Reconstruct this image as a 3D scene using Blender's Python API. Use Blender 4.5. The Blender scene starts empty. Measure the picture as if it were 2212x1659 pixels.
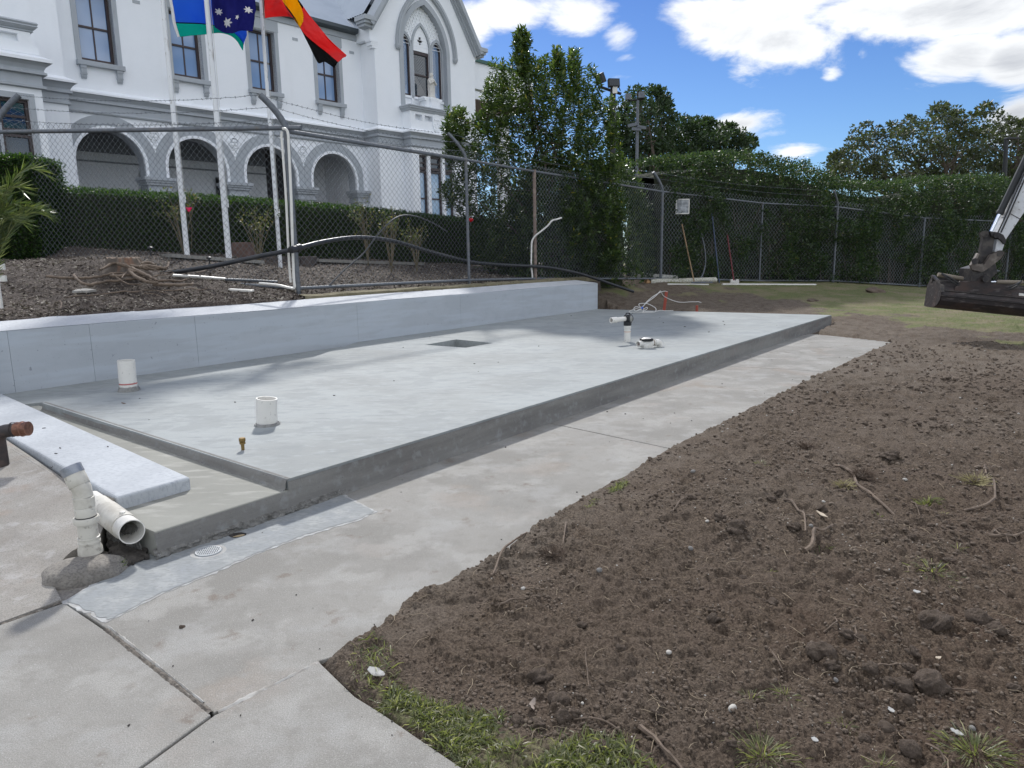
import bpy, math, random
import numpy as np
from mathutils import Vector, Matrix, Quaternion
from mathutils.geometry import tessellate_polygon
random.seed(7); RNG = np.random.default_rng(7)
R_ = math.radians
scene = bpy.context.scene
COL = scene.collection

# ---------------------------------------------------------------- camera
FPX, PITCH, ROLL, EYE = 1534.0, R_(10.3), 0.0172, 1.6      # focal length in a 2212-wide frame
cd = bpy.data.cameras.new('camera'); cam = bpy.data.objects.new('camera', cd); COL.objects.link(cam)
cd.sensor_width = 36.0; cd.lens = 36.0 * FPX / 2212.0; cd.clip_start = 0.05; cd.clip_end = 900
right = Vector((1, 0, 0)); fwd = Vector((0, math.cos(PITCH), -math.sin(PITCH))); up = right.cross(fwd)
rr = right * math.cos(ROLL) - up * math.sin(ROLL); uu = right * math.sin(ROLL) + up * math.cos(ROLL)
M = Matrix((rr, uu, -fwd)).transposed().to_4x4(); M.translation = (0, 0, EYE); cam.matrix_world = M
scene.camera = cam

# ---------------------------------------------------------------- sun, sky, exposure
SUN_AZ, SUN_EL = 99.0, 40.0     # azimuth counted from +X towards +Y
sdir = Vector((math.cos(R_(SUN_AZ)) * math.cos(R_(SUN_EL)), math.sin(R_(SUN_AZ)) * math.cos(R_(SUN_EL)), math.sin(R_(SUN_EL))))
ld = bpy.data.lights.new('sun', 'SUN'); ld.energy = 4.1; ld.angle = R_(3.5); ld.color = (1.0, 0.975, 0.94)
sun = bpy.data.objects.new('sun', ld); COL.objects.link(sun); sun.rotation_euler = (-sdir).to_track_quat('-Z', 'Y').to_euler(); sun.location = sdir * 60
scene.view_settings.view_transform = 'Standard'; scene.view_settings.look = 'None'
scene.view_settings.exposure = 0.0; scene.view_settings.gamma = 1.0; scene.view_settings.use_curve_mapping = False

def ray(x, y):
    u = x - 1106; v = 829.5 - y
    a = u * math.cos(ROLL) + v * math.sin(ROLL); b = -u * math.sin(ROLL) + v * math.cos(ROLL)
    return (a, FPX * math.cos(PITCH) + b * math.sin(PITCH), b * math.cos(PITCH) - FPX * math.sin(PITCH))
def onz(x, y, z=0.0):
    d = ray(x, y); t = (z - EYE) / d[2]; return Vector((d[0] * t, d[1] * t, z))
def atY(x, y, Y):
    d = ray(x, y); t = Y / d[1]; return Vector((d[0] * t, Y, EYE + d[2] * t))

W = bpy.data.worlds.new('World'); scene.world = W; W.use_nodes = True
wt = W.node_tree; wn = wt.nodes; wl = wt.links; wn.clear()
def N(t, kind, **kw):
    n = t.nodes.new(kind)
    for k, v in kw.items():
        if k.startswith('i_'):
            key = k[2:]; key = int(key) if key.isdigit() else key.replace('_', ' ')
            if hasattr(v, 'is_output'): t.links.new(v, n.inputs[key])
            else: n.inputs[key].default_value = v
        else: setattr(n, k, v)
    return n
def mth(t, op, a, b=0.0, c=None, clamp=False):
    n = t.nodes.new('ShaderNodeMath'); n.operation = op; n.use_clamp = clamp
    for i, v in enumerate((a, b, c)):
        if v is None: continue
        if hasattr(v, 'is_output'): t.links.new(v, n.inputs[i])
        else: n.inputs[i].default_value = v
    return n.outputs[0]
def maprange(t, v, a, b, c=0.0, d=1.0, smooth=True):
    n = t.nodes.new('ShaderNodeMapRange'); n.interpolation_type = 'SMOOTHSTEP' if smooth else 'LINEAR'
    t.links.new(v, n.inputs[0])
    for i, q in zip((1, 2, 3, 4), (a, b, c, d)): n.inputs[i].default_value = q
    return n.outputs[0]
def mixc(t, f, a, b, mode='MIX'):
    n = t.nodes.new('ShaderNodeMix'); n.data_type = 'RGBA'; n.blend_type = mode
    for i, v in ((0, f), (6, a), (7, b)):
        if hasattr(v, 'is_output'): t.links.new(v, n.inputs[i])
        else: n.inputs[i].default_value = v if i == 0 else (tuple(v) + (1,))[:4]
    return n.outputs[2]
sky = N(wt, 'ShaderNodeTexSky', sky_type='NISHITA', sun_disc=False, sun_elevation=R_(SUN_EL), sun_rotation=R_(90 - SUN_AZ),
        altitude=50, air_density=1.0, dust_density=0.3, ozone_density=2.2)
geo = N(wt, 'ShaderNodeTexCoord')
sep = N(wt, 'ShaderNodeSeparateXYZ', i_0=geo.outputs['Generated'])
X_, Y_, Z_ = sep.outputs
az = mth(wt, 'ARCTAN2', X_, Y_); el = mth(wt, 'ARCSINE', Z_)
# domain-warped cloud noise, stretched with elevation as a layer overhead would be
zc = mth(wt, 'ADD', mth(wt, 'MAXIMUM', Z_, 0.0), 0.22)
px = mth(wt, 'DIVIDE', X_, zc); py = mth(wt, 'DIVIDE', Y_, zc)
cv = N(wt, 'ShaderNodeCombineXYZ', i_0=px, i_1=py, i_2=3.1)
nz = N(wt, 'ShaderNodeTexNoise', i_Vector=cv.outputs[0], i_Scale=2.6, i_Detail=12.0, i_Roughness=0.62, i_Distortion=0.35)
nz2 = N(wt, 'ShaderNodeTexNoise', i_Vector=cv.outputs[0], i_Scale=1.1, i_Detail=5.0, i_Roughness=0.5)
CLOUDS = [  # view x, y, half-width, half-height, weight
    (1120, 25, 120, 45, 1.0), (1255, 35, 100, 50, 1.1), (1335, 80, 50, 45, .95), (1010, 60, 60, 60, 1.0), (1350, 125, 45, 14, .8),
    (1560, 55, 110, 70, 1.1), (1690, 105, 110, 62, 1.1), (1660, 20, 170, 50, 1.0), (1890, 12, 150, 44, 1.05), (2080, 10, 170, 65, 1.2),
    (2060, 120, 85, 50, 1.1), (2190, 135, 60, 55, 1.1), (1790, 165, 24, 24, .8), (1863, 118, 16, 18, .7), (1600, 268, 60, 24, 1.05), (1715, 333, 70, 20, 1.0),
    (1650, 290, 50, 14, .5), (2200, 260, 60, 50, .8), (1480, 300, 90, 60, .6), (1900, 395, 260, 28, .55), (1360, 260, 70, 120, .6), (1000, 260, 80, 80, .7)]
acc = None
for x, y, a, b, w in CLOUDS:
    d = Vector(ray(x, y)).normalized(); a0 = math.atan2(d.x, d.y); e0 = math.asin(d.z)
    dx = mth(wt, 'MULTIPLY', mth(wt, 'SUBTRACT', az, a0), FPX / a * .95); dy = mth(wt, 'MULTIPLY', mth(wt, 'SUBTRACT', el, e0), FPX / b)
    r2 = mth(wt, 'ADD', mth(wt, 'MULTIPLY', dx, dx), mth(wt, 'MULTIPLY', dy, dy))
    g = mth(wt, 'MULTIPLY', mth(wt, 'EXPONENT', mth(wt, 'MULTIPLY', r2, -0.9)), w)
    acc = g if acc is None else mth(wt, 'MAXIMUM', acc, g)
# unseen cloud behind and overhead, its cover added to fill the shaded facade
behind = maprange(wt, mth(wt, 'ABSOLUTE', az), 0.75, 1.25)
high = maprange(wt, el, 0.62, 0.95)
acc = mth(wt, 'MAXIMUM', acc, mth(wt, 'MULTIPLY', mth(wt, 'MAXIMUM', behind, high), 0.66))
dens = mth(wt, 'ADD', mth(wt, 'MULTIPLY', mth(wt, 'SUBTRACT', nz.outputs[0], 0.5), 2.6), acc)
mask = maprange(wt, dens, 0.38, 0.92)
thick = maprange(wt, mth(wt, 'ADD', dens, mth(wt, 'MULTIPLY', mth(wt, 'SUBTRACT', nz2.outputs[0], 0.5), 2.6)), 0.85, 1.85)
ccol = mixc(wt, thick, (7.4, 7.55, 7.7), (4.0, 4.2, 4.6))
ccol = mixc(wt, behind, ccol, mixc(wt, 1.0, ccol, (1.75, 1.75, 1.75), 'MULTIPLY'))  # unseen cloud behind is brightened further to lift the facade
skyt = mixc(wt, 1.0, sky.outputs[0], mixc(wt, maprange(wt, el, .02, .5), (.41, .56, .75), (.21, .345, .65)), 'MULTIPLY')
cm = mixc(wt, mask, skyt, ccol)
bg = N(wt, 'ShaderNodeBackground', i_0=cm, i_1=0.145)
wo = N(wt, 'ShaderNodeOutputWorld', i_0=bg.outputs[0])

# ---------------------------------------------------------------- materials
MATS = {}
def mat(name, col, rough=.8, layers=(), bump=None, metal=0.0, spec=.4, trans=0.0, sub=None, coat=0.0, alpha=None, coord='Object'):
    """layers: (scale, detail, lo, hi, colour, amount[, stretch]); bump: list of (scale, strength, distance)"""
    if name in MATS: return MATS[name]
    m = bpy.data.materials.new(name); m.use_nodes = True; t = m.node_tree; b = t.nodes['Principled BSDF']
    tc = t.nodes.new('ShaderNodeTexCoord').outputs[coord]
    c = None
    for L in layers:
        sc, det, lo, hi, c2, am = L[:6]
        v = tc
        if len(L) > 6: v = N(t, 'ShaderNodeMapping', i_Vector=tc, i_Scale=L[6]).outputs[0]
        n = N(t, 'ShaderNodeTexNoise', i_Vector=v, i_Scale=sc, i_Detail=det, i_Roughness=.6)
        f = mth(t, 'MULTIPLY', maprange(t, n.outputs[0], lo, hi), am)
        c = mixc(t, f, c if c is not None else col, c2)
    if c is not None: t.links.new(c, b.inputs['Base Color'])
    else: b.inputs['Base Color'].default_value = tuple(col) + (1,)
    b.inputs['Roughness'].default_value = rough; b.inputs['Metallic'].default_value = metal
    b.inputs['Specular IOR Level'].default_value = spec
    if coat: b.inputs['Coat Weight'].default_value = coat
    h = None
    for sc, st, dist in (bump or ()):
        n = N(t, 'ShaderNodeTexNoise', i_Vector=tc, i_Scale=sc, i_Detail=6.0, i_Roughness=.65)
        bn = N(t, 'ShaderNodeBump', i_Strength=st, i_Distance=dist, i_Height=n.outputs[0])
        if h is not None: t.links.new(h, bn.inputs['Normal'])
        h = bn.outputs[0]
    if h is not None: t.links.new(h, b.inputs['Normal'])
    MATS[name] = m; return m
def leafmat(name, cols, rough=.5, trans=.35, yellow=None):
    """foliage: colour varies leaf by leaf through the 'tint' attribute, light passes through"""
    m = bpy.data.materials.new(name); m.use_nodes = True; t = m.node_tree; b = t.nodes['Principled BSDF']
    at = N(t, 'ShaderNodeAttribute', attribute_name='tint').outputs['Fac']
    r = N(t, 'ShaderNodeValToRGB', i_0=at); e = r.color_ramp.elements
    e[0].color = tuple(cols[0]) + (1,); e[0].position = 0; e[1].color = tuple(cols[-1]) + (1,); e[1].position = 1
    for i, c in enumerate(cols[1:-1], 1):
        q = r.color_ramp.elements.new(i / (len(cols) - 1)); q.color = tuple(c) + (1,)
    t.links.new(r.outputs[0], b.inputs['Base Color']); b.inputs['Roughness'].default_value = rough; b.inputs['Specular IOR Level'].default_value = .45
    tr = N(t, 'ShaderNodeBsdfTranslucent', i_0=mixc(t, 1.0, r.outputs[0], (1.5, 1.7, .6), 'MULTIPLY'))
    mx = N(t, 'ShaderNodeMixShader', i_0=trans, i_1=b.outputs[0], i_2=tr.outputs[0])
    t.links.new(mx.outputs[0], t.nodes['Material Output'].inputs[0]); MATS[name] = m; return m

# ---------------------------------------------------------------- mesh helpers
def link(name, me, mt=None, parent=None, smooth=False):
    o = bpy.data.objects.new(name, me); COL.objects.link(o)
    if mt is not None and not me.materials: me.materials.append(mt)
    if parent is not None: o.parent = parent
    if smooth: me.shade_smooth()
    return o
class MB:
    def __init__(s): s.v = []; s.f = []
    def add(s, vs, fs):
        k = len(s.v); s.v += [tuple(v) for v in vs]; s.f += [tuple(i + k for i in f) for f in fs]; return s
    def box(s, a, b, m=None):
        (x0, y0, z0), (x1, y1, z1) = a, b
        vs = [(x0, y0, z0), (x1, y0, z0), (x1, y1, z0), (x0, y1, z0), (x0, y0, z1), (x1, y0, z1), (x1, y1, z1), (x0, y1, z1)]
        if m is not None: vs = [m @ Vector(v) for v in vs]
        return s.add(vs, [(0, 3, 2, 1), (4, 5, 6, 7), (0, 1, 5, 4), (1, 2, 6, 5), (2, 3, 7, 6), (3, 0, 4, 7)])
    def prism(s, pts, d):
        """pts: 3-D polygon, extruded by vector d"""
        n = len(pts); d = Vector(d); pts = [Vector(p) for p in pts]
        tri = tessellate_polygon([pts]); a = [tuple(t) for t in tri]
        s.add(pts + [p + d for p in pts], a + [tuple(i + n for i in reversed(t)) for t in a] + [(i, (i + 1) % n, (i + 1) % n + n, i + n) for i in range(n)])
        return s
    def tube(s, pts, r, n=10, caps=True, closed=False):
        pts = [Vector(p) for p in pts]; k = len(pts); rs = r if isinstance(r, (list, tuple)) else [r] * k
        vs = []; T0 = None; nrm = None
        for i, p in enumerate(pts):
            T = (pts[min(i + 1, k - 1)] - pts[max(i - 1, 0)]).normalized()
            if nrm is None:
                nrm = T.cross(Vector((0, 0, 1)) if abs(T.z) < .9 else Vector((1, 0, 0))).normalized()
            else:
                nrm = (nrm - T * nrm.dot(T)).normalized()
            B = T.cross(nrm)
            vs += [p + (nrm * math.cos(2 * math.pi * j / n) + B * math.sin(2 * math.pi * j / n)) * rs[i] for j in range(n)]
        fs = [(i * n + j, i * n + (j + 1) % n, (i + 1) * n + (j + 1) % n, (i + 1) * n + j) for i in range(k - 1) for j in range(n)]
        if caps: fs += [tuple(range(n - 1, -1, -1)), tuple((k - 1) * n + j for j in range(n))]
        return s.add(vs, fs)
    def lathe(s, prof, o=(0, 0, 0), axis=(0, 0, 1), n=24, caps=True):
        """prof: [(radius, height along axis)]"""
        q = Vector((0, 0, 1)).rotation_difference(Vector(axis)); o = Vector(o); k = len(prof)
        vs = [o + q @ Vector((r * math.cos(2 * math.pi * j / n), r * math.sin(2 * math.pi * j / n), h)) for r, h in prof for j in range(n)]
        fs = [(i * n + j, i * n + (j + 1) % n, (i + 1) * n + (j + 1) % n, (i + 1) * n + j) for i in range(k - 1) for j in range(n)]
        if caps: fs += [tuple(range(n - 1, -1, -1)), tuple((k - 1) * n + j for j in range(n))]
        return s.add(vs, fs)
    def sheet(s, outer, holes, y0, y1):
        """wall in the local XZ plane with holes: front at y0, back at y1, with reveals. outer/holes: [(x,z)]"""
        loops = [[Vector((x, z, 0)) for x, z in l] for l in [outer] + list(holes)]
        tri = tessellate_polygon(loops); flat = [p for l in loops for p in l]; n = len(flat)
        s2 = [(p.x, y0, p.y) for p in flat] + [(p.x, y1, p.y) for p in flat]; fs = [tuple(t) for t in tri] + [tuple(i + n for i in reversed(t)) for t in tri]
        k = 0
        for l in loops:
            m = len(l); fs += [(k + i, k + (i + 1) % m, k + (i + 1) % m + n, k + i + n) for i in range(m)]; k += m
        return s.add(s2, fs)
    def build(s, name, mt, parent=None, smooth=False, bevel=0.0, seg=2):
        me = bpy.data.meshes.new(name); me.from_pydata(s.v, [], s.f); me.validate(); me.update()
        import bmesh
        bm = bmesh.new(); bm.from_mesh(me); bmesh.ops.recalc_face_normals(bm, faces=bm.faces[:]); bm.to_mesh(me); bm.free()
        o = link(name, me, mt, parent, False)
        if smooth:
            me.shade_smooth()
            try: me.set_sharp_from_angle(angle=R_(40))
            except Exception: pass
        if bevel:
            md = o.modifiers.new('bevel', 'BEVEL'); md.width = bevel; md.segments = seg; md.limit_method = 'ANGLE'
        return o
def tag(o, label=None, cat=None, group=None, kind=None):
    if label: o['label'] = label
    if cat: o['category'] = cat
    if group: o['group'] = group
    if kind: o['kind'] = kind
    return o
def empty(name, loc=(0, 0, 0), rz=0.0):
    o = bpy.data.objects.new(name, None); COL.objects.link(o); o.location = loc; o.rotation_euler = (0, 0, rz); o.empty_display_size = .1; return o
def fastmesh(name, V, F, tint=None, smooth=False):
    """V (n,3) float, F (m,k) int, all faces with k corners"""
    me = bpy.data.meshes.new(name); V = np.asarray(V, np.float32); F = np.asarray(F, np.int32); m, k = F.shape
    me.vertices.add(len(V)); me.vertices.foreach_set('co', V.ravel())
    me.loops.add(m * k); me.loops.foreach_set('vertex_index', F.ravel())
    me.polygons.add(m); me.polygons.foreach_set('loop_start', np.arange(m, dtype=np.int32) * k)
    try: me.polygons.foreach_set('loop_total', np.full(m, k, np.int32))
    except Exception: pass
    if smooth: me.polygons.foreach_set('use_smooth', np.ones(m, bool))
    me.update(calc_edges=True)
    if tint is not None:
        a = me.attributes.new('tint', 'FLOAT', 'POINT'); a.data.foreach_set('value', np.asarray(tint, np.float32))
    return me
def unit(v): return v / np.maximum(np.linalg.norm(v, axis=-1, keepdims=True), 1e-9)
def leaves(P, D, L, Wd, tint, fold=.25, up=None):
    """one folded diamond leaf per row: base P, direction D, length L, width Wd"""
    n = len(P); D = unit(D); rnd = RNG.normal(size=(n, 3)) if up is None else up + RNG.normal(size=(n, 3)) * .35
    S = unit(np.cross(D, rnd)); U = np.cross(S, D); L = L[:, None]; Wd = Wd[:, None]
    a = P; b = P + D * L * .45 + S * Wd + U * Wd * fold; c = P + D * L - U * L * .12; d = P + D * L * .45 - S * Wd + U * Wd * fold
    V = np.stack([a, b, c, d], 1).reshape(-1, 3); k = np.arange(n)[:, None] * 4
    F = np.concatenate([k + [0, 1, 2], k + [0, 2, 3]], 0)
    return V, F, np.repeat(tint, 4)
# value-noise fBm on numpy arrays
_T = RNG.random((256, 256)).astype(np.float32)
def vnoise(x, y):
    xi = np.floor(x).astype(int); yi = np.floor(y).astype(int); fx = x - xi; fy = y - yi
    fx = fx * fx * (3 - 2 * fx); fy = fy * fy * (3 - 2 * fy); g = lambda i, j: _T[i & 255, j & 255]
    return (g(xi, yi) * (1 - fx) + g(xi + 1, yi) * fx) * (1 - fy) + (g(xi, yi + 1) * (1 - fx) + g(xi + 1, yi + 1) * fx) * fy
def fbm(x, y, sc, oct=4, gain=.5):
    s = 0; a = 1; tot = 0
    for k in range(oct):
        s = s + a * vnoise(x * sc + 17.3 * k, y * sc + 5.1 * k); tot += a; a *= gain; sc *= 2.03
    return s / tot
class RBF:
    def __init__(s, pts):
        P = np.array(pts, float); s.c = P[:, :2]; d = np.linalg.norm(s.c[:, None] - s.c[None], axis=2); n = len(P)
        A = np.zeros((n + 3, n + 3)); A[:n, :n] = d; A[:n, n] = 1; A[:n, n + 1:] = s.c; A[n, :n] = 1; A[n + 1:, :n] = s.c.T
        s.w = np.linalg.solve(A, np.r_[P[:, 2], 0, 0, 0])
    def __call__(s, x, y):
        x = np.asarray(x, float); y = np.asarray(y, float); sh = x.shape; q = np.stack([x.ravel(), y.ravel()], 1)
        out = np.concatenate([np.linalg.norm(c[:, None] - s.c[None], axis=2) @ s.w[:-3] + s.w[-3] + c @ s.w[-2:] for c in np.array_split(q, max(1, len(q) // 20000))])
        return out.reshape(sh)
def polydist(x, y, poly):
    """signed distance to a polygon, positive inside"""
    P = np.asarray(poly, float); best = np.full(x.shape, 1e9); ins = np.zeros(x.shape, bool); n = len(P)
    for i in range(n):
        a = P[i]; b = P[(i + 1) % n]; e = b - a; wx = x - a[0]; wy = y - a[1]
        t = np.clip((wx * e[0] + wy * e[1]) / (e @ e), 0, 1); best = np.minimum(best, (wx - e[0] * t) ** 2 + (wy - e[1] * t) ** 2)
        c = ((a[1] > y) != (b[1] > y)) & (x < (b[0] - a[0]) * (y - a[1]) / (b[1] - a[1] + 1e-12) + a[0]); ins ^= c
    return np.where(ins, 1, -1) * np.sqrt(best)

# ---------------------------------------------------------------- common materials
WHITE = mat('white_render', (.86, .885, .915), .85, [(1.2, 6, .35, .75, (.80, .83, .86), .5), (14, 4, .5, .8, (.76, .79, .82), .3), (.7, 6, .5, .72, (.74, .76, .77), .4, (1, 1, .2))], [(30, .08, .02)])
GREYP = mat('grey_trim_paint', (.40, .43, .46), .75, [(2.5, 5, .4, .8, (.36, .385, .41), .6), (1.5, 6, .5, .7, (.32, .335, .35), .5, (1, 1, .3))], [(25, .08, .02)])
BROWN = mat('brown_joinery', (.050, .036, .036), .45, [(6, 4, .4, .8, (.07, .05, .045), .5)])
GALV = mat('galvanised_steel', (.15, .165, .185), .6, [(18, 5, .4, .7, (.10, .11, .125), .8), (4, 4, .5, .75, (.20, .17, .13), .4)], [(60, .15, .01)], metal=.35)
PVC = mat('white_pvc', (.68, .665, .62), .38, [(9, 6, .5, .72, (.55, .53, .47), .55), (40, 4, .6, .7, (.30, .29, .26), .5)], [(50, .05, .01)])
BLACKP = mat('black_plastic', (.018, .019, .021), .42, [(12, 5, .5, .75, (.06, .06, .06), .5)])
CONC_N = mat('new_concrete', (.272, .288, .280), .8,
             [(.9, 8, .38, .62, (.225, .238, .234), .6, (1, 1.4, 1)), (.45, 5, .42, .6, (.32, .345, .345), .7), (7, 8, .48, .66, (.195, .213, .216), .5, (.6, 1.6, 1)), (11, 8, .5, .66, (.33, .352, .356), .5, (.6, 1.4, 1)), (2.2, 9, .52, .6, (.22, .238, .238), .5), (160, 3, .5, .7, (.20, .215, .215), .4), (60, 3, .6, .8, (.30, .31, .31), .35)],
             [(45, .12, .01), (6, .1, .02)])
CONC_W = mat('smooth_cast_concrete', (.40, .43, .46), .82,
             [(.9, 7, .38, .62, (.345, .37, .395), .6), (5, 7, .5, .75, (.31, .34, .375), .4, (.7, .7, 1.6)), (38, 2, .69, .74, (.16, .17, .19), .7), (14, 2, .71, .76, (.19, .20, .22), .7), (2.2, 3, .45, .6, (.45, .50, .55), .4, (.3, .3, 3))],
             [(50, .12, .01), (5, .08, .02)])
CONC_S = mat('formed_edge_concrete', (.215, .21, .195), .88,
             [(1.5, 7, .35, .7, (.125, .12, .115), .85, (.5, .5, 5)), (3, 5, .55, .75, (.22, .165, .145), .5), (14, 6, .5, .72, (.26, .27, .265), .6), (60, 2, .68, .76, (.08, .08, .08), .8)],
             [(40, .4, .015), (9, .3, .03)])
CONC_O = mat('old_concrete', (.285, .275, .25), .9,
             [(.7, 8, .40, .60, (.20, .192, .172), .85), (2.6, 8, .50, .62, (.37, .362, .335), .6), (1.5, 7, .54, .68, (.22, .165, .115), .8), (4.5, 8, .60, .70, (.15, .11, .08), .75), (3.0, 8, .48, .66, (.37, .37, .355), .5), (230, 3, .42, .62, (.15, .145, .13), .6), (170, 4, .54, .66, (.40, .39, .37), .5), (14, 8, .52, .66, (.20, .19, .17), .4), (120, 2, .66, .72, (.55, .54, .52), .5), (22, 3, .72, .78, (.10, .09, .08), .5)],
             [(150, .5, .004), (28, .25, .01)])
CONC_P = mat('fresh_cement_patch', (.25, .262, .258), .85,
             [(1.5, 7, .35, .68, (.25, .27, .285), .8), (7, 9, .46, .62, (.34, .35, .342), .65), (26, 8, .46, .62, (.20, .21, .208), .6, (1, 2.5, 1)), (70, 3, .55, .75, (.22, .23, .24), .4)], [(60, .3, .006), (14, .25, .01)])
CONC_K = mat('pale_kerb_cement', (.44, .465, .485), .85,
             [(2.2, 7, .4, .7, (.37, .39, .41), .8), (26, 7, .48, .64, (.31, .33, .36), .7, (1, 2.5, 1))], [(55, .35, .006), (12, .25, .01)])
# ---------------------------------------------------------------- frames of reference
C0 = onz(620, 1035, .22); SAZ = R_(52.55); SU = Vector((math.cos(SAZ), math.sin(SAZ), 0)); SN = Vector((-math.sin(SAZ), math.cos(SAZ), 0))
def S2W(s, t, z=0.0): return Vector((C0.x, C0.y, 0)) + SU * s + SN * t + Vector((0, 0, z))
def W2S(p): d = Vector(p) - Vector((C0.x, C0.y, 0)); return d.dot(SU), d.dot(SN)
def sp(x, y, z): return W2S(onz(x, y, z))
BAZ = R_(47.8); _d = ray(340, 385); BO = Vector((_d[0] * 24 / _d[1], 24, 0)); BU = Vector((math.cos(BAZ), math.sin(BAZ), 0)); BQ = Vector((math.sin(BAZ), -math.cos(BAZ), 0))
def B2W(s, q, z=0.0): return BO + BU * s + BQ * q + Vector((0, 0, z))
def PX(p, k): return Vector((p[0] * k, p[1] * k, EYE + (p[2] - EYE) * k))
K = 2.6 / 2.4
FP = [PX(p, K) for p in ((-8.83, 12.82, 1.43), (-3.31, 11.14, 1.08), (-.83, 14.48, 1.05), (.57, 16.2, 1.0), (4.17, 19.87, .82), (7.73, 22.24, .62), (10.52, 22.99 + .35, .53), (14.48, 25.33, .22), (19.3, 27.9, .12), (24.5, 30.6, .05))]
# ---------------------------------------------------------------- terrain heights
low = RBF([(-4, -1, 0), (0, -1, 0), (4, -1, 0), (9, -1, 0), (-4, 2, 0), (0, 2.5, 0), (3, 3, 0), (6, 2, 0), (12, 4, 0), (2.5, 6, 0), (6, 8, .02), (10, 9, 0), (7, 12.8, 0), (11, 13, 0), (15, 12, 0), (20, 16, 0),
           (7.6, 15.9, .06), (5.2, 17.4, .13), (3.0, 18.9, .2), (1.9, 19.4, .75), (10, 16.5, .03), (14, 18, .02), (20, 20, .02), (3.6, 20.4, .55), tuple(FP[4]), tuple(FP[6]), tuple(FP[7]), tuple(FP[8]),
           (6, 20, .32), (8.5, 19, .15), (12, 21, .1), (9, 23, .45), (20, 34, .1), (0, 30, 1.2), (10, 34, .7), (30, 40, 0), (8, 60, 1), (40, 20, 0), (-4, 40, 1.6), (30, 60, .5), (60, 60, 0)])
gp = [tuple(p) for p in FP[:5]] + [(S2W(s, 6.15).x, S2W(s, 6.15).y, .97 - .006 * max(s, 0)) for s in (-8, -3, 1, 5, 9, 13.8)]
gp += [(B2W(s, 8.4).x, B2W(s, 8.4).y, z) for s, z in ((-9, 1.95), (-5.4, 1.93), (-1.3, 1.73), (2.1, 1.57), (5.6, 1.38), (12, 1.2), (22, 1.0))]
gp += [(B2W(s, 10).x, B2W(s, 10).y, z) for s, z in ((-7, 1.68), (-3.68, 1.64), (-2.8, 1.58), (-1.64, 1.42), (3, 1.25))] + [(B2W(s, 0).x, B2W(s, 0).y, z) for s, z in ((-12, 2.2), (0, 1.8), (12, 1.3), (25, 1.1))] + [(-14, 10, 1.0), (-14, 16, 1.6)]
gar = RBF(gp)
def G(x, y): return float(low(np.array([x]), np.array([y]))[0])
def GM(x, y): return float(gar(np.array([x]), np.array([y]))[0])
def hit(px, py, fn, y0=1.5, y1=60):
    """where the line of sight meets the terrain: used once, to find where each thing stands"""
    d = ray(px, py); ts = np.linspace(y0, y1, 1200) / d[1]; z = fn(d[0] * ts, d[1] * ts); k = np.nonzero(EYE + d[2] * ts < z)[0]
    t = ts[k[0]] if len(k) else ts[-1]; return Vector((d[0] * t, d[1] * t, EYE + d[2] * t))

# ---------------------------------------------------------------- soil and lawn sheet
SOILB = [tuple(onz(x, y).xy) for x, y in ((1925, 740), (1700, 850), (1455, 970), (1345, 1040), (1250, 1088), (1180, 1135), (1110, 1178), (1055, 1218), (1000, 1243), (930, 1268), (868, 1298), (842, 1330), (800, 1362), (745, 1395), (692, 1425),
         (730, 1475), (775, 1512), (840, 1548), (905, 1592), (1000, 1659), (1110, 1760))]
SOIL = SOILB + [(.3, -2), (60, -2), (60, 14)] + [(11, 16), (7.6, 13.6)]
GROOVES = [(*onz(a, b).xy, *onz(c, d).xy, w, dp) for a, b, c, d, w, dp in ((1281, 1289, 1475, 1388, .022, .016), (1240, 1262, 1300, 1330, .02, .012), (1900, 915, 2230, 985, .05, .035), (1870, 880, 2230, 925, .045, .03), (1980, 1000, 2240, 1060, .05, .03), (1850, 830, 2230, 850, .06, .03), (1560, 1215, 1700, 1195, .03, .015), (1985, 1240, 2230, 1330, .04, .022), (1700, 950, 1860, 985, .04, .02), (1440, 1250, 1380, 1330, .03, .014))]
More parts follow.
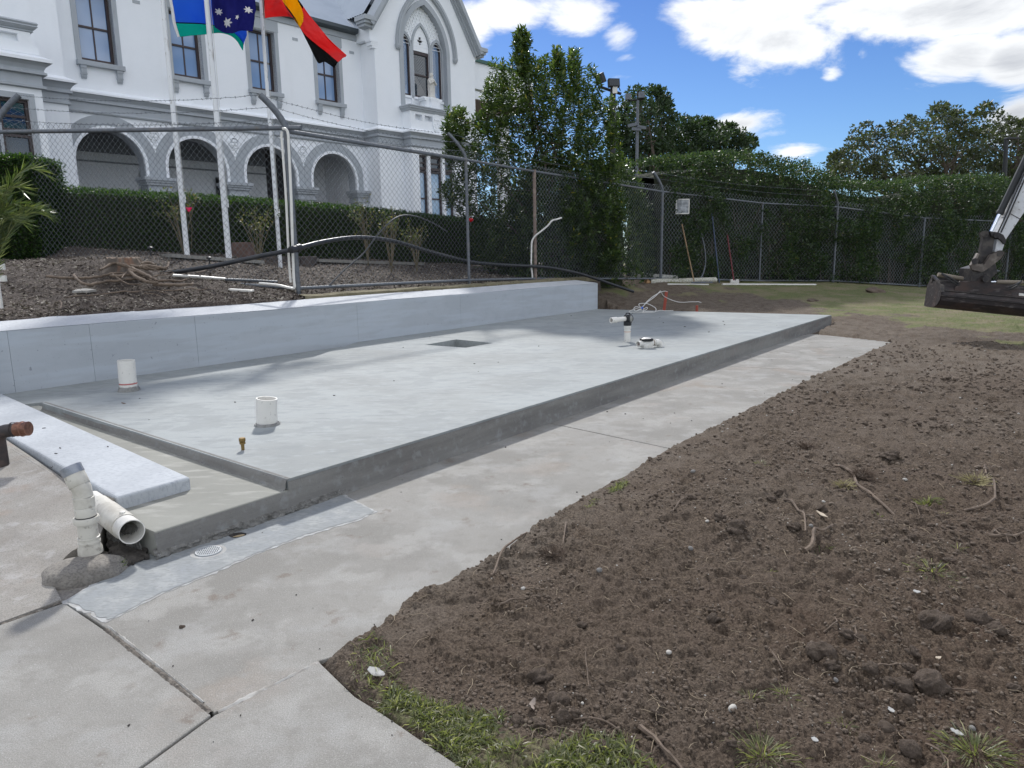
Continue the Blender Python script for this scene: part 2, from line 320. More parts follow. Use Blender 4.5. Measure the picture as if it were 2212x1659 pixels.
def soil_height(x, y):
    d = polydist(x, y, SOILB + [(.3, -3), (80, -3), (80, 90), (-30, 90), tuple(S2W(14.2, 5.3).xy), tuple(S2W(14.05, 0.0).xy), tuple(onz(1766, 721).xy)])
    base = low(x, y)
    mound = np.exp(-((x - 1.6) ** 2 / 2.2 + (y - 4.0) ** 2 / 2.6)) * .06 + np.exp(-((x - 3.8) ** 2 / 3 + (y - 6.0) ** 2 / 4)) * .03
    rough = (fbm(x, y, 1.3, 4) - .5) * .10 + (fbm(x + 9, y, 5, 4) - .5) * .06
    fine = (fbm(x, y + 4, 26, 4, .72) - .5) * .042 + np.maximum(fbm(x, y + 31, 14, 4, .65) - .58, 0) * .09 - np.maximum(fbm(x + 77, y, 8, 3) - .62, 0) * .12
    # churned tracks running away from the camera on the right
    rut = np.sin((x * .93 - y * .36) * 4.2 + fbm(x, y, .8, 3) * 5) * .012 * np.clip((y - 5) / 4, 0, 1)
    far = np.clip((y - 14) / 5, 0, 1)
    r = rough * (1 - .6 * far) + fine * (1 - .7 * far) + rut * (1 - far)
    e = np.clip((d + .03 + (fbm(x, y, 9, 3) - .5) * .05 * np.clip((5.4 - y) / 1.5, 0, 1)) / .08, 0, 1); e = e * e * (3 - 2 * e)
    lines = 0
    for ax_, ay_, bx_, by_, w_, dp in GROOVES:
        ex, ey = bx_ - ax_, by_ - ay_; t_ = np.clip(((x - ax_) * ex + (y - ay_) * ey) / (ex * ex + ey * ey), 0, 1); dd = np.hypot(x - ax_ - ex * t_, y - ay_ - ey * t_) + (fbm(x, y, 4, 2) - .5) * .03; lines = lines - dp * np.exp(-(dd / w_) ** 2) + dp * .7 * np.exp(-((dd - 1.9 * w_) / w_) ** 2)
    rough = rough + lines
    grassy = np.exp(-((x + .05) ** 2 + (y - 2.2) ** 2) / .6)
    crust = np.maximum(fbm(x * .93 - y * .36, (x * .36 + y * .93) * 4.5, 1.6, 4) - .5, 0) * .10 * np.clip((y - 4.5) / 3, 0, 1) * (1 - far); mound = mound + crust
    r = np.where(d < .42, np.maximum(r, -.004), r)
    h = base + e * (mound + r + .014 - .012 * grassy) + (1 - e) * (-.035) + (fbm(x, y, 30, 2) - .5) * .03 * (1 - e)
    h = np.where((d < .01) & (h < .12), np.minimum(h, -.018), h)
    return h, d
th = np.r_[np.linspace(R_(-20), R_(47), 120), np.linspace(R_(47.12), R_(112), 700), np.linspace(R_(112.5), R_(120), 12)]; na = len(th)
rad = np.r_[np.exp(np.linspace(math.log(1.5), math.log(9.5), 620)), np.exp(np.linspace(math.log(9.56), math.log(70), 260))]; nr = len(rad)
TH, RD = np.meshgrid(th, rad); gx = RD * np.cos(TH); gy = RD * np.sin(TH)
gh, gd = soil_height(gx, gy)
ss = (gx - C0.x) * SU.x + (gy - C0.y) * SU.y; tt = (gx - C0.x) * SN.x + (gy - C0.y) * SN.y
hide = (tt > 5.5) & (ss < 14.0); gh = np.where(hide, np.minimum(gh, .1), gh)
undr = (tt > .25) & (ss < 13.75) & (tt < 5.6); gh = np.where(undr, -.12, gh)
V = np.stack([gx, gy, gh], -1).reshape(-1, 3)
i = np.arange(nr - 1)[:, None] * na + np.arange(na - 1)[None]; i = i.ravel(); F = np.stack([i, i + 1, i + na + 1, i + na], 1)
keep = ~(undr & (gd < -.5)).reshape(-1)[F].all(1) & ~((ss < -.6) & (tt > .1)).reshape(-1)[F].all(1) & ~((gd < -.35) & (ss < 13)).reshape(-1)[F].all(1)
F = F[keep]
# lawn: a band along the fence, thinning towards the dug soil
LAWN = [tuple(hit(x, y, low).xy) for x, y in ((1330, 606), (1345, 613), (1420, 618), (1500, 628), (1600, 640), (1690, 655), (1770, 672), (1850, 690), (1950, 705), (2060, 718), (2212, 738), (2500, 770))] + [(70, 20), (80, 90), (0, 90), tuple(FP[4].xy), tuple(FP[3].xy)]
ld_ = polydist(gx, gy, LAWN)
gr = np.clip(ld_ / 1.3 + .15 + (fbm(gx, gy, 1.2, 4) - .5) * 4.2, 0, .85)
FGR = [tuple(onz(x, y).xy) for x, y in ((775, 1445), (800, 1400), (835, 1440), (850, 1490), (905, 1520), (960, 1540), (1010, 1555), (1075, 1560), (1150, 1590), (1230, 1600), (1330, 1625), (1400, 1680), (1450, 1800), (1080, 1760), (1000, 1659), (905, 1595), (840, 1550), (790, 1515))]
fd = polydist(gx, gy, FGR); gr = np.maximum(gr, np.clip(fd / .12 + .1 + (fbm(gx, gy, 6, 3) - .5) * 2, 0, .5))
me = fastmesh('ground', V, F, tint=gr.ravel(), smooth=True)
dust = me.attributes.new('dust', 'FLOAT', 'POINT')
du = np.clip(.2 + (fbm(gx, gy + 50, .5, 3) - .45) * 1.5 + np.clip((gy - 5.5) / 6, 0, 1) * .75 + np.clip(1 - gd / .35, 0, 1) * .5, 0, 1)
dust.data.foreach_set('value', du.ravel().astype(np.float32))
def ground_mat():
    m = bpy.data.materials.new('dug_soil_and_lawn'); m.use_nodes = True; t = m.node_tree; b = t.nodes['Principled BSDF']
    tc = t.nodes.new('ShaderNodeTexCoord').outputs['Object']
    gf = N(t, 'ShaderNodeAttribute', attribute_name='tint').outputs['Fac']; df = N(t, 'ShaderNodeAttribute', attribute_name='dust').outputs['Fac']
    n1 = N(t, 'ShaderNodeTexNoise', i_Vector=tc, i_Scale=90.0, i_Detail=5.0, i_Roughness=.7).outputs[0]
    n2 = N(t, 'ShaderNodeTexNoise', i_Vector=tc, i_Scale=6.0, i_Detail=6.0, i_Roughness=.65).outputs[0]
    n3 = N(t, 'ShaderNodeTexNoise', i_Vector=tc, i_Scale=240.0, i_Detail=2.0).outputs[0]
    soil = mixc(t, maprange(t, n1, .35, .7), (.044, .032, .023), (.165, .124, .090))  # grain tone; its dark end also paints shade into the bump pits
    soil = mixc(t, maprange(t, n2, .4, .7), soil, mixc(t, .55, soil, (.085, .056, .040)))
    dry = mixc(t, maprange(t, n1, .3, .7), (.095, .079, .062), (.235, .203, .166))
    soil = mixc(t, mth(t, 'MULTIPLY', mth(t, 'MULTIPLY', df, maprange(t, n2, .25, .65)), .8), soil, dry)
    soil = mixc(t, mth(t, 'MULTIPLY', maprange(t, n3, .70, .76), .7), soil, (.36, .33, .28))
    gn = N(t, 'ShaderNodeTexNoise', i_Vector=tc, i_Scale=30.0, i_Detail=6.0, i_Roughness=.8).outputs[0]
    gn2 = N(t, 'ShaderNodeTexNoise', i_Vector=tc, i_Scale=1.3, i_Detail=5.0, i_Roughness=.6).outputs[0]
    grass = mixc(t, maprange(t, gn, .35, .65), (.075, .095, .04), (.18, .185, .085))
    grass = mixc(t, maprange(t, gn2, .4, .62), grass, (.19, .165, .105))
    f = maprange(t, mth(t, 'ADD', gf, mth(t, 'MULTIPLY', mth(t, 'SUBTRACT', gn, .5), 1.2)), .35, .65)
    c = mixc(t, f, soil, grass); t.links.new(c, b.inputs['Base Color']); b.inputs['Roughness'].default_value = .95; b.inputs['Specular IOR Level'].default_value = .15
    b1 = N(t, 'ShaderNodeBump', i_Strength=.9, i_Distance=.012, i_Height=n1); b2 = N(t, 'ShaderNodeBump', i_Strength=.7, i_Distance=.005, i_Height=n3, i_Normal=b1.outputs[0])
    t.links.new(b2.outputs[0], b.inputs['Normal']); return m
GROUND = ground_mat()
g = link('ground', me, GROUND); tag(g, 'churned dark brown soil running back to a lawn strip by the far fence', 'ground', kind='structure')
# wide earth sheet to the horizon
o = MB().add([(-400, -60, -.35), (500, -60, -.35), (500, 600, -.35), (-400, 600, -.35)], [(0, 1, 2, 3)]).build('terrain', mat('far_grass', (.13, .14, .07), .95, [(.3, 5, .4, .7, (.16, .15, .09), .7)]))
tag(o, 'distant grassed ground beyond the school fence', 'ground', kind='structure')

# ---------------------------------------------------------------- garden bed
us = np.linspace(-16, 14.2, 380); ws = np.r_[np.linspace(5.95, 16, 300), np.linspace(16.3, 40, 60)]
US, WS = np.meshgrid(us, ws); gx2 = C0.x + SU.x * US + SN.x * WS; gy2 = C0.y + SU.y * US + SN.y * WS
near = np.clip(1 - (WS - 6) / 8, .25, 1)
gz = gar(gx2, gy2) + ((fbm(gx2, gy2, 3, 4) - .5) * .10 + (np.abs(fbm(gx2, gy2, 18, 3) - .5)) * .10) * near - .02
heap = hit(230, 600, gar); gz += .26 * np.exp(-(((gx2 - heap.x) / 1.0) ** 2 + ((gy2 - heap.y) / .7) ** 2))
gz = np.where(WS < 6.0, gz - .25, gz)
nU, nW = len(us), len(ws); i = (np.arange(nW - 1)[:, None] * nU + np.arange(nU - 1)[None]).ravel(); F = np.stack([i, i + 1, i + nU + 1, i + nU], 1)
me = fastmesh('garden_bed', np.stack([gx2, gy2, gz], -1).reshape(-1, 3), F, smooth=True)
def gar_h(x, y): return gar(x, y) + .26 * np.exp(-(((np.asarray(x) - heap.x) / 1.0) ** 2 + ((np.asarray(y) - heap.y) / .7) ** 2))
MULCH = mat('bark_mulch', (.045, .034, .028), .95, [(26, 5, .38, .62, (.11, .088, .072), .9), (60, 4, .58, .68, (.42, .38, .34), .75), (5, 5, .5, .7, (.035, .026, .022), .7)], [(60, .8, .03), (20, .5, .05)])
o = link('garden_bed', me, MULCH); tag(o, 'bark mulched garden bed rising behind the retaining wall', 'garden bed', kind='structure')

# ---------------------------------------------------------------- concrete slab with stepped end
def swb(mb, s0, s1, t0, t1, z0, z1):
    c = [S2W(s, t, z0) for s, t in ((s0, t0), (s1, t0), (s1, t1), (s0, t1))]; return mb.prism(c, (0, 0, z1 - z0))
slab = empty('concrete_slab', S2W(7, 2.7)); slab['kind'] = 'structure'; tag(slab, 'freshly poured pale grey concrete slab in front of the retaining wall', 'slab')
def sub(o, par): o.parent = par; o.matrix_parent_inverse = Matrix.Translation(-par.location) if par.rotation_euler[2] == 0 else par.matrix_basis.inverted(); return o
far0 = sp(1806, 681, .22); far1 = sp(1327, 669, .22); l0 = sp(89, 870, .22)
TW = 5.385
pit = [sp(x, y, .22) for x, y in ((918, 745), (1006, 751), (1066, 741), (985, 733))]
outer = [(0, 0), (far0[0], 0), (far1[0], TW), (5.2, TW), (3.6, l0[1] + .28), (1.8, l0[1] + .12), (l0[0] + .04, l0[1] + .02), (l0[0], l0[1] - .02)]
pts = [[S2W(s, t, .22) for s, t in outer], [S2W(s, t, .22) for s, t in pit]]
mb = MB(); tri = tessellate_polygon([[Vector((p.x, p.y, 0)) for p in l] for l in pts]); flat = pts[0] + pts[1]; n = len(flat)
mb.add(flat, [tuple(t) for t in tri])
for l in pts:
    m_ = len(l); mb.add(l + [p - Vector((0, 0, .26 if l is pts[1] else .30)) for p in l], [(i, (i + 1) % m_, (i + 1) % m_ + m_, i + m_) for i in range(m_)])
mb.add([p - Vector((0, 0, .26)) for p in pts[1]], [(0, 1, 2, 3)])
sub(mb.build('slab_top', CONC_N, bevel=.012), slab)
sub(MB().prism([S2W(-6, 4.75, .178), S2W(.1, 4.52, .178), S2W(.6, 4.3, .178), S2W(6, 4.3, .178), S2W(6, 5.45, .178), S2W(-6, 5.45, .178)], (0, 0, -.1)).build('back_strip', CONC_N), slab)
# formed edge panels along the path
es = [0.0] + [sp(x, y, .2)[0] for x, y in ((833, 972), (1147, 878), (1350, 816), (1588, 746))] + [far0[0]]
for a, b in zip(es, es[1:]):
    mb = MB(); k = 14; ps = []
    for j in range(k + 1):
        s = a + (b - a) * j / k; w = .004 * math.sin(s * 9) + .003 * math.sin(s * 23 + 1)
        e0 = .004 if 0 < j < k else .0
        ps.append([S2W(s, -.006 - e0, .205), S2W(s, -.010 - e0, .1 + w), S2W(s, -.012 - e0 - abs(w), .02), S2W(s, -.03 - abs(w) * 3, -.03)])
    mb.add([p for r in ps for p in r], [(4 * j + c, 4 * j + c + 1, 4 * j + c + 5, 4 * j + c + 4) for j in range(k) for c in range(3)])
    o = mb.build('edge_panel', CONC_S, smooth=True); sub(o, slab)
# step-down ledge at the near end
lz = .15
LE = [S2W(.02, -.0, lz), S2W(.02, 6.1, lz)] + [onz(x, y, lz) for x, y in ((-420, 760), (-420, 1010), (0, 1010), (200, 1090), (228, 1126), (310, 1136), (330, 1130))] 
LE = [S2W(.06, -.006, lz), S2W(.2, 5.5, lz), S2W(-6, 5.5, lz), S2W(-6, 2.4, lz), onz(0, 955, lz), onz(215, 1070, lz), onz(240, 1128, lz), onz(306, 1138, lz), S2W(sp(306, 1138, lz)[0] + .004, -.006, lz)]
ng = 60; mb = MB()
mb.prism(LE, (0, 0, -.19)); o = mb.build('lower_ledge', mat('ledge_concrete', (.27, .27, .24), .88, [(1.5, 7, .35, .7, (.215, .215, .19), .8), (6, 7, .5, .7, (.40, .395, .36), .6, (.5, 2, 1)), (80, 3, .6, .75, (.2, .2, .18), .5)], [(60, .3, .006), (12, .2, .01)]), bevel=.01); sub(o, slab)
# rough underpour at the ledge face
s_a = sp(306, 1138, lz)[0]; mb = MB(); k = 240; rows = []
for j in range(k + 1):
    s = s_a - .02 + (.62 - s_a) * j / k; fade = min(1, max(0, (.60 - s) / .5)); row = []
    for c in range(7):
        z = .052 + .012 * vnoise(np.array([s * 6.]), np.array([3.]))[0] - c * .013; nb = (fbm(np.array([s]), np.array([c * .045]), 38, 3)[0]) * .040 * min(1, c / 2.) * fade
        row.append(S2W(s, (-.013 - nb - .006 * (c > 3)) if c else -.004, z))
    rows.append(row)
mb.add([p for r in rows for p in r], [(7 * j + c, 7 * j + c + 1, 7 * j + c + 8, 7 * j + c + 7) for j in range(k) for c in range(6)])
sub(mb.build('rough_footing', mat('rough_footing', (.22, .215, .20), .95, [(30, 6, .4, .6, (.11, .105, .095), .8), (60, 4, .58, .68, (.36, .36, .34), .6)], [(50, .9, .02)])), slab)
# broken end of the ledge beside the drain pipe
mb = MB(); rows = []; q0, q1 = onz(309, 1139, lz), onz(238, 1126, lz); ed_ = (q1 - q0).normalized(); nd = Vector((ed_.y, -ed_.x, 0)); nd = nd if nd.y < 0 else -nd; k = 80
for j in range(k + 1):
    p = q0.lerp(q1, j / k); row = []
    for c in range(9): z = .148 - c * .021; nb = fbm(np.array([j * .02]), np.array([c * .055 + 9]), 26, 3)[0] * .05 * min(1, c / 2.5); row.append(Vector((p.x, p.y, z)) + nd * (.002 + nb))
    rows.append(row)
mb.add([p for r in rows for p in r], [(9 * j + c, 9 * j + c + 1, 9 * j + c + 10, 9 * j + c + 9) for j in range(k) for c in range(8)])
sub(mb.build('broken_end', MATS['rough_footing']), slab)
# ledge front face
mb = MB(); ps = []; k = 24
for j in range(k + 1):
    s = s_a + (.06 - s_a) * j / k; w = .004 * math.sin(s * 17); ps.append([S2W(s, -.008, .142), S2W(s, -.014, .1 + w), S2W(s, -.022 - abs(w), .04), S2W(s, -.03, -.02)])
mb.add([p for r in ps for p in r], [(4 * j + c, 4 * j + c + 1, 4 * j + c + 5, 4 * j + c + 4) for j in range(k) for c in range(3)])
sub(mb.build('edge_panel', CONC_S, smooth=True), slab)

# rounded darker step edge of the slab above the ledge
mb = MB(); rows = []; k = 60; e0, e1 = S2W(.0, -.004, 0), S2W(l0[0] + .02, l0[1], 0); ee = (e1 - e0).normalized(); en = Vector((-ee.y, ee.x, 0))
if en.dot(SU) > 0: en = -en
for j in range(k + 1):
    p = e0.lerp(e1, j / k); w = .003 * (vnoise(np.array([j * .9]), np.array([2.]))[0] - .5); rows.append([p - en * .022 + Vector((0, 0, .2225 + w * .2)), p - en * .004 + Vector((0, 0, .221)), p + en * (.010 + w) + Vector((0, 0, .208)), p + en * (.016 + w) + Vector((0, 0, .185)), p + en * (.018 - w) + Vector((0, 0, .165)), p + en * (.030 + w * 2) + Vector((0, 0, .149))])
mb.add([q for r in rows for q in r], [(6 * j + c, 6 * j + c + 1, 6 * j + c + 7, 6 * j + c + 6) for j in range(k) for c in range(5)])
sub(mb.build('step_edge', CONC_S, smooth=True), slab)
# pale kerb lying on the ledge
kz = .235; KB = [onz(411, 1030, kz), onz(251, 1074, kz), onz(0, 931, kz)]
dirn = (KB[2] - KB[1]).normalized(); top2 = onz(0, 848, kz); KB.append(KB[2] + dirn * 4); d2 = (top2 - KB[0]).normalized(); KB += [top2 + d2 * 4]
o = MB().prism(KB, (0, 0, -.10)).build('kerb', CONC_K, bevel=.018, seg=3); tag(o, 'pale cement kerb block running off left across the ledge', 'kerb')

# ---------------------------------------------------------------- retaining wall
wall = empty('retaining_wall', S2W(7, TW)); tag(wall, 'long smooth blue-grey concrete retaining wall holding the mulched garden', 'retaining wall')
js = [-9.0, -5.0] + [sp(x, y, .22)[0] for x, y in ((60, 847), (235, 822), (459, 790), (804, 741), (1026, 710), (1157, 691), (1282, 673))] + [far1[0]]
js = sorted(js)
def wtop(s): return .872 + .004 * math.sin(s * 1.3)
for a, b in zip(js, js[1:]):
    mb = MB(); g_ = .0016; k = max(2, int((b - a) / .4)); rows = []
    for j in range(k + 1):
        s = a + g_ + (b - a - 2 * g_) * j / k; zt = wtop(s); y_ = TW + .004 * math.sin(s * 2.1)
        rows.append([S2W(s, y_ + .03, -.1), S2W(s, y_, .1), S2W(s, y_, zt - .015), S2W(s, y_ + .012, zt), S2W(s, TW + .72, zt + .07), S2W(s, TW + .74, .3)])
    q = len(rows[0]); mb.add([p for r in rows for p in r], [(q * j + c, q * j + c + 1, q * j + c + q + 1, q * j + c + q) for j in range(k) for c in range(q - 1)] + [tuple(range(q)), tuple(k * q + c for c in range(q))])
    sub(mb.build('wall_panel', CONC_W), wall)
CAPM = mat('trowelled_wall_top', (.50, .52, .54), .85, [(2, 7, .4, .64, (.44, .46, .48), .8, (3, 1, 1)), (30, 6, .5, .66, (.38, .39, .41), .6)], [(40, .3, .01)])
mb = MB(); rows = []; k = 80
for j in range(k + 1):
    s = js[0] + (far1[0] - js[0]) * j / k; zt = wtop(s) + .004; e = .62 + .06 * vnoise(np.array([s * 3.]), np.array([1.]))[0]
    rows.append([S2W(s, TW + .002, zt - .004), S2W(s, TW + .02, zt), S2W(s, TW + .3, zt + .031), S2W(s, TW + e, zt + .066), S2W(s, TW + e + .03, zt + .02)])
mb.add([p for r in rows for p in r], [(5 * j + c, 5 * j + c + 1, 5 * j + c + 6, 5 * j + c + 5) for j in range(k) for c in range(4)])
sub(mb.build('wall_cap', CAPM), wall)
# mossy old kerb behind the cap, under the fence
mb = MB(); rows = []; k = 60; sA = W2S(FP[1])[0] - .1
for j in range(k + 1):
    s = sA + (14.1 - sA) * j / k; w = .02 * vnoise(np.array([s * 4.]), np.array([7.]))[0]
    rows.append([S2W(s, TW + .70 - w, .80), S2W(s, TW + .70 - w, .975 + w), S2W(s, TW + .86, 1.0 + w), S2W(s, TW + .93, .9)])
mb.add([p for r in rows for p in r], [(4 * j + c, 4 * j + c + 1, 4 * j + c + 5, 4 * j + c + 4) for j in range(k) for c in range(3)])
o = mb.build('mossy_kerb', mat('mossy_concrete', (.20, .175, .11), .95, [(6, 6, .4, .7, (.10, .09, .05), .8), (20, 5, .55, .7, (.30, .28, .22), .6)], [(30, .6, .02)])); tag(o, 'mossy brown concrete strip under the chain-link fence behind the wall', 'kerb')

# ---------------------------------------------------------------- old footpath in bays
path = empty('path', onz(1100, 1150)); path['kind'] = 'structure'; tag(path, 'old weathered concrete footpath laid in bays beside the new slab', 'path')
def wp(*pts): return [onz(x, y) if len(pts[0]) == 2 else None for x, y in pts]
pl = lambda s: S2W(s, .2); pr_ = lambda s: S2W(s, -1.36 - .017 * s)
sj1a, _ = sp(1182, 911, 0); sj1b, _ = sp(1458, 972, 0); sj2a, _ = sp(1655, 797 - 30, 0); 
j0a, j0b, j0c = onz(225, 1357), onz(461, 1543), onz(692, 1428)
gap = .006
def shrink(P, d=gap):
    P = [Vector(p) for p in P]; c = sum(P, Vector()) / len(P); n = len(P); out = []
    area = sum(P[i].x * P[(i + 1) % n].y - P[(i + 1) % n].x * P[i].y for i in range(n)); sg = 1 if area > 0 else -1
    for i in range(n):
        a, b, c_ = P[i - 1], P[i], P[(i + 1) % n]; e1 = (b - a).normalized(); e2 = (c_ - b).normalized()
        n1 = Vector((-e1.y, e1.x, 0)) * sg; n2 = Vector((-e2.y, e2.x, 0)) * sg; m_ = (n1 + n2); m_ = m_ / max(.3, m_.dot(n1)); out.append(b + m_ * d)
    return out
bays = [
    [j0a, j0b, j0c, onz(860, 1385), onz(1120, 1262), onz(1330, 1120), S2W(sj1b, -1.50), S2W(sj1a, .2), S2W(-1.4, .2), onz(236, 1240), onz(140, 1300)],
    [S2W(sj1a, .2), S2W(sj1b, -1.50), S2W(7.4, -1.52), S2W(7.1, .2)],
    [S2W(7.1, .2), S2W(7.4, -1.50), onz(1928, 738), onz(1768, 721) + SN * .3],
    [j0a, onz(140, 1300), onz(0, 1348), onz(-500, 1520), onz(-500, 2600), onz(-300, 2100), j0b],
    [j0b, onz(-300, 2100), onz(300, 3400), onz(1500, 2400), onz(1010, 1662), onz(900, 1588), onz(830, 1540), onz(770, 1503), j0c]]
for b_ in bays:
    o = MB().prism(shrink(b_), (0, 0, -.09)).build('path_bay', CONC_O, bevel=.006); sub(o, path)
o = MB().prism([onz(-600, 1400), onz(-600, 3500), onz(1400, 3500), onz(1900, 760), onz(1760, 715), S2W(-1.5, .5)], (0, 0, -.02)).build('joint_filler', mat('joint_dirt', (.07, .06, .05), .95, [(30, 4, .4, .7, (.14, .12, .1), .8)])); o.location.z -= .055; sub(o, path)
# cement patch with feathered edge
import itertools
def ragged(P, step, amp, seed):
    out = []; n = len(P); rg = np.random.default_rng(seed)
    for i in range(n):
        a, b = Vector(P[i]), Vector(P[(i + 1) % n]); L = (b - a).length; k = max(1, int(L / step)); e = (b - a).normalized(); nn = Vector((-e.y, e.x, 0))
        for j in range(k): out.append(a + (b - a) * j / k + nn * float(rg.normal()) * amp * (j > 0))
    return out
PP = [onz(x, y) for x, y in ((135, 1300), (228, 1346), (262, 1330), (345, 1287), (455, 1242), (560, 1196), (640, 1166), (730, 1137), (775, 1125), (816, 1105), (772, 1085), (742, 1068))] + [S2W(-1.1, .1), onz(246, 1236)]
rim = [Vector((p.x, p.y, .0022)) for p in ragged(PP, .025, .005, 3)]
o = MB().prism(rim, (0, 0, -.03)).build('cement_rim', mat('cement_laitance', (.44, .45, .445), .9, [(12, 6, .35, .6, (.32, .315, .30), .95)], [(60, .4, .006)])); sub(o, path)
c_ = sum(PP, Vector()) / len(PP)
body = [Vector((p.x, p.y, .0042)) for p in ragged(shrink(PP, .016), .025, .006, 5)]
hc = onz(513, 1157); hole = [Vector((hc.x + .055 * math.cos(a) * (1 + .15 * math.sin(3 * a)), hc.y + .04 * math.sin(a) * (1 + .1 * math.cos(4 * a)), .0042)) for a in np.linspace(0, 2 * math.pi, 22, endpoint=False)]
mb = MB(); tri = tessellate_polygon([[Vector((p.x, p.y, 0)) for p in body], [Vector((p.x, p.y, 0)) for p in hole]]); mb.add(body + hole, [tuple(t) for t in tri])
mb.add(hole + [p - Vector((0, 0, .001)) for p in hole], [(i, (i + 1) % 22, (i + 1) % 22 + 22, i + 22) for i in range(22)])
o = mb.build('cement_patch', CONC_P); sub(o, path)
hm = mat('broken_hole', (.035, .03, .027), .95, [(40, 4, .5, .7, (.12, .11, .1), .8)], [(50, .8, .01)])
o = MB().lathe([(.05, 0), (.0505, .001), (.03, .0015), (.001, .0015)], (hc.x, hc.y, .0012), n=20, caps=False).build('broken_hole', hm); sub(o, path)
o = MB().prism([Vector((hc.x + x * .05, hc.y + y * .036, .0035)) for x, y in ((-.3, -.9), (.5, -.8), (.9, -.1), (.6, .1), (.1, -.3))], (0, 0, .004)).build('broken_hole_lip', mat('sandy_bedding', (.36, .28, .17), .95)); sub(o, path)

def resamp(P, n):
    L = [0]
    for a, b in zip(P, P[1:]): L.append(L[-1] + (b - a).length)
    out = []
    for j in range(n):
        d = L[-1] * j / (n - 1); i = min(len(P) - 2, max(k for k in range(len(L)) if L[k] <= d + 1e-9)); f = (d - L[i]) / max(1e-9, L[i + 1] - L[i]); out.append(P[i].lerp(P[i + 1], f))
    return out
# crumbly joint fillings
def jstrip(P, w, mt, name, seed, z=-.001, amp=.5):
    rg = np.random.default_rng(seed); Q = resamp([Vector(p) for p in P], max(3, int(sum((Vector(b) - Vector(a)).length for a, b in zip(P, P[1:])) / .012))); L_, R2 = [], []
    for i, p in enumerate(Q):
        e = (Q[min(i + 1, len(Q) - 1)] - Q[max(i - 1, 0)]).normalized(); nn = Vector((-e.y, e.x, 0)); a = w * (1 + amp * (fbm(np.array([i * .15]), np.array([seed * 3.]), 1, 3)[0] - .5) * 3); zz = z + float(rg.normal()) * .0012
        L_.append(p + nn * max(.003, a) + Vector((0, 0, zz - .004))); R2.append((p + Vector((0, 0, zz + .001)), p - nn * max(.003, a * .8) + Vector((0, 0, zz - .004))))
    mb = MB(); vs = []; [vs.extend([a, b[0], b[1]]) for a, b in zip(L_, R2)]
    mb.add(vs, [(3 * i + c, 3 * i + c + 1, 3 * i + c + 4, 3 * i + c + 3) for i in range(len(Q) - 1) for c in (0, 1)]); sub(mb.build(name, mt, None, True), path)
JD = mat('joint_crumbs', (.17, .15, .125), .95, [(40, 5, .4, .6, (.08, .07, .06), .9), (25, 4, .55, .7, (.33, .31, .28), .8)], [(80, .9, .01)]); JL = mat('joint_mortar', (.40, .39, .365), .95, [(14, 5, .4, .6, (.27, .25, .22), .8), (50, 4, .6, .7, (.50, .49, .47), .6)], [(80, .6, .006)])
jstrip([onz(228, 1360), onz(300, 1418), onz(380, 1480), onz(455, 1540)], .013, JD, 'joint_crumbs', 3, .003); jstrip([onz(232, 1352), onz(300, 1405), onz(370, 1462), onz(440, 1518)], .006, JL, 'joint_mortar', 5, .004)
jstrip([onz(470, 1538), onz(560, 1493), onz(688, 1430)], .012, JL, 'joint_mortar', 7, .003); jstrip([onz(2, 1347), onz(70, 1323), onz(133, 1299)], .012, JD, 'joint_crumbs', 9, .0)
jstrip([S2W(sj1a, .1), S2W(sj1b, -1.40)], .004, JD, 'joint_crumbs', 11, -.003)
# sloping old concrete at far left
up_ = [onz(x, y, .230) for x, y in ((-500, 650), (-250, 794), (0, 938), (120, 1006), (195, 1049), (246, 1076))]
lo_ = [Vector((*onz(x, y, z).xy, z)) for x, y, z in ((-900, 1680, 0), (-400, 1495, 0), (0, 1344, .004), (133, 1296, .004), (104, 1240, .03), (150, 1192, .085), (215, 1160, .10), (235, 1108, .13))]
nA, nB = 60, 40; A = resamp(up_, nA); Bq = resamp(lo_, nA); vs = []; zr = RBF([tuple(p) for p in resamp(up_, 14)] + [tuple(p + Vector((.001, .001, 0))) for p in resamp(lo_, 16)] + [tuple(onz(60, 1180, .085))])
for j in range(nB):
    f = j / (nB - 1)
    for i in range(nA):
        p = A[i].lerp(Bq[i], f); p.z = float(zr(np.array([p.x]), np.array([p.y]))[0]); p.z += .014 * math.sin(f * math.pi) * (vnoise(np.array([p.x * 4.]), np.array([p.y * 4.]))[0] - .2); vs.append(p)
mb = MB().add(vs, [(j * nA + i, j * nA + i + 1, (j + 1) * nA + i + 1, (j + 1) * nA + i) for j in range(nB - 1) for i in range(nA - 1)])
# thickness skirt on the right-hand end and joint
endr = [vs[j * nA + nA - 1] for j in range(nB)] ; mb.add(endr + [p - Vector((0, 0, .2)) for p in endr], [(i, i + 1, i + 1 + nB, i + nB) for i in range(nB - 1)])
lo2 = [vs[(nB - 1) * nA + i] for i in range(nA)]; mb.add(lo2 + [p - Vector((0, 0, .12)) for p in lo2], [(i, i + 1, i + 1 + nA, i + nA) for i in range(nA - 1)])
OLDS = mat('stained_old_concrete', (.33, .315, .285), .92, [(1.1, 7, .35, .65, (.23, .21, .185), .85), (3, 6, .5, .7, (.40, .39, .37), .6), (2, 6, .55, .7, (.27, .20, .15), .5), (150, 3, .45, .65, (.15, .14, .125), .6), (9, 7, .55, .7, (.44, .43, .42), .4)], [(120, .6, .005), (20, .4, .012)])
o = mb.build('sloping_path_bay', OLDS, smooth=True); sub(o, path)
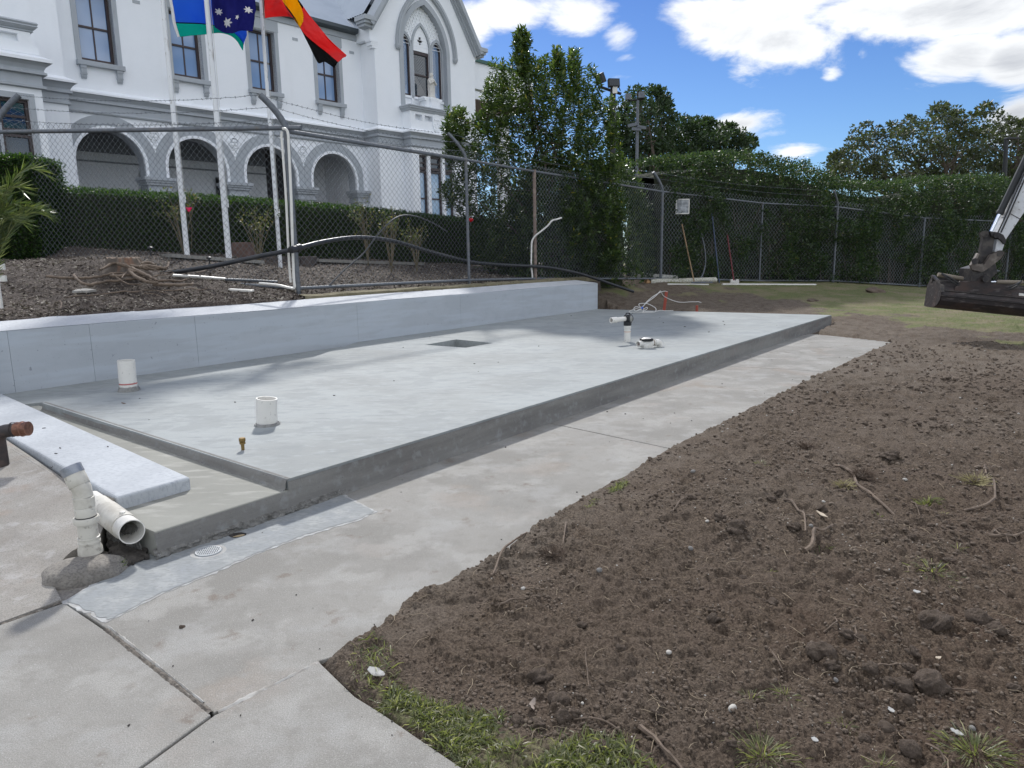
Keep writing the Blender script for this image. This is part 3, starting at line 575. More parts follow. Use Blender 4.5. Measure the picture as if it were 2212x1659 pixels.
# ---------------------------------------------------------------- the white two-storey building
bld = empty('institutional_building', (BO.x, BO.y, 0), BAZ)
tag(bld, 'white rendered two-storey building with grey trim, arcade and pointed gable behind the hedge', 'building')
def bpart(mb, name, mt, par=bld, **k): return mb.build(name, mt, par, **k)
def arc(cx, cz, r, a0, a1, n): return [(cx + r * math.cos(R_(a0 + (a1 - a0) * i / n)), cz + r * math.sin(R_(a0 + (a1 - a0) * i / n))) for i in range(n + 1)]
def pointed(cx, cz, w, h, n=8):
    """two-centred arch from (cx+w,cz) over the apex to (cx-w,cz)"""
    R = (h * h + w * w) / (2 * w); a = math.degrees(math.atan2(h, R - w)); x0 = cx + w - R
    r_ = [(x0 + R * math.cos(R_(a * i / n)), cz + R * math.sin(R_(a * i / n))) for i in range(n + 1)]
    return r_ + [(2 * cx - x, z) for x, z in reversed(r_[:-1])]
def band(mb, curve_in, curve_out, y0, y1):
    """a moulding between two open curves of equal length"""
    n = len(curve_in); v = []
    for (a, b) in zip(curve_in, curve_out): v += [(a[0], y1, a[1]), (a[0], y0, a[1]), (b[0], y0, b[1]), (b[0], y1, b[1])]
    f = [(4 * i + j, 4 * i + (j + 1) % 4, 4 * i + 4 + (j + 1) % 4, 4 * i + 4 + j) for i in range(n - 1) for j in range(4)] + [(0, 1, 2, 3), tuple(4 * (n - 1) + j for j in (3, 2, 1, 0))]
    return mb.add(v, f)
def cornice(mb, path_, prof):
    """path_: [(s,y)] plan polyline seen left to right, outward is -y side; prof: [(projection, z)]"""
    P = [Vector((a, b, 0)) for a, b in path_]; n = len(P); offs = []
    for i in range(n):
        e1 = (P[i] - P[i - 1]).normalized() if i else (P[1] - P[0]).normalized(); e2 = (P[i + 1] - P[i]).normalized() if i < n - 1 else e1
        n1 = Vector((e1.y, -e1.x, 0)); n2 = Vector((e2.y, -e2.x, 0)); m_ = n1 + n2; offs.append(m_ / max(.2, m_.dot(n1)))
    v = [P[i] + offs[i] * pr + Vector((0, 0, z)) for i in range(n) for pr, z in prof]; k = len(prof)
    return mb.add(v, [(k * i + j, k * i + j + 1, k * (i + 1) + j + 1, k * (i + 1) + j) for i in range(n - 1) for j in range(k - 1)] + [tuple(range(k)), tuple(k * (n - 1) + j for j in range(k - 1, -1, -1))])
GLASS = mat('painted_sky_glass', (.20, .31, .50), .05, metal=0.0, spec=1.0)  # blue base colour paints the reflected sky into the panes
BLIND = mat('pale_blind', (.42, .52, .68), .9)
DARKG = mat('dark_glass', (.02, .035, .05), .08, spec=1.0)
WC = [-1.35, 1.37, 4.09, 6.81]; ZG = 1.15
# main front wall: arches below, sash windows above
holes = []
ri, zs_ = 1.0, 4.62
for c in WC:
    lo_x = -2.32 if c == WC[0] else c - 1.06
    holes.append([(lo_x, ZG + .05), (c + 1.06, ZG + .05), (c + 1.06, 4.2), (c + ri, 4.22)] + arc(c, zs_, ri, 0, 180, 20) + [(c - ri, 4.22), (lo_x, 4.2)])
for c in WC: holes.append([(c - .50, 7.55), (c + .50, 7.55), (c + .50, 9.60), (c - .50, 9.60)])
outer = [(-4.5, ZG), (14.0, ZG), (14.0, 10.1), (-4.5, 10.1)]
bpart(MB().sheet(outer, holes, 0.0, .45), 'wall', WHITE)
# arch ring (grey) and white roll around each opening
for c in WC:
    n = 24; ci = [(c + 1.0, 4.25)] + arc(c, zs_, 1.10, 0, 180, n) + [(c - 1.0, 4.25)]; ci[0] = (c + 1.10, 4.25); ci[-1] = (c - 1.10, 4.25)
    co = []
    for x, z in [(c + 1.42, 4.25)] + arc(c, zs_, 1.42, 0, 180, n) + [(c - 1.42, 4.25)]:
        co.append((max(c - 1.357, min(c + 1.357, x)), z))
    # follow the neighbour where the rings meet
    for i, (x, z) in enumerate(co):
        if abs(x - c) > 1.356 and z > 4.3: co[i] = (x, min(z, zs_ + .42))
    if c == WC[0]: co = [(max(x, -2.64), z) for x, z in co]
    mb = MB(); band(mb, ci, co, -.035, 0.0); bpart(mb, 'arch_ring', GREYP)
    mb = MB(); a_, b_ = 1.0, 1.095
    band(mb, [(c + a_, 4.25)] + arc(c, zs_, a_, 0, 180, n) + [(c - a_, 4.25)], [(c + b_, 4.25)] + arc(c, zs_, b_, 0, 180, n) + [(c - b_, 4.25)], -.07, .02)
    bpart(mb, 'arch_roll', WHITE)
    # grey soffit inside the arch
    mb = MB(); v = []
    for x, z in [(c + .99, 4.25)] + arc(c, zs_, .99, 0, 180, n) + [(c - .99, 4.25)]: v += [(x, .03, z), (x, .44, z)]
    mb.add(v, [(2 * i, 2 * i + 1, 2 * i + 3, 2 * i + 2) for i in range(len(v) // 2 - 1)]); bpart(mb, 'arch_soffit', GREYP)
# capitals on the piers
for s in (-.01 + 0.02, 2.73, 5.45, 8.17):
    mb = MB()
    for w, z0, z1 in ((.50, 4.17, 4.27), (.46, 4.10, 4.17), (.42, 4.02, 4.10), (.36, 3.86, 4.02), (.40, 3.80, 3.86)):
        x1 = min(s + w, 8.37); mb.box((s - w, -.10 - (w - .36), z0), (x1, .47 + (w - .36) * .5, z1))
    bpart(mb, 'capital', GREYP)
    bpart(MB().box((s - .30, -.04, ZG), (min(s + .30, 8.37), .46, 3.8)), 'pier', WHITE)
# spandrel rosettes in low relief
for s in (.01, 2.73, 5.45):
    mb = MB(); z = 5.62
    mb.lathe([(.20, 0), (.20, .03), (.165, .045), (.15, .02)], (s, 0.0, z), (0, -1, 0), 20, caps=False)
    for k in range(4):
        a = math.pi / 4 + k * math.pi / 2; mb.lathe([(.055, .0), (.05, .03), (.02, .04)], (s + .075 * math.cos(a), 0, z + .075 * math.sin(a)), (0, -1, 0), 8)
    for k, (dx, dz) in enumerate(((-.09, -.32), (.09, -.32), (0, -.44), (-.05, -.22), (.06, -.24), (0, -.55))): mb.lathe([(.045, 0), (.035, .02), (.01, .03)], (s + dx, 0, z + dz), (0, -1, 0), 7)
    bpart(mb, 'rosette', WHITE)
# arcade interior
mb = MB(); mb.box((-4.4, 2.6, ZG), (5.35, 2.75, 6.2)); mb.box((8.0, .5, ZG), (8.3, 2.6, 6.2)); mb.box((-4.4, .5, 6.05), (8.3, 2.6, 6.2)); mb.box((-2.75, 1.1, ZG), (-2.55, 2.6, 6.0)); bpart(mb, 'arcade_wall', WHITE)
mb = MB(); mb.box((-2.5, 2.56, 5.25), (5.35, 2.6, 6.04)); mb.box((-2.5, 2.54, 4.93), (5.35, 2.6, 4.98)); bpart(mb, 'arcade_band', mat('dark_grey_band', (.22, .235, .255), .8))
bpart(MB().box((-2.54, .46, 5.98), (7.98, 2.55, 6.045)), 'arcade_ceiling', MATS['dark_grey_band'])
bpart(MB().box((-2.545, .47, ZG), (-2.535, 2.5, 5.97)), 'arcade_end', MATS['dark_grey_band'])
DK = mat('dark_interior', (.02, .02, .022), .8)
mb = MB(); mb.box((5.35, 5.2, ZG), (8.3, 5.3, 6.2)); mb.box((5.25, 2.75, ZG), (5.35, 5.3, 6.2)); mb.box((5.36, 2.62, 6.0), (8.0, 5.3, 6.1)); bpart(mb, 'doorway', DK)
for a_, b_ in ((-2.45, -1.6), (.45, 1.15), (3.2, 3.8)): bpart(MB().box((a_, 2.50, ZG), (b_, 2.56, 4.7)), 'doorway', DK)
bpart(MB().box((6.9, 2.3, ZG), (7.9, 2.42, 3.95)), 'door', mat('reddish_door', (.16, .075, .06), .6))
bpart(MB().box((7.1, 2.45, ZG), (8.3, 2.6, 6.0)), 'arcade_wall', WHITE)
# grey band and string mouldings, stepping round the projections
fr = [(-4.4, 0), (8.38, 0), (8.38, -.9), (9.64, -.9), (9.64, -1.4), (12.4, -1.4), (12.4, -.9), (13.9, -.9), (13.9, 2)]
bpart(cornice(MB(), fr, [(.0, 6.74), (.20, 6.62), (.20, 6.57), (.02, 6.57)]), 'string_top', WHITE)
bpart(cornice(MB(), fr, [(.0, 6.565), (.17, 6.565), (.12, 6.50), (.08, 6.45), (.075, 6.41), (.10, 6.39), (.10, 6.35), (.035, 6.33), (.03, 6.12), (.07, 6.10), (.08, 6.07), (.06, 6.03), (0, 6.02)]), 'string_band', GREYP)
# sash windows
def sash(c, z0, z1, w, y, par=bld, panes=2, blind=True, meet=None, glass=GLASS):
    wf = MB(); t_ = .07; meet = meet or (z0 + z1) / 2
    for a, b in (((c - w, y, z0), (c - w + t_, y + .1, z1)), ((c + w - t_, y, z0), (c + w, y + .1, z1)), ((c - w + t_, y, z1 - t_), (c + w - t_, y + .1, z1)), ((c - w + t_, y, z0), (c + w - t_, y + .1, z0 + .11))): wf.box(a, b)
    par = bpart(wf, 'window', BROWN, par)
    g = MB(); g.box((c - w + t_, y + .085, z0 + .11), (c + w - t_, y + .09, z1 - t_)); 
    m = MB(); m.box((c - w + t_, y + .03, meet - .03), (c + w - t_, y + .095, meet + .03))
    for k in range(1, panes): xx = c - w + t_ + (2 * w - 2 * t_) * k / panes; m.box((xx - .018, y + .04, z0 + .11), (xx + .018, y + .094, z1 - t_))
    bpart(m, 'sash_bar', BROWN, par)
    for k in range(panes):
        xa = c - w + t_ + (2 * w - 2 * t_) * k / panes; xb = c - w + t_ + (2 * w - 2 * t_) * (k + 1) / panes
        for q, (za, zb) in enumerate(((z0 + .11, meet), (meet, z1 - t_))):
            bpart(MB().box((xa + .01, y + .070, za), (xb - .01, y + .074, zb)), 'pane', glass, par)
    if blind: bpart(MB().box((c - w + t_, y + .12, meet), (c + w - t_, y + .13, z1 - t_)), 'blind', BLIND, par)
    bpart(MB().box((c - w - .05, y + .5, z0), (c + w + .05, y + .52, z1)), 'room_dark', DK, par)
for c in WC:
    sash(c, 7.56, 9.59, .49, .20)
    mb = MB(); mb.box((c - .66, -.16, 7.39), (c + .67, 0.0, 7.53))
    bpart(mb, 'window_sill', GREYP, bevel=.008)
    for dx in (-.50, .51):
        mb = MB(); x = c + dx
        for w, y, z0, z1 in ((.085, .13, 7.31, 7.39), (.075, .11, 7.17, 7.31), (.085, .10, 7.13, 7.17), (.075, .075, 7.06, 7.13), (.07, .05, 7.02, 7.06)): mb.box((x - w, -y, z0), (x + w, 0, z1))
        bpart(mb, 'sill_bracket', GREYP)
    mb = MB(); mb.box((c + .50, -.03, 7.53), (c + .64, .0, 9.62)); mb.box((c - .64, -.03, 7.53), (c - .50, .0, 9.62)); mb.box((c + .50, .0, 7.53), (c + .507, .2, 9.6)); bpart(mb, 'architrave', GREYP)
    mb = MB(); mb.box((c - .66, -.04, 9.62), (c + .66, 0, 9.99)); bpart(mb, 'lintel', GREYP)
for s in (-.1, 5.45, 7.95): bpart(MB().box((s - .11, -.012, 9.50), (s + .11, 0, 9.60)), 'air_vent', GREYP)
# frieze, gutter, main roof
bpart(MB().box((-4.6, -.06, 10.0), (8.18, .45, 10.22)), 'frieze', GREYP)
bpart(cornice(MB(), [(-4.6, -.06), (8.1, -.06)], [(0, 10.2), (.22, 10.22), (.27, 10.26), (.27, 10.38), (.22, 10.38), (.2, 10.28), (0, 10.28)]), 'gutter', mat('slate_gutter', (.06, .075, .085), .5))
ROOFM = mat('corrugated_roof_steel', (.42, .47, .53), .45, [(.8, 4, .4, .7, (.34, .39, .45), .6)], metal=.2)
def corr(P0, e, upv, L, H, pitch=.16, clip=None):
    """corrugated sheet: P0 corner, e along the eave, upv up the slope"""
    P0, e, upv = Vector(P0), Vector(e).normalized(), Vector(upv).normalized(); nn = e.cross(upv); k = int(L / pitch * 4); v = []; f = []
    for i in range(k + 1):
        x = L * i / k; h = (0, .02, 0, -.02)[i % 4]; ya, yb = clip(x) if clip else (0, H)
        v += [P0 + e * x + upv * ya + nn * h, P0 + e * x + upv * yb + nn * h]
    f = [(2 * i, 2 * i + 2, 2 * i + 3, 2 * i + 1) for i in range(k)]
    return v, f
v, f = corr((-4.7, -.30, 10.36), (1, 0, 0), (0, 1, .68), 16.5, 9.0); bpart(MB().add(v, f), 'main_roof', ROOFM)
v, f = corr((11.1, -.55, 15.05), (0, 1, 0), (-1, 0, -1.42), 9.0, 5.05); bpart(MB().add(v, f), 'gable_roof', ROOFM)
v, f = corr((11.1, -.55, 15.05), (0, 1, 0), (1, 0, -1.42), 9.0, 5.2); bpart(MB().add(v, f), 'gable_roof', ROOFM)
# valley flashing
vl = Vector((1, 1.42 / .68, 1.42)).normalized(); p0 = Vector((7.95, -.1, 10.50)); sd = Vector((1, -.3, 0)).normalized() * .10
bpart(MB().add([p0 - sd, p0 + sd, p0 + vl * 6 + sd, p0 + vl * 6 - sd], [(0, 1, 2, 3)]), 'valley_flashing', mat('pale_flashing', (.6, .62, .64), .4, metal=.2))
# gabled projection
GQ = -.9; sc = 11.12
def wallpoly(a, b): return [(a, ZG), (b, ZG)]
big = [(9.80, 7.66)] + [(12.18, 7.66)] + pointed(10.99, 9.95, 1.19, 1.82, 14)
front = [(8.38, ZG), (13.9, ZG), (13.9, 9.85), (14.0, 10.3), (sc, 14.75), (8.18, 10.4), (8.18, 9.92), (8.38, 9.65)]
lowh = [(10.02, 3.1), (12.0, 3.1), (12.0, 5.74), (10.02, 5.74)]
mb = MB().sheet(front, [big], GQ, GQ + .35); mb.box((8.38, GQ + .35, ZG), (8.62, 0, 9.9)); mb.box((8.18, GQ + .351, 9.93), (8.62, 0.1, 10.5)); mb.box((13.6, GQ + .35, ZG), (13.9, 4, 10.2)); bpart(mb, 'gable_wall', WHITE)
# kneeler scroll on the left corner
mb = MB()
for q, (a, b, z0, z1) in enumerate(((8.16, 8.52, 9.84, 9.93), (8.22, 8.50, 9.78, 9.84), (8.20, 8.48, 9.70, 9.78), (8.26, 8.47, 9.62, 9.70))): mb.box((a, GQ - .05 + .008 * q, z0), (b, GQ + .25, z1))
bpart(mb, 'kneeler', WHITE)
# raking cornice
for sx in (-1, 1):
    mb = MB(); ex = 8.0 if sx < 0 else 14.17
    foot = Vector((ex, 0, 10.46)); apex = Vector((sc, 0, 15.0)); dirr = (apex - foot).normalized(); nn = Vector((-dirr.z, 0, dirr.x)) * (1 if sx < 0 else -1)
    for off, th_, y in ((0.0, .17, -.34), (-.10, .10, -.26), (-.19, .09, -.17), (-.27, .07, -.09)):
        a = foot + nn * off; b = apex + nn * off; c_ = b - nn * th_; d_ = a - nn * th_
        mb.prism([Vector((p.x, GQ + y, p.z)) for p in (a, b, c_, d_)], (0, .6, 0))
    bpart(mb, 'raking_cornice', GREYP)
    mb = MB(); x0, x1 = (7.72, 8.3) if sx < 0 else (13.95, 14.42)
    mb.box((x0, GQ - .36, 10.50), (x1, GQ + .3, 10.66)); mb.box((x0 + .06, GQ - .28, 10.40), (x1 - .05, GQ + .3, 10.50)); mb.box((x0 + .12, GQ - .18, 10.30), (x1 - .08, GQ + .3, 10.40)); bpart(mb, 'cornice_return', GREYP)
# hood mould and grey pointed frame
mb = MB(); n = 16
def withlegs(c, cz, w, h, zb, n): return [(c + w, zb)] + pointed(c, cz, w, h, n) + [(c - w, zb)]
band(mb, withlegs(11.09, 9.95, 1.49, 2.28, 9.98, n), withlegs(11.09, 9.95, 1.66, 2.52, 9.98, n), GQ - .13, GQ); band(mb, withlegs(11.09, 9.95, 1.54, 2.35, 9.98, n), withlegs(11.09, 9.95, 1.61, 2.45, 9.98, n), GQ - .16, GQ - .12)
bpart(mb, 'hood_mould', GREYP)
for s in (9.51, 12.67): bpart(MB().lathe([(.03, -.16), (.09, -.1), (.12, -.02), (.12, .05), (.06, .07)], (s, GQ - .06, 9.93), (0, 0, 1), 10), 'hood_stop', GREYP)
mb = MB(); band(mb, withlegs(10.99, 9.95, 1.19, 1.82, 7.66, n), withlegs(10.99, 9.95, 1.38, 2.06, 7.66, n), GQ - .05, GQ); v = []
for x, z in withlegs(10.99, 9.95, 1.185, 1.815, 7.66, n): v += [(x, GQ, z), (x, GQ + .3, z)]
mb.add(v, [(2 * i, 2 * i + 1, 2 * i + 3, 2 * i + 2) for i in range(len(v) // 2 - 1)]); bpart(mb, 'pointed_frame', GREYP)
# tympanum with three lancets
ty = GQ + .22
lan = [(10.07, .27, 10.10, .42), (10.95, .44, 10.12, .88), (11.82, .27, 10.10, .42)]
hl = [[(c - w, 8.17), (c + w, 8.17)] + pointed(c, zz, w, h, 8) for c, w, zz, h in lan]
PAT = mat('diaper_relief', (.78, .78, .78), .85, bump=None)
bpart(MB().sheet([(9.82, 7.66), (12.16, 7.66)] + pointed(10.99, 9.95, 1.17, 1.80, 14), hl, ty, ty + .1), 'tympanum', WHITE)
mb = MB()
for r_i, z in enumerate(np.arange(10.2, 11.9, .125)):
    mb.box((9.83 + max(0, z - 10.2) * .55, ty - .014, z - .008), (12.15 - max(0, z - 10.2) * .55, ty, z + .008)) if not (10.3 < z < 11.06 and False) else None
    for x in np.arange(9.9 + (r_i % 2) * .075, 12.1, .15):
        w = 1.17 * math.sqrt(max(0, 1 - ((z - 9.95) / 1.86) ** 2)); 
        if abs(x - 10.99) > w - .08 or any(abs(x - c) < ww + .12 and z < zz + h * (1 - (abs(x - c) / (ww + .12)) ** 1.5) + .12 for c, ww, zz, h in lan): continue
        mb.lathe([(.045, 0), (.03, .03), (.008, .035)], (x, ty, z + .06), (0, -1, 0), 5)
o = bpart(mb, 'diaper_pattern', WHITE); o['kind'] = 'stuff'
for (c, w, zz, h) in lan:
    mb = MB(); band(mb, withlegs(c, zz, w, h, 8.17, 10), withlegs(c, zz, w + .085, h + .13, 8.17, 10), ty - .06, ty); bpart(mb, 'lancet_moulding', GREYP)
    mb = MB(); band(mb, withlegs(c, zz, w - .07, h - .09, 8.17, 10), withlegs(c, zz, w, h, 8.17, 10), ty + .03, ty + .12); mb.box((c - w, ty + .03, 8.17), (c + w, ty + .12, 8.25)); f_ = bpart(mb, 'window_frame', BROWN)
    if w < .35:
        P = [Vector((x, ty + .09, z)) for x, z in [(c - w + .07, 8.25), (c + w - .07, 8.25)] + pointed(c, zz, w - .07, h - .09, 8)]; bpart(MB().prism(P, (0, .01, 0)), 'pane', GLASS)
    else:
        bpart(MB().box((c - w + .07, ty + .09, 8.25), (c + w - .07, ty + .1, 9.98)), 'pane', DARKG)
        bpart(MB().box((c - w + .07, ty + .04, 9.05), (c + w - .07, ty + .12, 9.11)), 'sash_bar', BROWN); bpart(MB().box((c - w + .05, ty + .02, 9.88), (c + w - .05, ty + .1, 9.99)), 'sash_bar', BROWN)
        P = [(c - w + .02, 10.0), (c + w - .02, 10.0)] + pointed(c, zz, w - .02, h - .03, 8)
        quat = []
        for k in range(4): quat += arc(10.80 + .0 + .075 * math.cos(k * math.pi / 2), 10.42 + .10 * math.sin(k * math.pi / 2), .062, k * 90 - 110, k * 90 + 110, 7)
        quat = [(x + .13, z) for x, z in quat]
        bpart(MB().sheet(P, [quat], ty - .005, ty + .05), 'quatrefoil_panel', WHITE); bpart(MB().box((10.7, ty + .055, 10.2), (11.2, ty + .06, 10.65)), 'quatrefoil_dark', DK)
    # diamond leading
    lead = MB(); yy = ty + .083
    for z in np.arange(8.3, 9.95, .13):
        for sg in (-1, 1):
            x0, x1 = c - w + .07, c + w - .07; dz = (x1 - x0) * 1.3
            lead.tube([(x0, yy, z if sg > 0 else z + dz), (x1, yy, z + dz if sg > 0 else z)], .006, 3, False)
    o = bpart(lead, 'leading', mat('lead_came', (.25, .28, .32), .5)); 
mb = MB()
for s in (10.40, 11.50): mb.box((s - .07, ty - .05, 7.66), (s + .07, ty, 10.1))
bpart(mb, 'mullion', WHITE)
mb = MB(); mb.box((9.82, ty - .05, 8.08), (12.16, ty, 8.17)); bpart(mb, 'lancet_sill', WHITE)
# balcony bay with pedestal
bpart(MB().sheet([(9.64, ZG), (12.4, ZG), (12.4, 7.42), (9.64, 7.42)], [lowh, [(10.42, 7.10), (10.85, 7.10), (10.85, 7.32), (10.42, 7.32)], [(9.9, 7.08), (10.28, 7.08), (10.28, 7.32), (9.9, 7.32)]], -1.4, -1.2).box((9.64, -1.2, ZG), (9.85, -.9, 7.42)).box((12.2, -1.2, ZG), (12.4, -.9, 7.42)).box((9.66, -1.19, 6.8), (12.38, -.92, 7.4)), 'bay_wall', WHITE)
bpart(cornice(MB(), [(9.64, -.9), (9.64, -1.4), (12.4, -1.4), (12.4, -.9)], [(-.3, 7.66), (.14, 7.64), (.16, 7.60), (.12, 7.56), (.13, 7.53), (.08, 7.49), (.05, 7.43), (.0, 7.42)]), 'bay_cornice', GREYP)
mb = MB().prism([(11.02 + x, -1.4, z) for x, z in ((-.22, 7.36), (-.05, 7.42), (.1, 7.42), (.24, 7.34), (.22, 6.98), (.12, 6.78), (-.12, 6.78), (-.2, 6.95))], (0, -.05, 0))
for dx, z in ((-.1, 7.2), (.02, 7.2), (.12, 7.2), (-.1, 7.02), (.05, 7.05), (.1, 6.95), (-.05, 6.9)): mb.lathe([(.05, 0), (.03, .03)], (11.03 + dx, -1.45, z), (0, -1, 0), 6)
bpart(mb, 'shield_relief', WHITE)
mb = MB()
for w, z0, z1 in ((.52, 8.02, 8.10), (.46, 7.96, 8.02), (.38, 7.74, 7.96), (.44, 7.66, 7.74)): mb.box((11.02 - w, -1.28, z0), (11.02 + w, GQ, z1)); mb.box((11.02 - w * .45, -1.36, z0 + .002), (11.02 + w * .45, -1.28, z1 - .002))
bpart(mb, 'pedestal', WHITE)
# tripartite lower window
for i, (a, b) in enumerate(((10.04, 10.50), (10.68, 11.32), (11.50, 11.98))):
    sash((a + b) / 2, 3.12, 5.12, (b - a) / 2, -1.27, panes=1, glass=mat('painted_reflection_glass', (.30, .45, .62), .05, spec=1.0), blind=False, meet=4.0)  # paler blue base paints a stronger sky reflection into these panes
    sash((a + b) / 2, 5.16, 5.73, (b - a) / 2, -1.27, panes=1, glass=DARKG, blind=False)
mb = MB()
for s in (10.59, 11.41): mb.box((s - .085, -1.36, 3.1), (s + .085, -1.2, 5.74))
bpart(mb, 'mullion', WHITE)
# left projections
bpart(MB().sheet([(-7.0, ZG), (-2.66, ZG), (-2.66, 10.3), (-7.0, 10.3)], [], -.95, 0.1), 'side_wall', WHITE)
fl = [(-7, -.95), (-2.66, -.95), (-2.66, -.12)]
bpart(cornice(MB(), fl, [(.0, 6.78), (.24, 6.66), (.24, 6.60), (.02, 6.60)]), 'string_top', WHITE)
bpart(cornice(MB(), fl, [(.0, 6.595), (.2, 6.595), (.13, 6.52), (.08, 6.44), (.075, 6.40), (.12, 6.38), (.12, 6.33), (.035, 6.31), (.03, 6.10), (.07, 6.08), (.07, 6.03), (0, 6.02)]), 'string_band', GREYP)
aw = [(-4.75, 3.2), (-4.08, 3.2), (-4.08, 5.72), (-4.75, 5.72)]
bpart(MB().sheet([(-8, ZG), (-3.76, ZG), (-3.76, 6.7), (-8, 6.7)], [aw], -2.6, -2.3).box((-3.95, -2.3, ZG), (-3.76, -.95, 6.7)), 'porch_wall', WHITE)
f2 = [(-8, -2.6), (-3.76, -2.6), (-3.76, -1.0)]
bpart(cornice(MB(), f2, [(.0, 6.84), (.26, 6.72), (.26, 6.64), (.02, 6.64)]), 'string_top', WHITE)
bpart(cornice(MB(), f2, [(.0, 6.635), (.22, 6.635), (.14, 6.56), (.09, 6.47), (.085, 6.43), (.14, 6.40), (.14, 6.35), (.035, 6.33), (.03, 6.10), (.10, 6.08), (.10, 6.02), (0, 6.0)]), 'string_band', GREYP)
mb = MB().sheet([(-8, 6.84), (-3.70, 6.84), (-3.72, 7.02), (-3.83, 7.06), (-3.86, 7.36), (-8, 7.36)], [[(-4.9, 7.10), (-4.14, 7.10), (-4.14, 7.29), (-4.9, 7.29)]], -2.62, -2.45).box((-8, -2.46, 6.86), (-3.88, -2.38, 7.34)); bpart(mb, 'parapet', WHITE)
bpart(cornice(MB(), [(-8, -2.6), (-3.84, -2.6), (-3.84, -1.2)], [(-.2, 7.62), (.12, 7.60), (.15, 7.56), (.12, 7.52), (.14, 7.49), (.09, 7.45), (.03, 7.41), (.05, 7.38), (.0, 7.36)]), 'parapet_cornice', GREYP)
mb = MB(); band(mb, [(-4.75, 3.2), (-4.75, 5.72), (-4.08, 5.72), (-4.08, 3.2)], [(-4.88, 3.1), (-4.88, 5.86), (-3.95, 5.86), (-3.95, 3.1)], -2.63, -2.6); bpart(mb, 'architrave', GREYP)
sash(-4.415, 3.22, 4.85, .33, -2.5, panes=1, glass=DARKG, blind=False); sash(-4.415, 4.88, 5.71, .33, -2.5, panes=1, glass=DARKG, blind=False)
lead = MB()
for z in np.arange(4.95, 5.6, .13):
    for sg in (-1, 1): lead.tube([(-4.67, -2.435, z if sg > 0 else z + .3), (-4.16, -2.435, z + .3 if sg > 0 else z)], .006, 3, False)
bpart(lead, 'leading', MATS['lead_came'])
# flat-roofed link bridge at the right end
bpart(MB().box((13.92, 0, 8.80), (19, 3.5, 10.42)), 'link_wall', WHITE); bpart(MB().box((13.91, -.1, 10.42), (19.1, 3.6, 10.56)), 'link_fascia', mat('green_fascia', (.06, .13, .11), .6))
bpart(MB().box((13.92, -.03, 9.16), (19, 0, 9.24)), 'link_moulding', mat('olive_line', (.16, .17, .13), .7)); bpart(MB().box((13.95, .1, 8.74), (18.9, 3.4, 8.80)), 'link_soffit', mat('brown_soffit', (.14, .11, .10), .8))
for s in (18.2,): bpart(MB().box((s, 1.4, 1.0), (s + .5, 1.9, 8.74)), 'link_column', WHITE)
# back of the building so the roof stands on something
bpart(MB().box((-7, 12, 1), (13.9, 12.4, 10.3)), 'rear_wall', WHITE)

# ---------------------------------------------------------------- statue on the balcony pedestal
st = MB(); prof = [(.15, 0), (.17, .02), (.165, .06), (.14, .10), (.15, .3), (.155, .5), (.165, .62), (.17, .70), (.145, .76), (.085, .80), (.055, .825), (.085, .86), (.095, .92), (.085, .97), (.05, 1.005), (.0, 1.015)]
k = 20; vs = []
for r, h in prof:
    for j in range(k):
        a = 2 * math.pi * j / k; fold = 1 + (.10 * math.sin(7 * a + h * 2) if h < .6 else 0); hd = 1.0 if h < .8 else .9
        vs.append((r * fold * math.cos(a) * (1.0 if h > .78 else 1.05), r * fold * math.sin(a) * .78 * hd - (.02 if h > .8 else 0), h))
st.add(vs, [(i * k + j, i * k + (j + 1) % k, (i + 1) * k + (j + 1) % k, (i + 1) * k + j) for i in range(len(prof) - 1) for j in range(k)])
st.tube([(-.14, -.03, .68), (-.15, -.11, .55), (-.05, -.17, .62), (0, -.18, .70)], [.05, .05, .035, .02], 8); st.tube([(.14, -.03, .68), (.15, -.11, .55), (.05, -.17, .62), (0.01, -.18, .70)], [.05, .05, .035, .02], 8)
st.lathe([(.0, -.02), (.022, 0), (.02, .05), (.0, .075)], (0, -.085, .905), (0, 0, 1), 8)
stm = mat('pale_stone', (.62, .60, .56), .85, [(8, 5, .45, .7, (.48, .46, .43), .7)], [(30, .2, .01)])
o = st.build('statue', stm, smooth=True); p = B2W(11.05, 1.16, 8.10); o.location = p; o.rotation_euler = (0, 0, BAZ); tag(o, 'small pale stone statue of a veiled praying figure on the pedestal below the pointed window', 'statue')
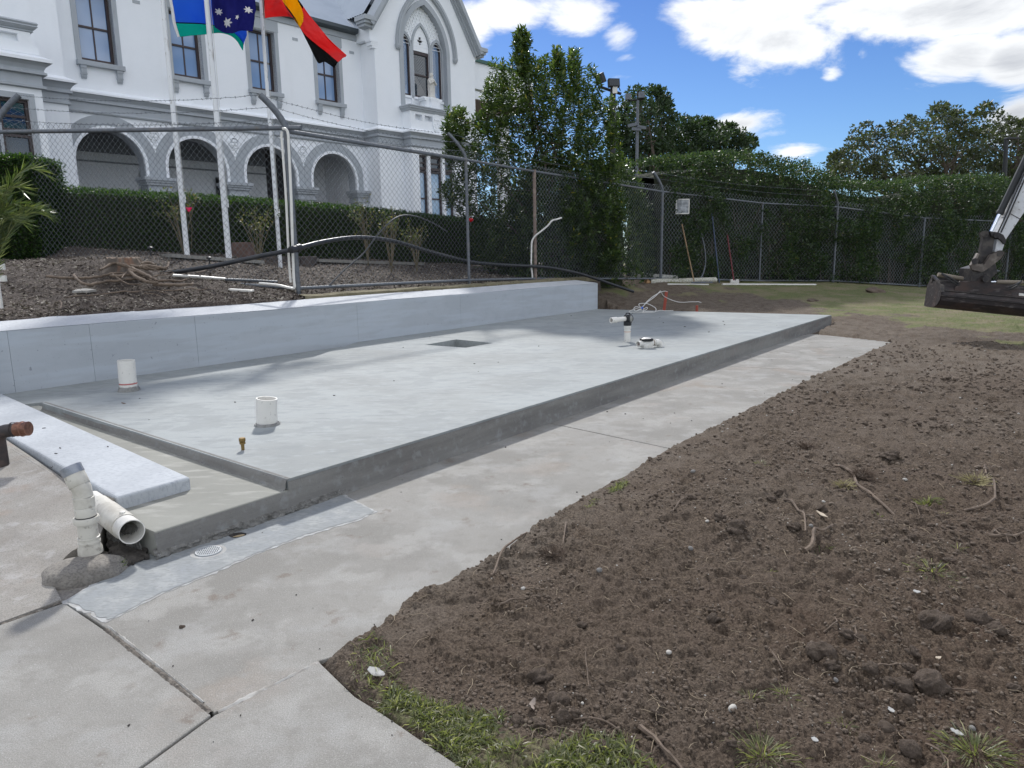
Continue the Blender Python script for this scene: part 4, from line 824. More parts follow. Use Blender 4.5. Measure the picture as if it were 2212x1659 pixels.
# ---------------------------------------------------------------- flagpoles and flags
POLEM = mat('weathered_white_pole', (.72, .74, .76), .5, [(7, 5, .55, .7, (.40, .38, .36), .8, (1, 1, .3)), (30, 4, .62, .7, (.20, .16, .13), .7, (1, 1, .3))])
poles = []
for i, (x, y, top, lab) in enumerate(((405, 558, 9.2, 'leftmost white flagpole, carrying the green and blue flag'), (495, 562, 9.4, 'middle white flagpole, peeling, carrying the dark blue starred flag'), (606, 578, 9.3, 'right-hand white flagpole beside the fence corner, carrying the red, black and yellow flag'))):
    Y = (14.6, 15.2, 16.1)[i]; b = atY(x, y, Y); b.z = GM(b.x, b.y) - .05
    r = empty('flagpole', b); tag(r, lab, 'flagpole', 'white flagpoles in front of the building'); poles.append(b)
    w = (.052, .062, .045)[i]
    o = MB().tube([(0, 0, 0), (0, 0, 2.5), (0, 0, top)], [w, w * .9, w * .62], 14).build('pole', POLEM, r, True)
    MB().lathe([(w * .6, top), (.07, top + .03), (.08, top + .08), (.03, top + .13), (.0, top + .14)], n=12).build('finial', POLEM, r, True)
    o = MB().tube([(w + .015, -.01, 1.25), (w + .02, -.01, 4), (w * .9, -.01, top - .1)], .0045, 4).build('halyard', mat('rope', (.55, .55, .52), .9), r)
    mb = MB().tube([(w - .01, -.02, 1.22), (w + .03, -.03, 1.22)], .012, 6).tube([(w + .03, -.03, 1.14), (w + .03, -.03, 1.30)], .012, 6)
    for k in range(6): mb.tube([(w + .02 + .02 * math.cos(a + k), -.03 + .02 * math.sin(a + k), 1.16 + .02 * k) for a in np.linspace(0, 5.5, 8)], .005, 4)
    mb.build('cleat', POLEM, r)
def plankuv(name, W_, H_, nu, nv, fn, matfn, parent_loc, col_regions):
    pass
def clothmat(name, c, tr=.35):
    m = bpy.data.materials.new(name); m.use_nodes = True; t = m.node_tree; b = t.nodes['Principled BSDF']; b.inputs['Base Color'].default_value = tuple(c) + (1,); b.inputs['Roughness'].default_value = .75; b.inputs['Specular IOR Level'].default_value = .2
    tr_ = N(t, 'ShaderNodeBsdfTranslucent', i_0=tuple(c) + (1,)); mx = N(t, 'ShaderNodeMixShader', i_0=tr, i_1=b.outputs[0], i_2=tr_.outputs[0]); t.links.new(mx.outputs[0], t.nodes['Material Output'].inputs[0]); return m
FC = {k: clothmat('flag_' + k, c, .5) for k, c in dict(green=(.0, .44, .36), blue=(.03, .17, .68), black=(.008, .008, .009), white=(.75, .75, .75), navy=(.018, .02, .20), red=(.78, .06, .06), yellow=(.85, .48, .0)).items()}
def flag(label, Y, outline, nu, nv, colour, ripple, wrinkle_seed, names):
    """outline: 4 edge polylines in the photograph (hoist top->bottom, fly top->bottom) turned into a hanging cloth at depth Y"""
    hoist, fly, mids = outline
    pass
class Cloth:
    """cloth patch: control net of view positions at a given distance, smooth interpolation, folds as real relief"""
    def __init__(s, net, Y, amp, seed, nu=64, nv=44):
        s.net = np.array([[tuple(atY(x, y, Y + dy)) for x, y, dy in row] for row in net]); s.nu, s.nv = nu, nv; s.amp = amp; s.seed = seed
        R_n, C_n = s.net.shape[:2]
        U = np.linspace(0, 1, nu + 1); V_ = np.linspace(0, 1, nv + 1)
        def interp(A, t):   # catmull-rom along axis 0
            n = len(A) - 1; x = np.clip(t * n, 0, n - 1e-6); i = x.astype(int); f = (x - i)[:, None, None]
            g = lambda k: A[np.clip(k, 0, n)]
            p0, p1, p2, p3 = g(i - 1), g(i), g(i + 1), g(i + 2)
            return .5 * (2 * p1 + (p2 - p0) * f + (2 * p0 - 5 * p1 + 4 * p2 - p3) * f ** 2 + (3 * p1 - p0 - 3 * p2 + p3) * f ** 3)
        A = interp(s.net, V_); A = interp(A.transpose(1, 0, 2), U)     # (nu+1, nv+1, 3)
        uu_, vv_ = np.meshgrid(U, V_, indexing='ij')
        w = (fbm(uu_ * 1.0 + seed, vv_ * .6, 5, 3) - .5) * amp + np.sin(uu_ * 16 + vv_ * 5 + seed) * amp * .22 * (.3 + uu_)
        A[:, :, 1] += w; A[:, :, 0] += w * .25; s.A = A
        s.uc = (uu_[:-1, :-1] + .5 / nu); s.vc = (vv_[:-1, :-1] + .5 / nv)
    def build(s, root, regions):
        """regions: name -> mask function(u, v); later ones win; each becomes its own piece of cloth"""
        own = np.zeros(s.uc.shape, int); names = list(regions)
        for k, nme in enumerate(names): own = np.where(regions[nme][1](s.uc, s.vc), k, own)
        V_ = s.A.reshape(-1, 3) - np.array(root.location)[None]; q = s.nv + 1
        for k, nme in enumerate(names):
            ii, jj = np.nonzero(own == k)
            if not len(ii): continue
            F_ = np.stack([ii * q + jj, (ii + 1) * q + jj, (ii + 1) * q + jj + 1, ii * q + jj + 1], 1); us_, inv = np.unique(F_, return_inverse=True)
            me = fastmesh(nme, V_[us_], inv.reshape(F_.shape), smooth=True); o = link(nme, me, FC[regions[nme][0]], root)
            md = o.modifiers.new('t', 'SOLIDIFY'); md.thickness = .002
always = lambda u, v: u > -1
def star(cu, cv, r, n=7, asp=1.9, rot=0, inner=.45):
    def f(u, v):
        x = (u - cu) * asp; y = v - cv; a = np.arctan2(x, -y) + rot; d = np.hypot(x, y); ph = np.abs(((a * n / (2 * np.pi)) % 1) - .5) * 2   # 1 at points
        return d < r * (inner + (1 - inner) * ph ** 1.3)
    return f
# green / blue flag with black lines (leftmost pole)
r = empty('flag', atY(368, 0, 14.55)); tag(r, 'green and blue flag with thin black lines and white hoist, flying from the leftmost pole', 'flag', 'flags on the flagpoles')
net = [[(353, -70, 0), (400, -62, .05), (450, -40, -.05), (500, -8, .05), (532, 22, .0)],
       [(360, -34, 0), (405, -28, .1), (452, -8, -.05), (498, 22, .08), (531, 50, .0)],
       [(366, 5, 0), (410, 14, .05), (455, 30, -.05), (496, 52, .08), (532, 78, .0)],
       [(372, 45, 0), (418, 48, .1), (458, 52, -.05), (500, 66, .08), (530, 96, 0)],
       [(383, 80, 0), (420, 76, .05), (458, 73, -.05), (497, 77, .05), (528, 111, 0)]]
net = [[(x, y, dy + .45 + .25 * i) for i, (x, y, dy) in enumerate(row)] for row in net]
Cloth(net, 14.55, .10, 3, 80, 60).build(r, {'lower_green': ('green', always), 'black_line': ('black', lambda u, v: (v > .26) & (v < .79)), 'blue_field': ('blue', lambda u, v: (v > .285) & (v < .765)), 'hoist_band': ('white', lambda u, v: u < .05)})
# dark blue flag with white stars (middle pole)
r = empty('flag', atY(458, 0, 15.2)); tag(r, 'dark blue flag with white stars and a small corner ensign, hanging from the middle pole', 'flag', 'flags on the flagpoles')
net = [[(450, -110, 0), (475, -104, .08), (500, -112, -.08), (525, -105, .08), (550, -100, 0)],
       [(452, -60, 0), (477, -55, .1), (502, -60, -.08), (527, -55, .08), (551, -50, 0)],
       [(456, -10, 0), (480, -6, .1), (503, -8, -.08), (528, -5, .08), (550, 2, 0)],
       [(458, 30, 0), (482, 34, .1), (505, 32, -.08), (528, 34, .08), (549, 34, 0)],
       [(462, 58, 0), (482, 70, .08), (500, 72, -.08), (526, 67, .08), (547, 67, 0)]]
reg = {'navy_field': ('navy', always), 'ensign_white': ('white', lambda u, v: (u < .5) & (v < .40) & ((abs(u - .25) < .05) | (abs(v - .2) < .05) | (abs((u - .25) / .25 - (v - .2) / .2) < .25) | (abs((u - .25) / .25 + (v - .2) / .2) < .25))),
       'ensign_red': ('red', lambda u, v: (u < .5) & (v < .40) & ((abs(u - .25) < .03) | (abs(v - .2) < .03)))}
for k, (cu, cv, rr_, nn_) in enumerate(((.16, .70, .058, 7), (.37, .845, .068, 7), (.84, .66, .058, 7), (.57, .775, .034, 5), (.62, .47, .055, 7))): reg['star' + ('' if not k else '.%03d' % k)] = ('white', star(cu, cv, rr_, nn_, .62, k * .3))
Cloth(net, 15.2, .12, 8, 150, 220).build(r, reg)
# red / black flag with yellow disc (right pole)
r = empty('flag', atY(562, 0, 16.1)); tag(r, 'red and black flag with a yellow disc, twisting in the wind off the right-hand pole', 'flag', 'flags on the flagpoles')
net = [[(560, -60, 0), (585, -62, .1), (607, -45, -.1), (640, -8, .12), (668, 34, .05), (700, 70, .0), (728, 100, .1), (746, 118, 0)],
       [(561, -28, 0), (588, -30, .1), (606, -18, -.1), (634, 8, .12), (661, 50, .05), (694, 78, .0), (722, 104, .1), (742, 124, 0)],
       [(562, 0, 0), (590, 0, .1), (610, -2, -.1), (626, 26, .12), (655, 66, .05), (684, 90, .0), (714, 112, .1), (734, 131, 0)],
       [(563, 22, 0), (590, 20, .1), (615, 14, -.1), (640, 42, .12), (658, 76, .05), (682, 104, .0), (704, 122, .1), (726, 138, 0)],
       [(564, 39, 0), (590, 36, .1), (630, 37, -.1), (648, 60, .12), (668, 96, .05), (684, 134, .0), (702, 134, .1), (719, 145, 0)]]
Cloth(net, 16.1, .16, 5, 130, 60).build(r, {'red_half': ('red', always), 'black_half': ('black', lambda u, v: ((v > .62) & (u > .30)) | ((v < .10) & (u > .28) & (u < .5))), 'hoist_edge': ('black', lambda u, v: u < .045), 'yellow_disc': ('yellow', lambda u, v: (((u - .41) / .14) ** 2 + ((v - .40) / .34) ** 2 < 1) )})

# ---------------------------------------------------------------- chain-link fence
WIREM = mat('fence_wire', (.15, .165, .18), .5, metal=.4)
WIREP = mat('pale_fence_wire', (.30, .33, .35), .5, metal=.5)
fence = empty('chain_link_fence', FP[1]); tag(fence, 'tall galvanised chain-link fence with barbed-wire arms running behind the wall and along the hedge', 'fence')
def fsub(o): o.parent = fence; o.matrix_parent_inverse = Matrix.Translation(-fence.location); return o
HF = 2.6
def zt(i): return FP[i].z + HF
PR = [.055, .052, .032, .040, .045, .030, .038, .038, .038, .038]
def arm(base, lean, r, L=.55):
    """post with a cranked top; lean is the horizontal direction of the crank"""
    b = Vector(base); l = Vector(lean).normalized(); pts = []; z1 = b.z + HF
    for t_ in np.linspace(0, 1, 7): pts.append(b + Vector((0, 0, (HF + .02) * t_)))
    top = pts[-1]
    for t_ in np.linspace(.15, 1, 6): pts.append(top + l * (.32 * t_ ** 1.5) * L / .55 + Vector((0, 0, .12 * t_ + .34 * t_)) * L / .55)
    return pts
leanB = {0: (.55, .30, 0), 1: (-.75, -.25, 0), 2: (-.75, -.1, 0), 4: (-.55, -.3, 0), 6: (-.35, -.3, 0)}
for i, p in enumerate(FP):
    b = p - Vector((0, 0, .12))
    if i in leanB:
        mb = MB().tube(arm(b + Vector((0, 0, .12)), leanB[i], PR[i], .62 if i else .8), PR[i], 12); mb.tube([b, b + Vector((0, 0, .14))], PR[i], 12)
        if i == 0: mb.tube([b + Vector((.07, .0, 0)), b + Vector((.07, 0, HF))], .018, 8)
    else: mb = MB().tube([b, b + Vector((0, 0, HF + .16))], PR[i], 12)
    fsub(mb.build('post', mat('rusty_post', (.17, .13, .11), .8, [(9, 5, .4, .7, (.28, .22, .18), .8)]) if i == 3 else GALV, None, True))
for i in range(len(FP) - 1):
    a, b = FP[i], FP[i + 1]; e = (b - a).normalized(); ov = .0
    za, zb = zt(i), zt(i + 1)
    if i == 0: zb += .05
    fsub(MB().tube([Vector((a.x, a.y, za)) - e * .05, Vector((b.x, b.y, zb)) + e * (.28 if i == 0 else .05)], .036 if i < 2 else .028, 12).build('top_rail', GALV, None, True))
    fsub(MB().tube([Vector((a.x, a.y, a.z + .07)), Vector((b.x, b.y, b.z + .07))], .030 if i < 3 else .026, 10).build('bottom_rail', GALV, None, True))
# joint sleeves and tie wires on the near rails
mb = MB()
for i in range(0, 4):
    a, b = FP[i], FP[i + 1]; L = (b - a).length; e = (b - a).normalized()
    for t_ in np.arange(.35, L, .62):
        f = t_ / L; pz = zt(i) * (1 - f) + zt(i + 1) * f + (.05 * f if i == 0 else 0); rr0 = .040 if i < 2 else .031
        c = a.lerp(b, f); mb.tube([Vector((c.x, c.y, pz)) - e * .008, Vector((c.x, c.y, pz)) + e * .008], rr0, 8)
for i in (0, 1, 2, 4):
    for q in (.06, .28, .5, .8): mb.tube([FP[i] + Vector((0, 0, HF * q)), FP[i] + Vector((0, 0, HF * q + .015))], PR[i] + .004, 8)
o = fsub(mb.build('tie_wires', mat('tie_wire', (.12, .13, .14), .6, metal=.5))); o['kind'] = 'stuff'
# mesh: zig-zag wires with real thickness, one part per bay
def chain(i, DX, DZ, r, bul=.012):
    a, b = FP[i], FP[i + 1]; e = Vector((b.x - a.x, b.y - a.y, 0)); L = e.length; e.normalize(); nrm_ = Vector((-e.y, e.x, 0))
    nw = int(L / (DX / 2)); k = int((HF + .05) / (DZ / 2)); V_ = []; F_ = []
    w = np.arange(nw)[:, None]; j = np.arange(k + 2)[None]
    # twisted selvedge spikes on top come from the last point
    s_ = w * DX / 2 + np.where((j + w) % 2 == 0, 0, DX / 2); zz = .09 + j * DZ / 2 + 0 * w; f = s_ / L
    sag = (fbm(s_ * 1.0, zz * .6 + i * 7, 1.1, 2) - .5) * .05
    base = a.z + (b.z - a.z) * f; off = np.where(j % 2 == 0, .004, -.004) + sag
    X = a.x + e.x * s_ + nrm_.x * off; Y = a.y + e.y * s_ + nrm_.y * off; Z = base + zz + sag * .3
    P = np.stack([X, Y, Z], -1); T = unit(np.gradient(P, axis=1)); Nn = np.broadcast_to(np.array(nrm_), P.shape); Bn = np.cross(T, Nn)
    ring = np.stack([P + (Nn * math.cos(q) + Bn * math.sin(q)) * r for q in (0.5, 2.6, 4.7)], 2)    # wires, points, 3, xyz
    n1, n2 = ring.shape[:2]; idx = np.arange(n1 * n2 * 3).reshape(n1, n2, 3)
    q = np.stack([idx[:, :-1, [0, 1, 2]], idx[:, :-1, [1, 2, 0]], idx[:, 1:, [1, 2, 0]], idx[:, 1:, [0, 1, 2]]], -1).reshape(-1, 4)
    me = fastmesh('wire_mesh', ring.reshape(-1, 3), q); o = link('wire_mesh', me, WIREM if i < 3 else WIREP); o['kind'] = 'stuff'; return fsub(o)
for i in range(9): chain(i, (.118, .118, .118, .118, .15, .15, .16, .18, .2)[i], (.118, .118, .118, .118, .15, .15, .16, .18, .2)[i], (.0034, .0034, .0034, .0037, .005, .005, .006, .006, .006)[i])
# barbed wire
def barbed(P, seed):
    rg = np.random.default_rng(seed); pts = []
    for a, b in zip(P, P[1:]):
        n = max(2, int((b - a).length / .10))
        for k in range(n): f = k / n; pts.append(a.lerp(b, f) - Vector((0, 0, .10 * 4 * f * (1 - f))) + Vector(rg.normal(size=3)) * .003)
    pts.append(P[-1]); mb = MB().tube(pts, .0035, 4)
    for k in range(1, len(pts) - 1):
        c = pts[k]; d1 = Vector(rg.normal(size=3)).normalized() * .022; mb.tube([c - d1, c + d1], .003, 3, False); d2 = Vector(rg.normal(size=3)).normalized() * .02; mb.tube([c - d2, c + d2], .003, 3, False)
    return fsub(mb.build('barbed_wire', WIREM))
arms = {i: arm(FP[i], leanB[i], .04, .62 if i else .8) for i in leanB}
for w_, q in enumerate((-1, -3, -5)):
    P0 = [arms[0][q], arms[1][q]]; barbed(P0, w_); barbed([arms[1][q], arms[2][q]], 10 + w_); barbed([arms[2][q], arms[4][q]], 20 + w_)
    if w_ < 2: barbed([arms[4][q], arms[6][q]], 30 + w_)
# ---------------------------------------------------------------- vegetation
BARK = mat('grey_brown_bark', (.12, .095, .08), .9, [(8, 5, .4, .7, (.20, .165, .14), .8, (1, 1, .25))], [(20, .6, .02)])
L_HEDGE = leafmat('box_hedge_leaves', [(.014, .030, .012), (.026, .058, .018), (.055, .105, .022), (.14, .20, .035)], .45, .55)
L_TALL = leafmat('tall_hedge_leaves', [(.016, .032, .018), (.032, .058, .027), (.055, .090, .038), (.095, .13, .055), (.17, .11, .05)], .42, .35)
L_TREE = leafmat('glossy_tree_leaves', [(.022, .040, .020), (.042, .070, .030), (.075, .110, .042), (.13, .17, .06), (.28, .25, .06)], .38, .40)
L_FAR = leafmat('far_tree_leaves', [(.020, .038, .018), (.036, .062, .028), (.06, .09, .042)], .6, .28)
L_GUM = leafmat('gum_leaves', [(.035, .045, .030), (.062, .075, .045), (.10, .11, .065)], .5, .35)
def leafobj(name, mt, P, D, L, Wd, tint, parent=None, fold=.25, up=None):
    V_, F_, t_ = leaves(P, D, L, Wd, tint, fold, up); me = fastmesh(name, V_, F_, tint=t_); return link(name, me, mt, parent)
def surf_leaves(pts, nrm, size, spread, seed=0):
    rg = np.random.default_rng(seed); n = len(pts); D = unit(nrm * .7 + rg.normal(size=(n, 3)) * .75 + np.array([0, 0, .15])); P = pts + rg.normal(size=(n, 3)) * spread
    L = size * rg.uniform(.7, 1.3, n); return P, D, L, L * .28, rg.beta(1.6, 3.2, n)
def core(name, path_pts, half, zb, ztop, mt, parent, jit=.04, step=.25):
    """solid twiggy inside of a clipped hedge along a plan path"""
    P = resamp([Vector((p[0], p[1], 0)) for p in path_pts], max(2, int(sum((Vector(b[:2]) - Vector(a[:2])).length for a, b in zip(path_pts, path_pts[1:])) / step))); n = len(P); mb = MB(); rows = []
    for i, p in enumerate(P):
        e = (P[min(i + 1, n - 1)] - P[max(i - 1, 0)]).normalized(); nn = Vector((-e.y, e.x, 0)); z0 = zb(p.x, p.y); z1 = ztop(i / (n - 1)); h = half - .07; r = lambda: random.uniform(-jit, jit)
        rows.append([p - nn * (h + r()) + Vector((0, 0, z0 - .05)), p - nn * (h + r()) + Vector((0, 0, (z0 + z1) / 2)), p - nn * (h + r()) + Vector((0, 0, z1 - .08)), p + nn * (h + r()) + Vector((0, 0, z1 - .08)), p + nn * (h + r()) + Vector((0, 0, z0 - .05))])
    mb.add([q for r in rows for q in r], [(5 * j + c, 5 * j + (c + 1) % 5, 5 * (j + 1) + (c + 1) % 5, 5 * (j + 1) + c) for j in range(n - 1) for c in range(5)] + [tuple(range(5)), tuple(5 * (n - 1) + c for c in range(4, -1, -1))])
    return mb.build(name, mt, parent)
TWIGS = mat('hedge_inner_twigs', (.030, .040, .022), .95, [(30, 4, .4, .65, (.055, .05, .03), .7)], [(60, .8, .03)])
# low clipped hedge in front of the arcade
hz = lambda s: np.interp(s, [-7, -5.4, -1.3, 2.1, 5.6, 9], [3.06, 3.04, 3.01, 2.92, 2.73, 2.6])
def box_hedge(label, s0, s1, q0, q1, size, n, seed, ztf=hz):
    c = B2W((s0 + s1) / 2, (q0 + q1) / 2); root = empty('clipped_hedge', (c.x, c.y, GM(c.x, c.y))); tag(root, label, 'hedge'); rg = np.random.default_rng(seed); R0 = np.array(root.location)
    h_ = 1.55; W_ = q1 - q0; Lh = s1 - s0; aF = Lh * h_; aT = Lh * W_; aE = 2 * W_ * h_; tot = aF * 1.0 + aT + aE + aF * .25; P = []; Nn = []
    for area, kind in ((aF, 'f'), (aT, 't'), (aE / 2, 'l'), (aE / 2, 'r'), (aF * .25, 'b')):
        m = int(n * area / tot); a = rg.uniform(0, 1, m); b = rg.uniform(0, 1, m)
        if kind in 'fb': s = s0 + Lh * a; q = np.full(m, q1 if kind == 'f' else q0); v = b; nr = BQ * (1 if kind == 'f' else -1)
        elif kind == 't': s = s0 + Lh * a; q = q0 + W_ * b; v = np.ones(m); nr = Vector((0, 0, 1))
        else: s = np.full(m, s0 if kind == 'l' else s1); q = q0 + W_ * a; v = b; nr = BU * (-1 if kind == 'l' else 1)
        x = BO.x + BU.x * s + BQ.x * q; y = BO.y + BU.y * s + BQ.y * q; g0 = gar(x, y); z = g0 + (ztf(s) - g0) * v
        P.append(np.stack([x, y, z], -1)); Nn.append(np.tile(np.array(nr), (m, 1)))
    P = np.concatenate(P); Nn = np.concatenate(Nn); a = surf_leaves(P, Nn, size, .028, seed)
    leafobj('foliage', L_HEDGE, a[0] - R0, *a[1:], parent=root)
    o = core('inner_branches', [B2W(s0 + .08, (q0 + q1) / 2), B2W(s1 - .08, (q0 + q1) / 2)], W_ / 2, GM, lambda f: float(ztf(s0 + (s1 - s0) * f)), TWIGS, None); o.parent = root; o.matrix_parent_inverse = Matrix.Translation(-root.location)
box_hedge('long low clipped box hedge running in front of the arcade', -7.6, 7.6, 7.4, 8.4, .048, 62000, 1)
# nearer block of hedge on the left behind the fence
c = atY(66, 572, 14.1); hb = empty('clipped_hedge', (c.x, c.y, GM(c.x, c.y))); tag(hb, 'square clipped hedge block at far left with a sunlit yellow-green edge', 'hedge')
rg = np.random.default_rng(4); n = 26000; hx, hy, z0, z1 = .52, .5, GM(c.x, c.y) - c.z * 0, 3.50; u = rg.uniform(-1, 1, (n, 3)); k = rg.integers(0, 5, n); P = u.copy(); Nn = np.zeros((n, 3))
for kk, (ax, sg) in enumerate(((0, 1), (0, -1), (1, -1), (1, 1), (2, 1))): P[k == kk, ax] = sg; Nn[k == kk, ax] = sg
P = P * np.array([hx, hy, (z1 - z0) / 2]) + np.array([c.x, c.y, (z0 + z1) / 2]); a = surf_leaves(P, Nn, .055, .04, 5); leafobj('foliage', L_HEDGE, a[0] - np.array(hb.location), *a[1:], parent=hb)
MB().box((-hx + .06, -hy + .06, -.1), (hx - .06, hy - .06, z1 - z0 - .06)).build('inner_branches', TWIGS, hb)

# tall boundary hedge growing behind and through the fence
root = empty('boundary_hedge', (FP[6].x, FP[6].y, FP[6].z)); tag(root, 'tall dense dark green boundary hedge growing through the far fence', 'hedge')
TOP = ([1395, 1430, 1470, 1530, 1600, 1660, 1720, 1790, 1850, 1930, 2000, 2080, 2150, 2212, 2500], [372, 348, 342, 338, 337, 347, 362, 388, 400, 402, 392, 388, 392, 402, 410])
line = [FP[4] + Vector((.3, .1, 0)), FP[5], FP[6], FP[7], FP[8], FP[9], FP[9] + (FP[9] - FP[8]) * 1.2]
LP = resamp([Vector((p.x, p.y, 0)) for p in line], 140)
def proj(p):
    x, y, z = p[0], p[1], p[2] - EYE; c_ = y * math.cos(PITCH) - z * math.sin(PITCH); a = x * FPX / c_; b = (z * math.cos(PITCH) + y * math.sin(PITCH)) * FPX / c_
    return 1106 + a * math.cos(ROLL) - b * math.sin(ROLL), 829.5 - (a * math.sin(ROLL) + b * math.cos(ROLL))
tops = []
for p in LP:
    q = p + Vector((-.2, .9, 0)); X, _ = proj((q.x, q.y, 3)); yy = np.interp(X, *TOP); tops.append(atY(X, yy, q.y).z)
tops = np.array(tops); Lx = np.array([p.x for p in LP]); Ly = np.array([p.y for p in LP]); n = 120000; rg = np.random.default_rng(8)
def hedge_pts(n, front):
    f = rg.uniform(0, len(LP) - 1.001, n); i = f.astype(int); fr_ = f - i; x = Lx[i] + (Lx[i + 1] - Lx[i]) * fr_; y = Ly[i] + (Ly[i + 1] - Ly[i]) * fr_; zt_ = tops[i] + (tops[i + 1] - tops[i]) * fr_
    ex = Lx[i + 1] - Lx[i]; ey = Ly[i + 1] - Ly[i]; el_ = np.hypot(ex, ey); nx, ny = -ey / el_, ex / el_; z0 = low(x, y); return x, y, z0, zt_, nx, ny
x, y, z0, zt_, nx, ny = hedge_pts(int(n * .8), True); v = rg.uniform(0, 1, len(x)) ** .9; lump = (fbm(x * 1.0 + y, z0 + v * 6, .9, 3) - .5) * 1.1
off = .20 - lump * 1.15 + np.clip(v - .8, 0, 1) * 1.2 - .22 * (x > 9); z = z0 + .1 + (zt_ - z0 - .1) * v + (fbm(x, y, 1.5, 3) - .5) * .35 * v
P1 = np.stack([x + nx * off, y + ny * off, z], -1); N1 = np.stack([-nx, -ny, 0 * nx + .2], -1)
keepm = ~((fbm(x * 1.0 + 3, z * 1.0, 1.1, 3) > .63) & (v < .55))     # thin places where the fence shows
P1, N1 = P1[keepm], N1[keepm]
x, y, z0, zt_, nx, ny = hedge_pts(int(n * .2), False); off = .5 + rg.uniform(0, 1, len(x)) * 1.6; P2 = np.stack([x + nx * off, y + ny * off, zt_ + (fbm(x, y, 1.5, 4) - .5) * .45], -1); N2 = np.tile([0, -.3, 1.], (len(x), 1))
P = np.concatenate([P1, P2]); Nn = np.concatenate([N1, N2]); a = surf_leaves(P, Nn, .085, .06, 9); leafobj('foliage', L_TALL, a[0] - np.array(root.location), *a[1:], parent=root)
mb = MB(); rows = []
for i, p in enumerate(LP):
    e = (LP[min(i + 1, 139)] - LP[max(i - 1, 0)]).normalized(); nn = Vector((-e.y, e.x, 0)); z0_ = G(p.x, p.y); j = lambda: random.uniform(-.12, .12)
    rows.append([p + nn * (.62 + j()) + Vector((0, 0, z0_ + .25)), p + nn * (.55 + j()) + Vector((0, 0, z0_ + 1.6)), p + nn * (.70 + j()) + Vector((0, 0, tops[i] - .45)), p + nn * 1.7 + Vector((0, 0, tops[i] - .35)), p + nn * 1.9 + Vector((0, 0, z0_ - .1))])
mb.add([q - root.location for r in rows for q in r], [(5 * j + c, 5 * j + (c + 1) % 5, 5 * (j + 1) + (c + 1) % 5, 5 * (j + 1) + c) for j in range(139) for c in range(5)]); mb.build('inner_branches', TWIGS, root)
mb = MB()
for k in range(60):
    i = random.randrange(139); p = LP[i]; z0_ = G(p.x, p.y); q = p + Vector((random.uniform(-.1, .1), random.uniform(.3, .7), z0_)); mb.tube([q, q + Vector((random.uniform(-.3, .3), .0, 1.2)), q + Vector((random.uniform(-.6, .6), -.2, 2.6))], [.02, .014, .006], 5)
mb.v = [tuple(Vector(v_) - root.location) for v_ in mb.v]; o = mb.build('stem', BARK, root); o['kind'] = 'stuff'

def inpoly(px, py, poly): return polydist(px, py, poly) > 0
def crown(poly, Y, depth, nclump, seed, rmin=.35, rmax=.8, edge=6):
    """clump centres spread through the crown's volume"""
    rg = np.random.default_rng(seed); P = np.array(poly, float); lo, hi = P.min(0), P.max(0); out = []
    while len(out) < nclump:
        x = rg.uniform(lo[0], hi[0], 400); y = rg.uniform(lo[1], hi[1], 400); d = polydist(x, y, poly)
        for a, b, c in zip(x, y, d):
            if c > edge * 0.3:
                thick = depth * min(1, math.sqrt(max(c, 0) / 60)); Yq = Y + rg.uniform(-thick, thick); out.append((*atY(a, b, Yq), rg.uniform(rmin, rmax) * min(1, .45 + c / 40)))
                if len(out) >= nclump: break
    return np.array(out)
def limbs(root, base, ends, r0, seed, name='limb', mt=BARK, nmain=6, wob=.25, trunk_top=None):
    rg = random.Random(seed); base = Vector(base); mb = MB(); c = sum((Vector(e) for e in ends), Vector()) / len(ends); fork = trunk_top or base.lerp(c, .25)
    if trunk_top is not None or True:
        MB().tube([base - Vector((0, 0, .2)) - root.location, base.lerp(fork, .5) + Vector((rg.uniform(-.1, .1), 0, 0)) - root.location, fork - root.location], [r0 * 1.25, r0, r0 * .8], 10).build('trunk', mt, root, True)
    mains = []
    for k in range(nmain):
        e = Vector(ends[rg.randrange(len(ends))]); m = fork.lerp(e, .5) + Vector((rg.uniform(-wob, wob), rg.uniform(-wob, wob), rg.uniform(0, wob))); mains.append((m, e)); mb.tube([fork, fork.lerp(m, .5) + Vector((0, 0, wob * .3)), m, e], [r0 * .55, r0 * .42, r0 * .3, r0 * .08], 7)
    for e in ends:
        e = Vector(e); m, t_ = min(mains, key=lambda q: (q[0] - e).length); s_ = m.lerp(t_, rg.uniform(0, .5)) if rg.random() < .6 else fork.lerp(m, rg.uniform(.4, 1)); mid = s_.lerp(e, .5) + Vector((rg.uniform(-wob, wob) * .5, rg.uniform(-wob, wob) * .5, rg.uniform(-wob, wob) * .3)); mb.tube([s_, mid, e], [r0 * .16, r0 * .10, r0 * .03], 5)
    mb.v = [tuple(Vector(v_) - root.location) for v_ in mb.v]; o = mb.build(name, mt, root, True); return o
# glossy leaved tree beside the fence: leaves in upright whorls
T1 = [(1128, 62), (1145, 75), (1150, 110), (1160, 135), (1190, 118), (1205, 100), (1218, 125), (1240, 108), (1256, 140), (1285, 150), (1300, 190), (1292, 215), (1330, 212), (1318, 250), (1345, 250), (1330, 300), (1350, 340), (1335, 400), (1360, 450), (1340, 480), (1345, 540), (1325, 585), (1250, 590), (1150, 600), (1080, 590), (1030, 570), (1020, 520), (1000, 470), (955, 430), (950, 400), (985, 370), (955, 340), (965, 300), (952, 285), (975, 240), (1000, 235), (1015, 262), (1040, 240), (1045, 190), (1062, 160), (1058, 130), (1085, 128), (1095, 150), (1105, 110), (1108, 75)]
tb = atY(1195, 594, 19.6); tb.z = GM(tb.x, tb.y); t1 = empty('glossy_tree', tb); tag(t1, 'bushy glossy-leaved tree with upright leafy shoots beside the building and fence', 'tree')
cl = crown(T1, 19.6, 1.4, 3300, 21, .1, .2, 4); rg = np.random.default_rng(31)
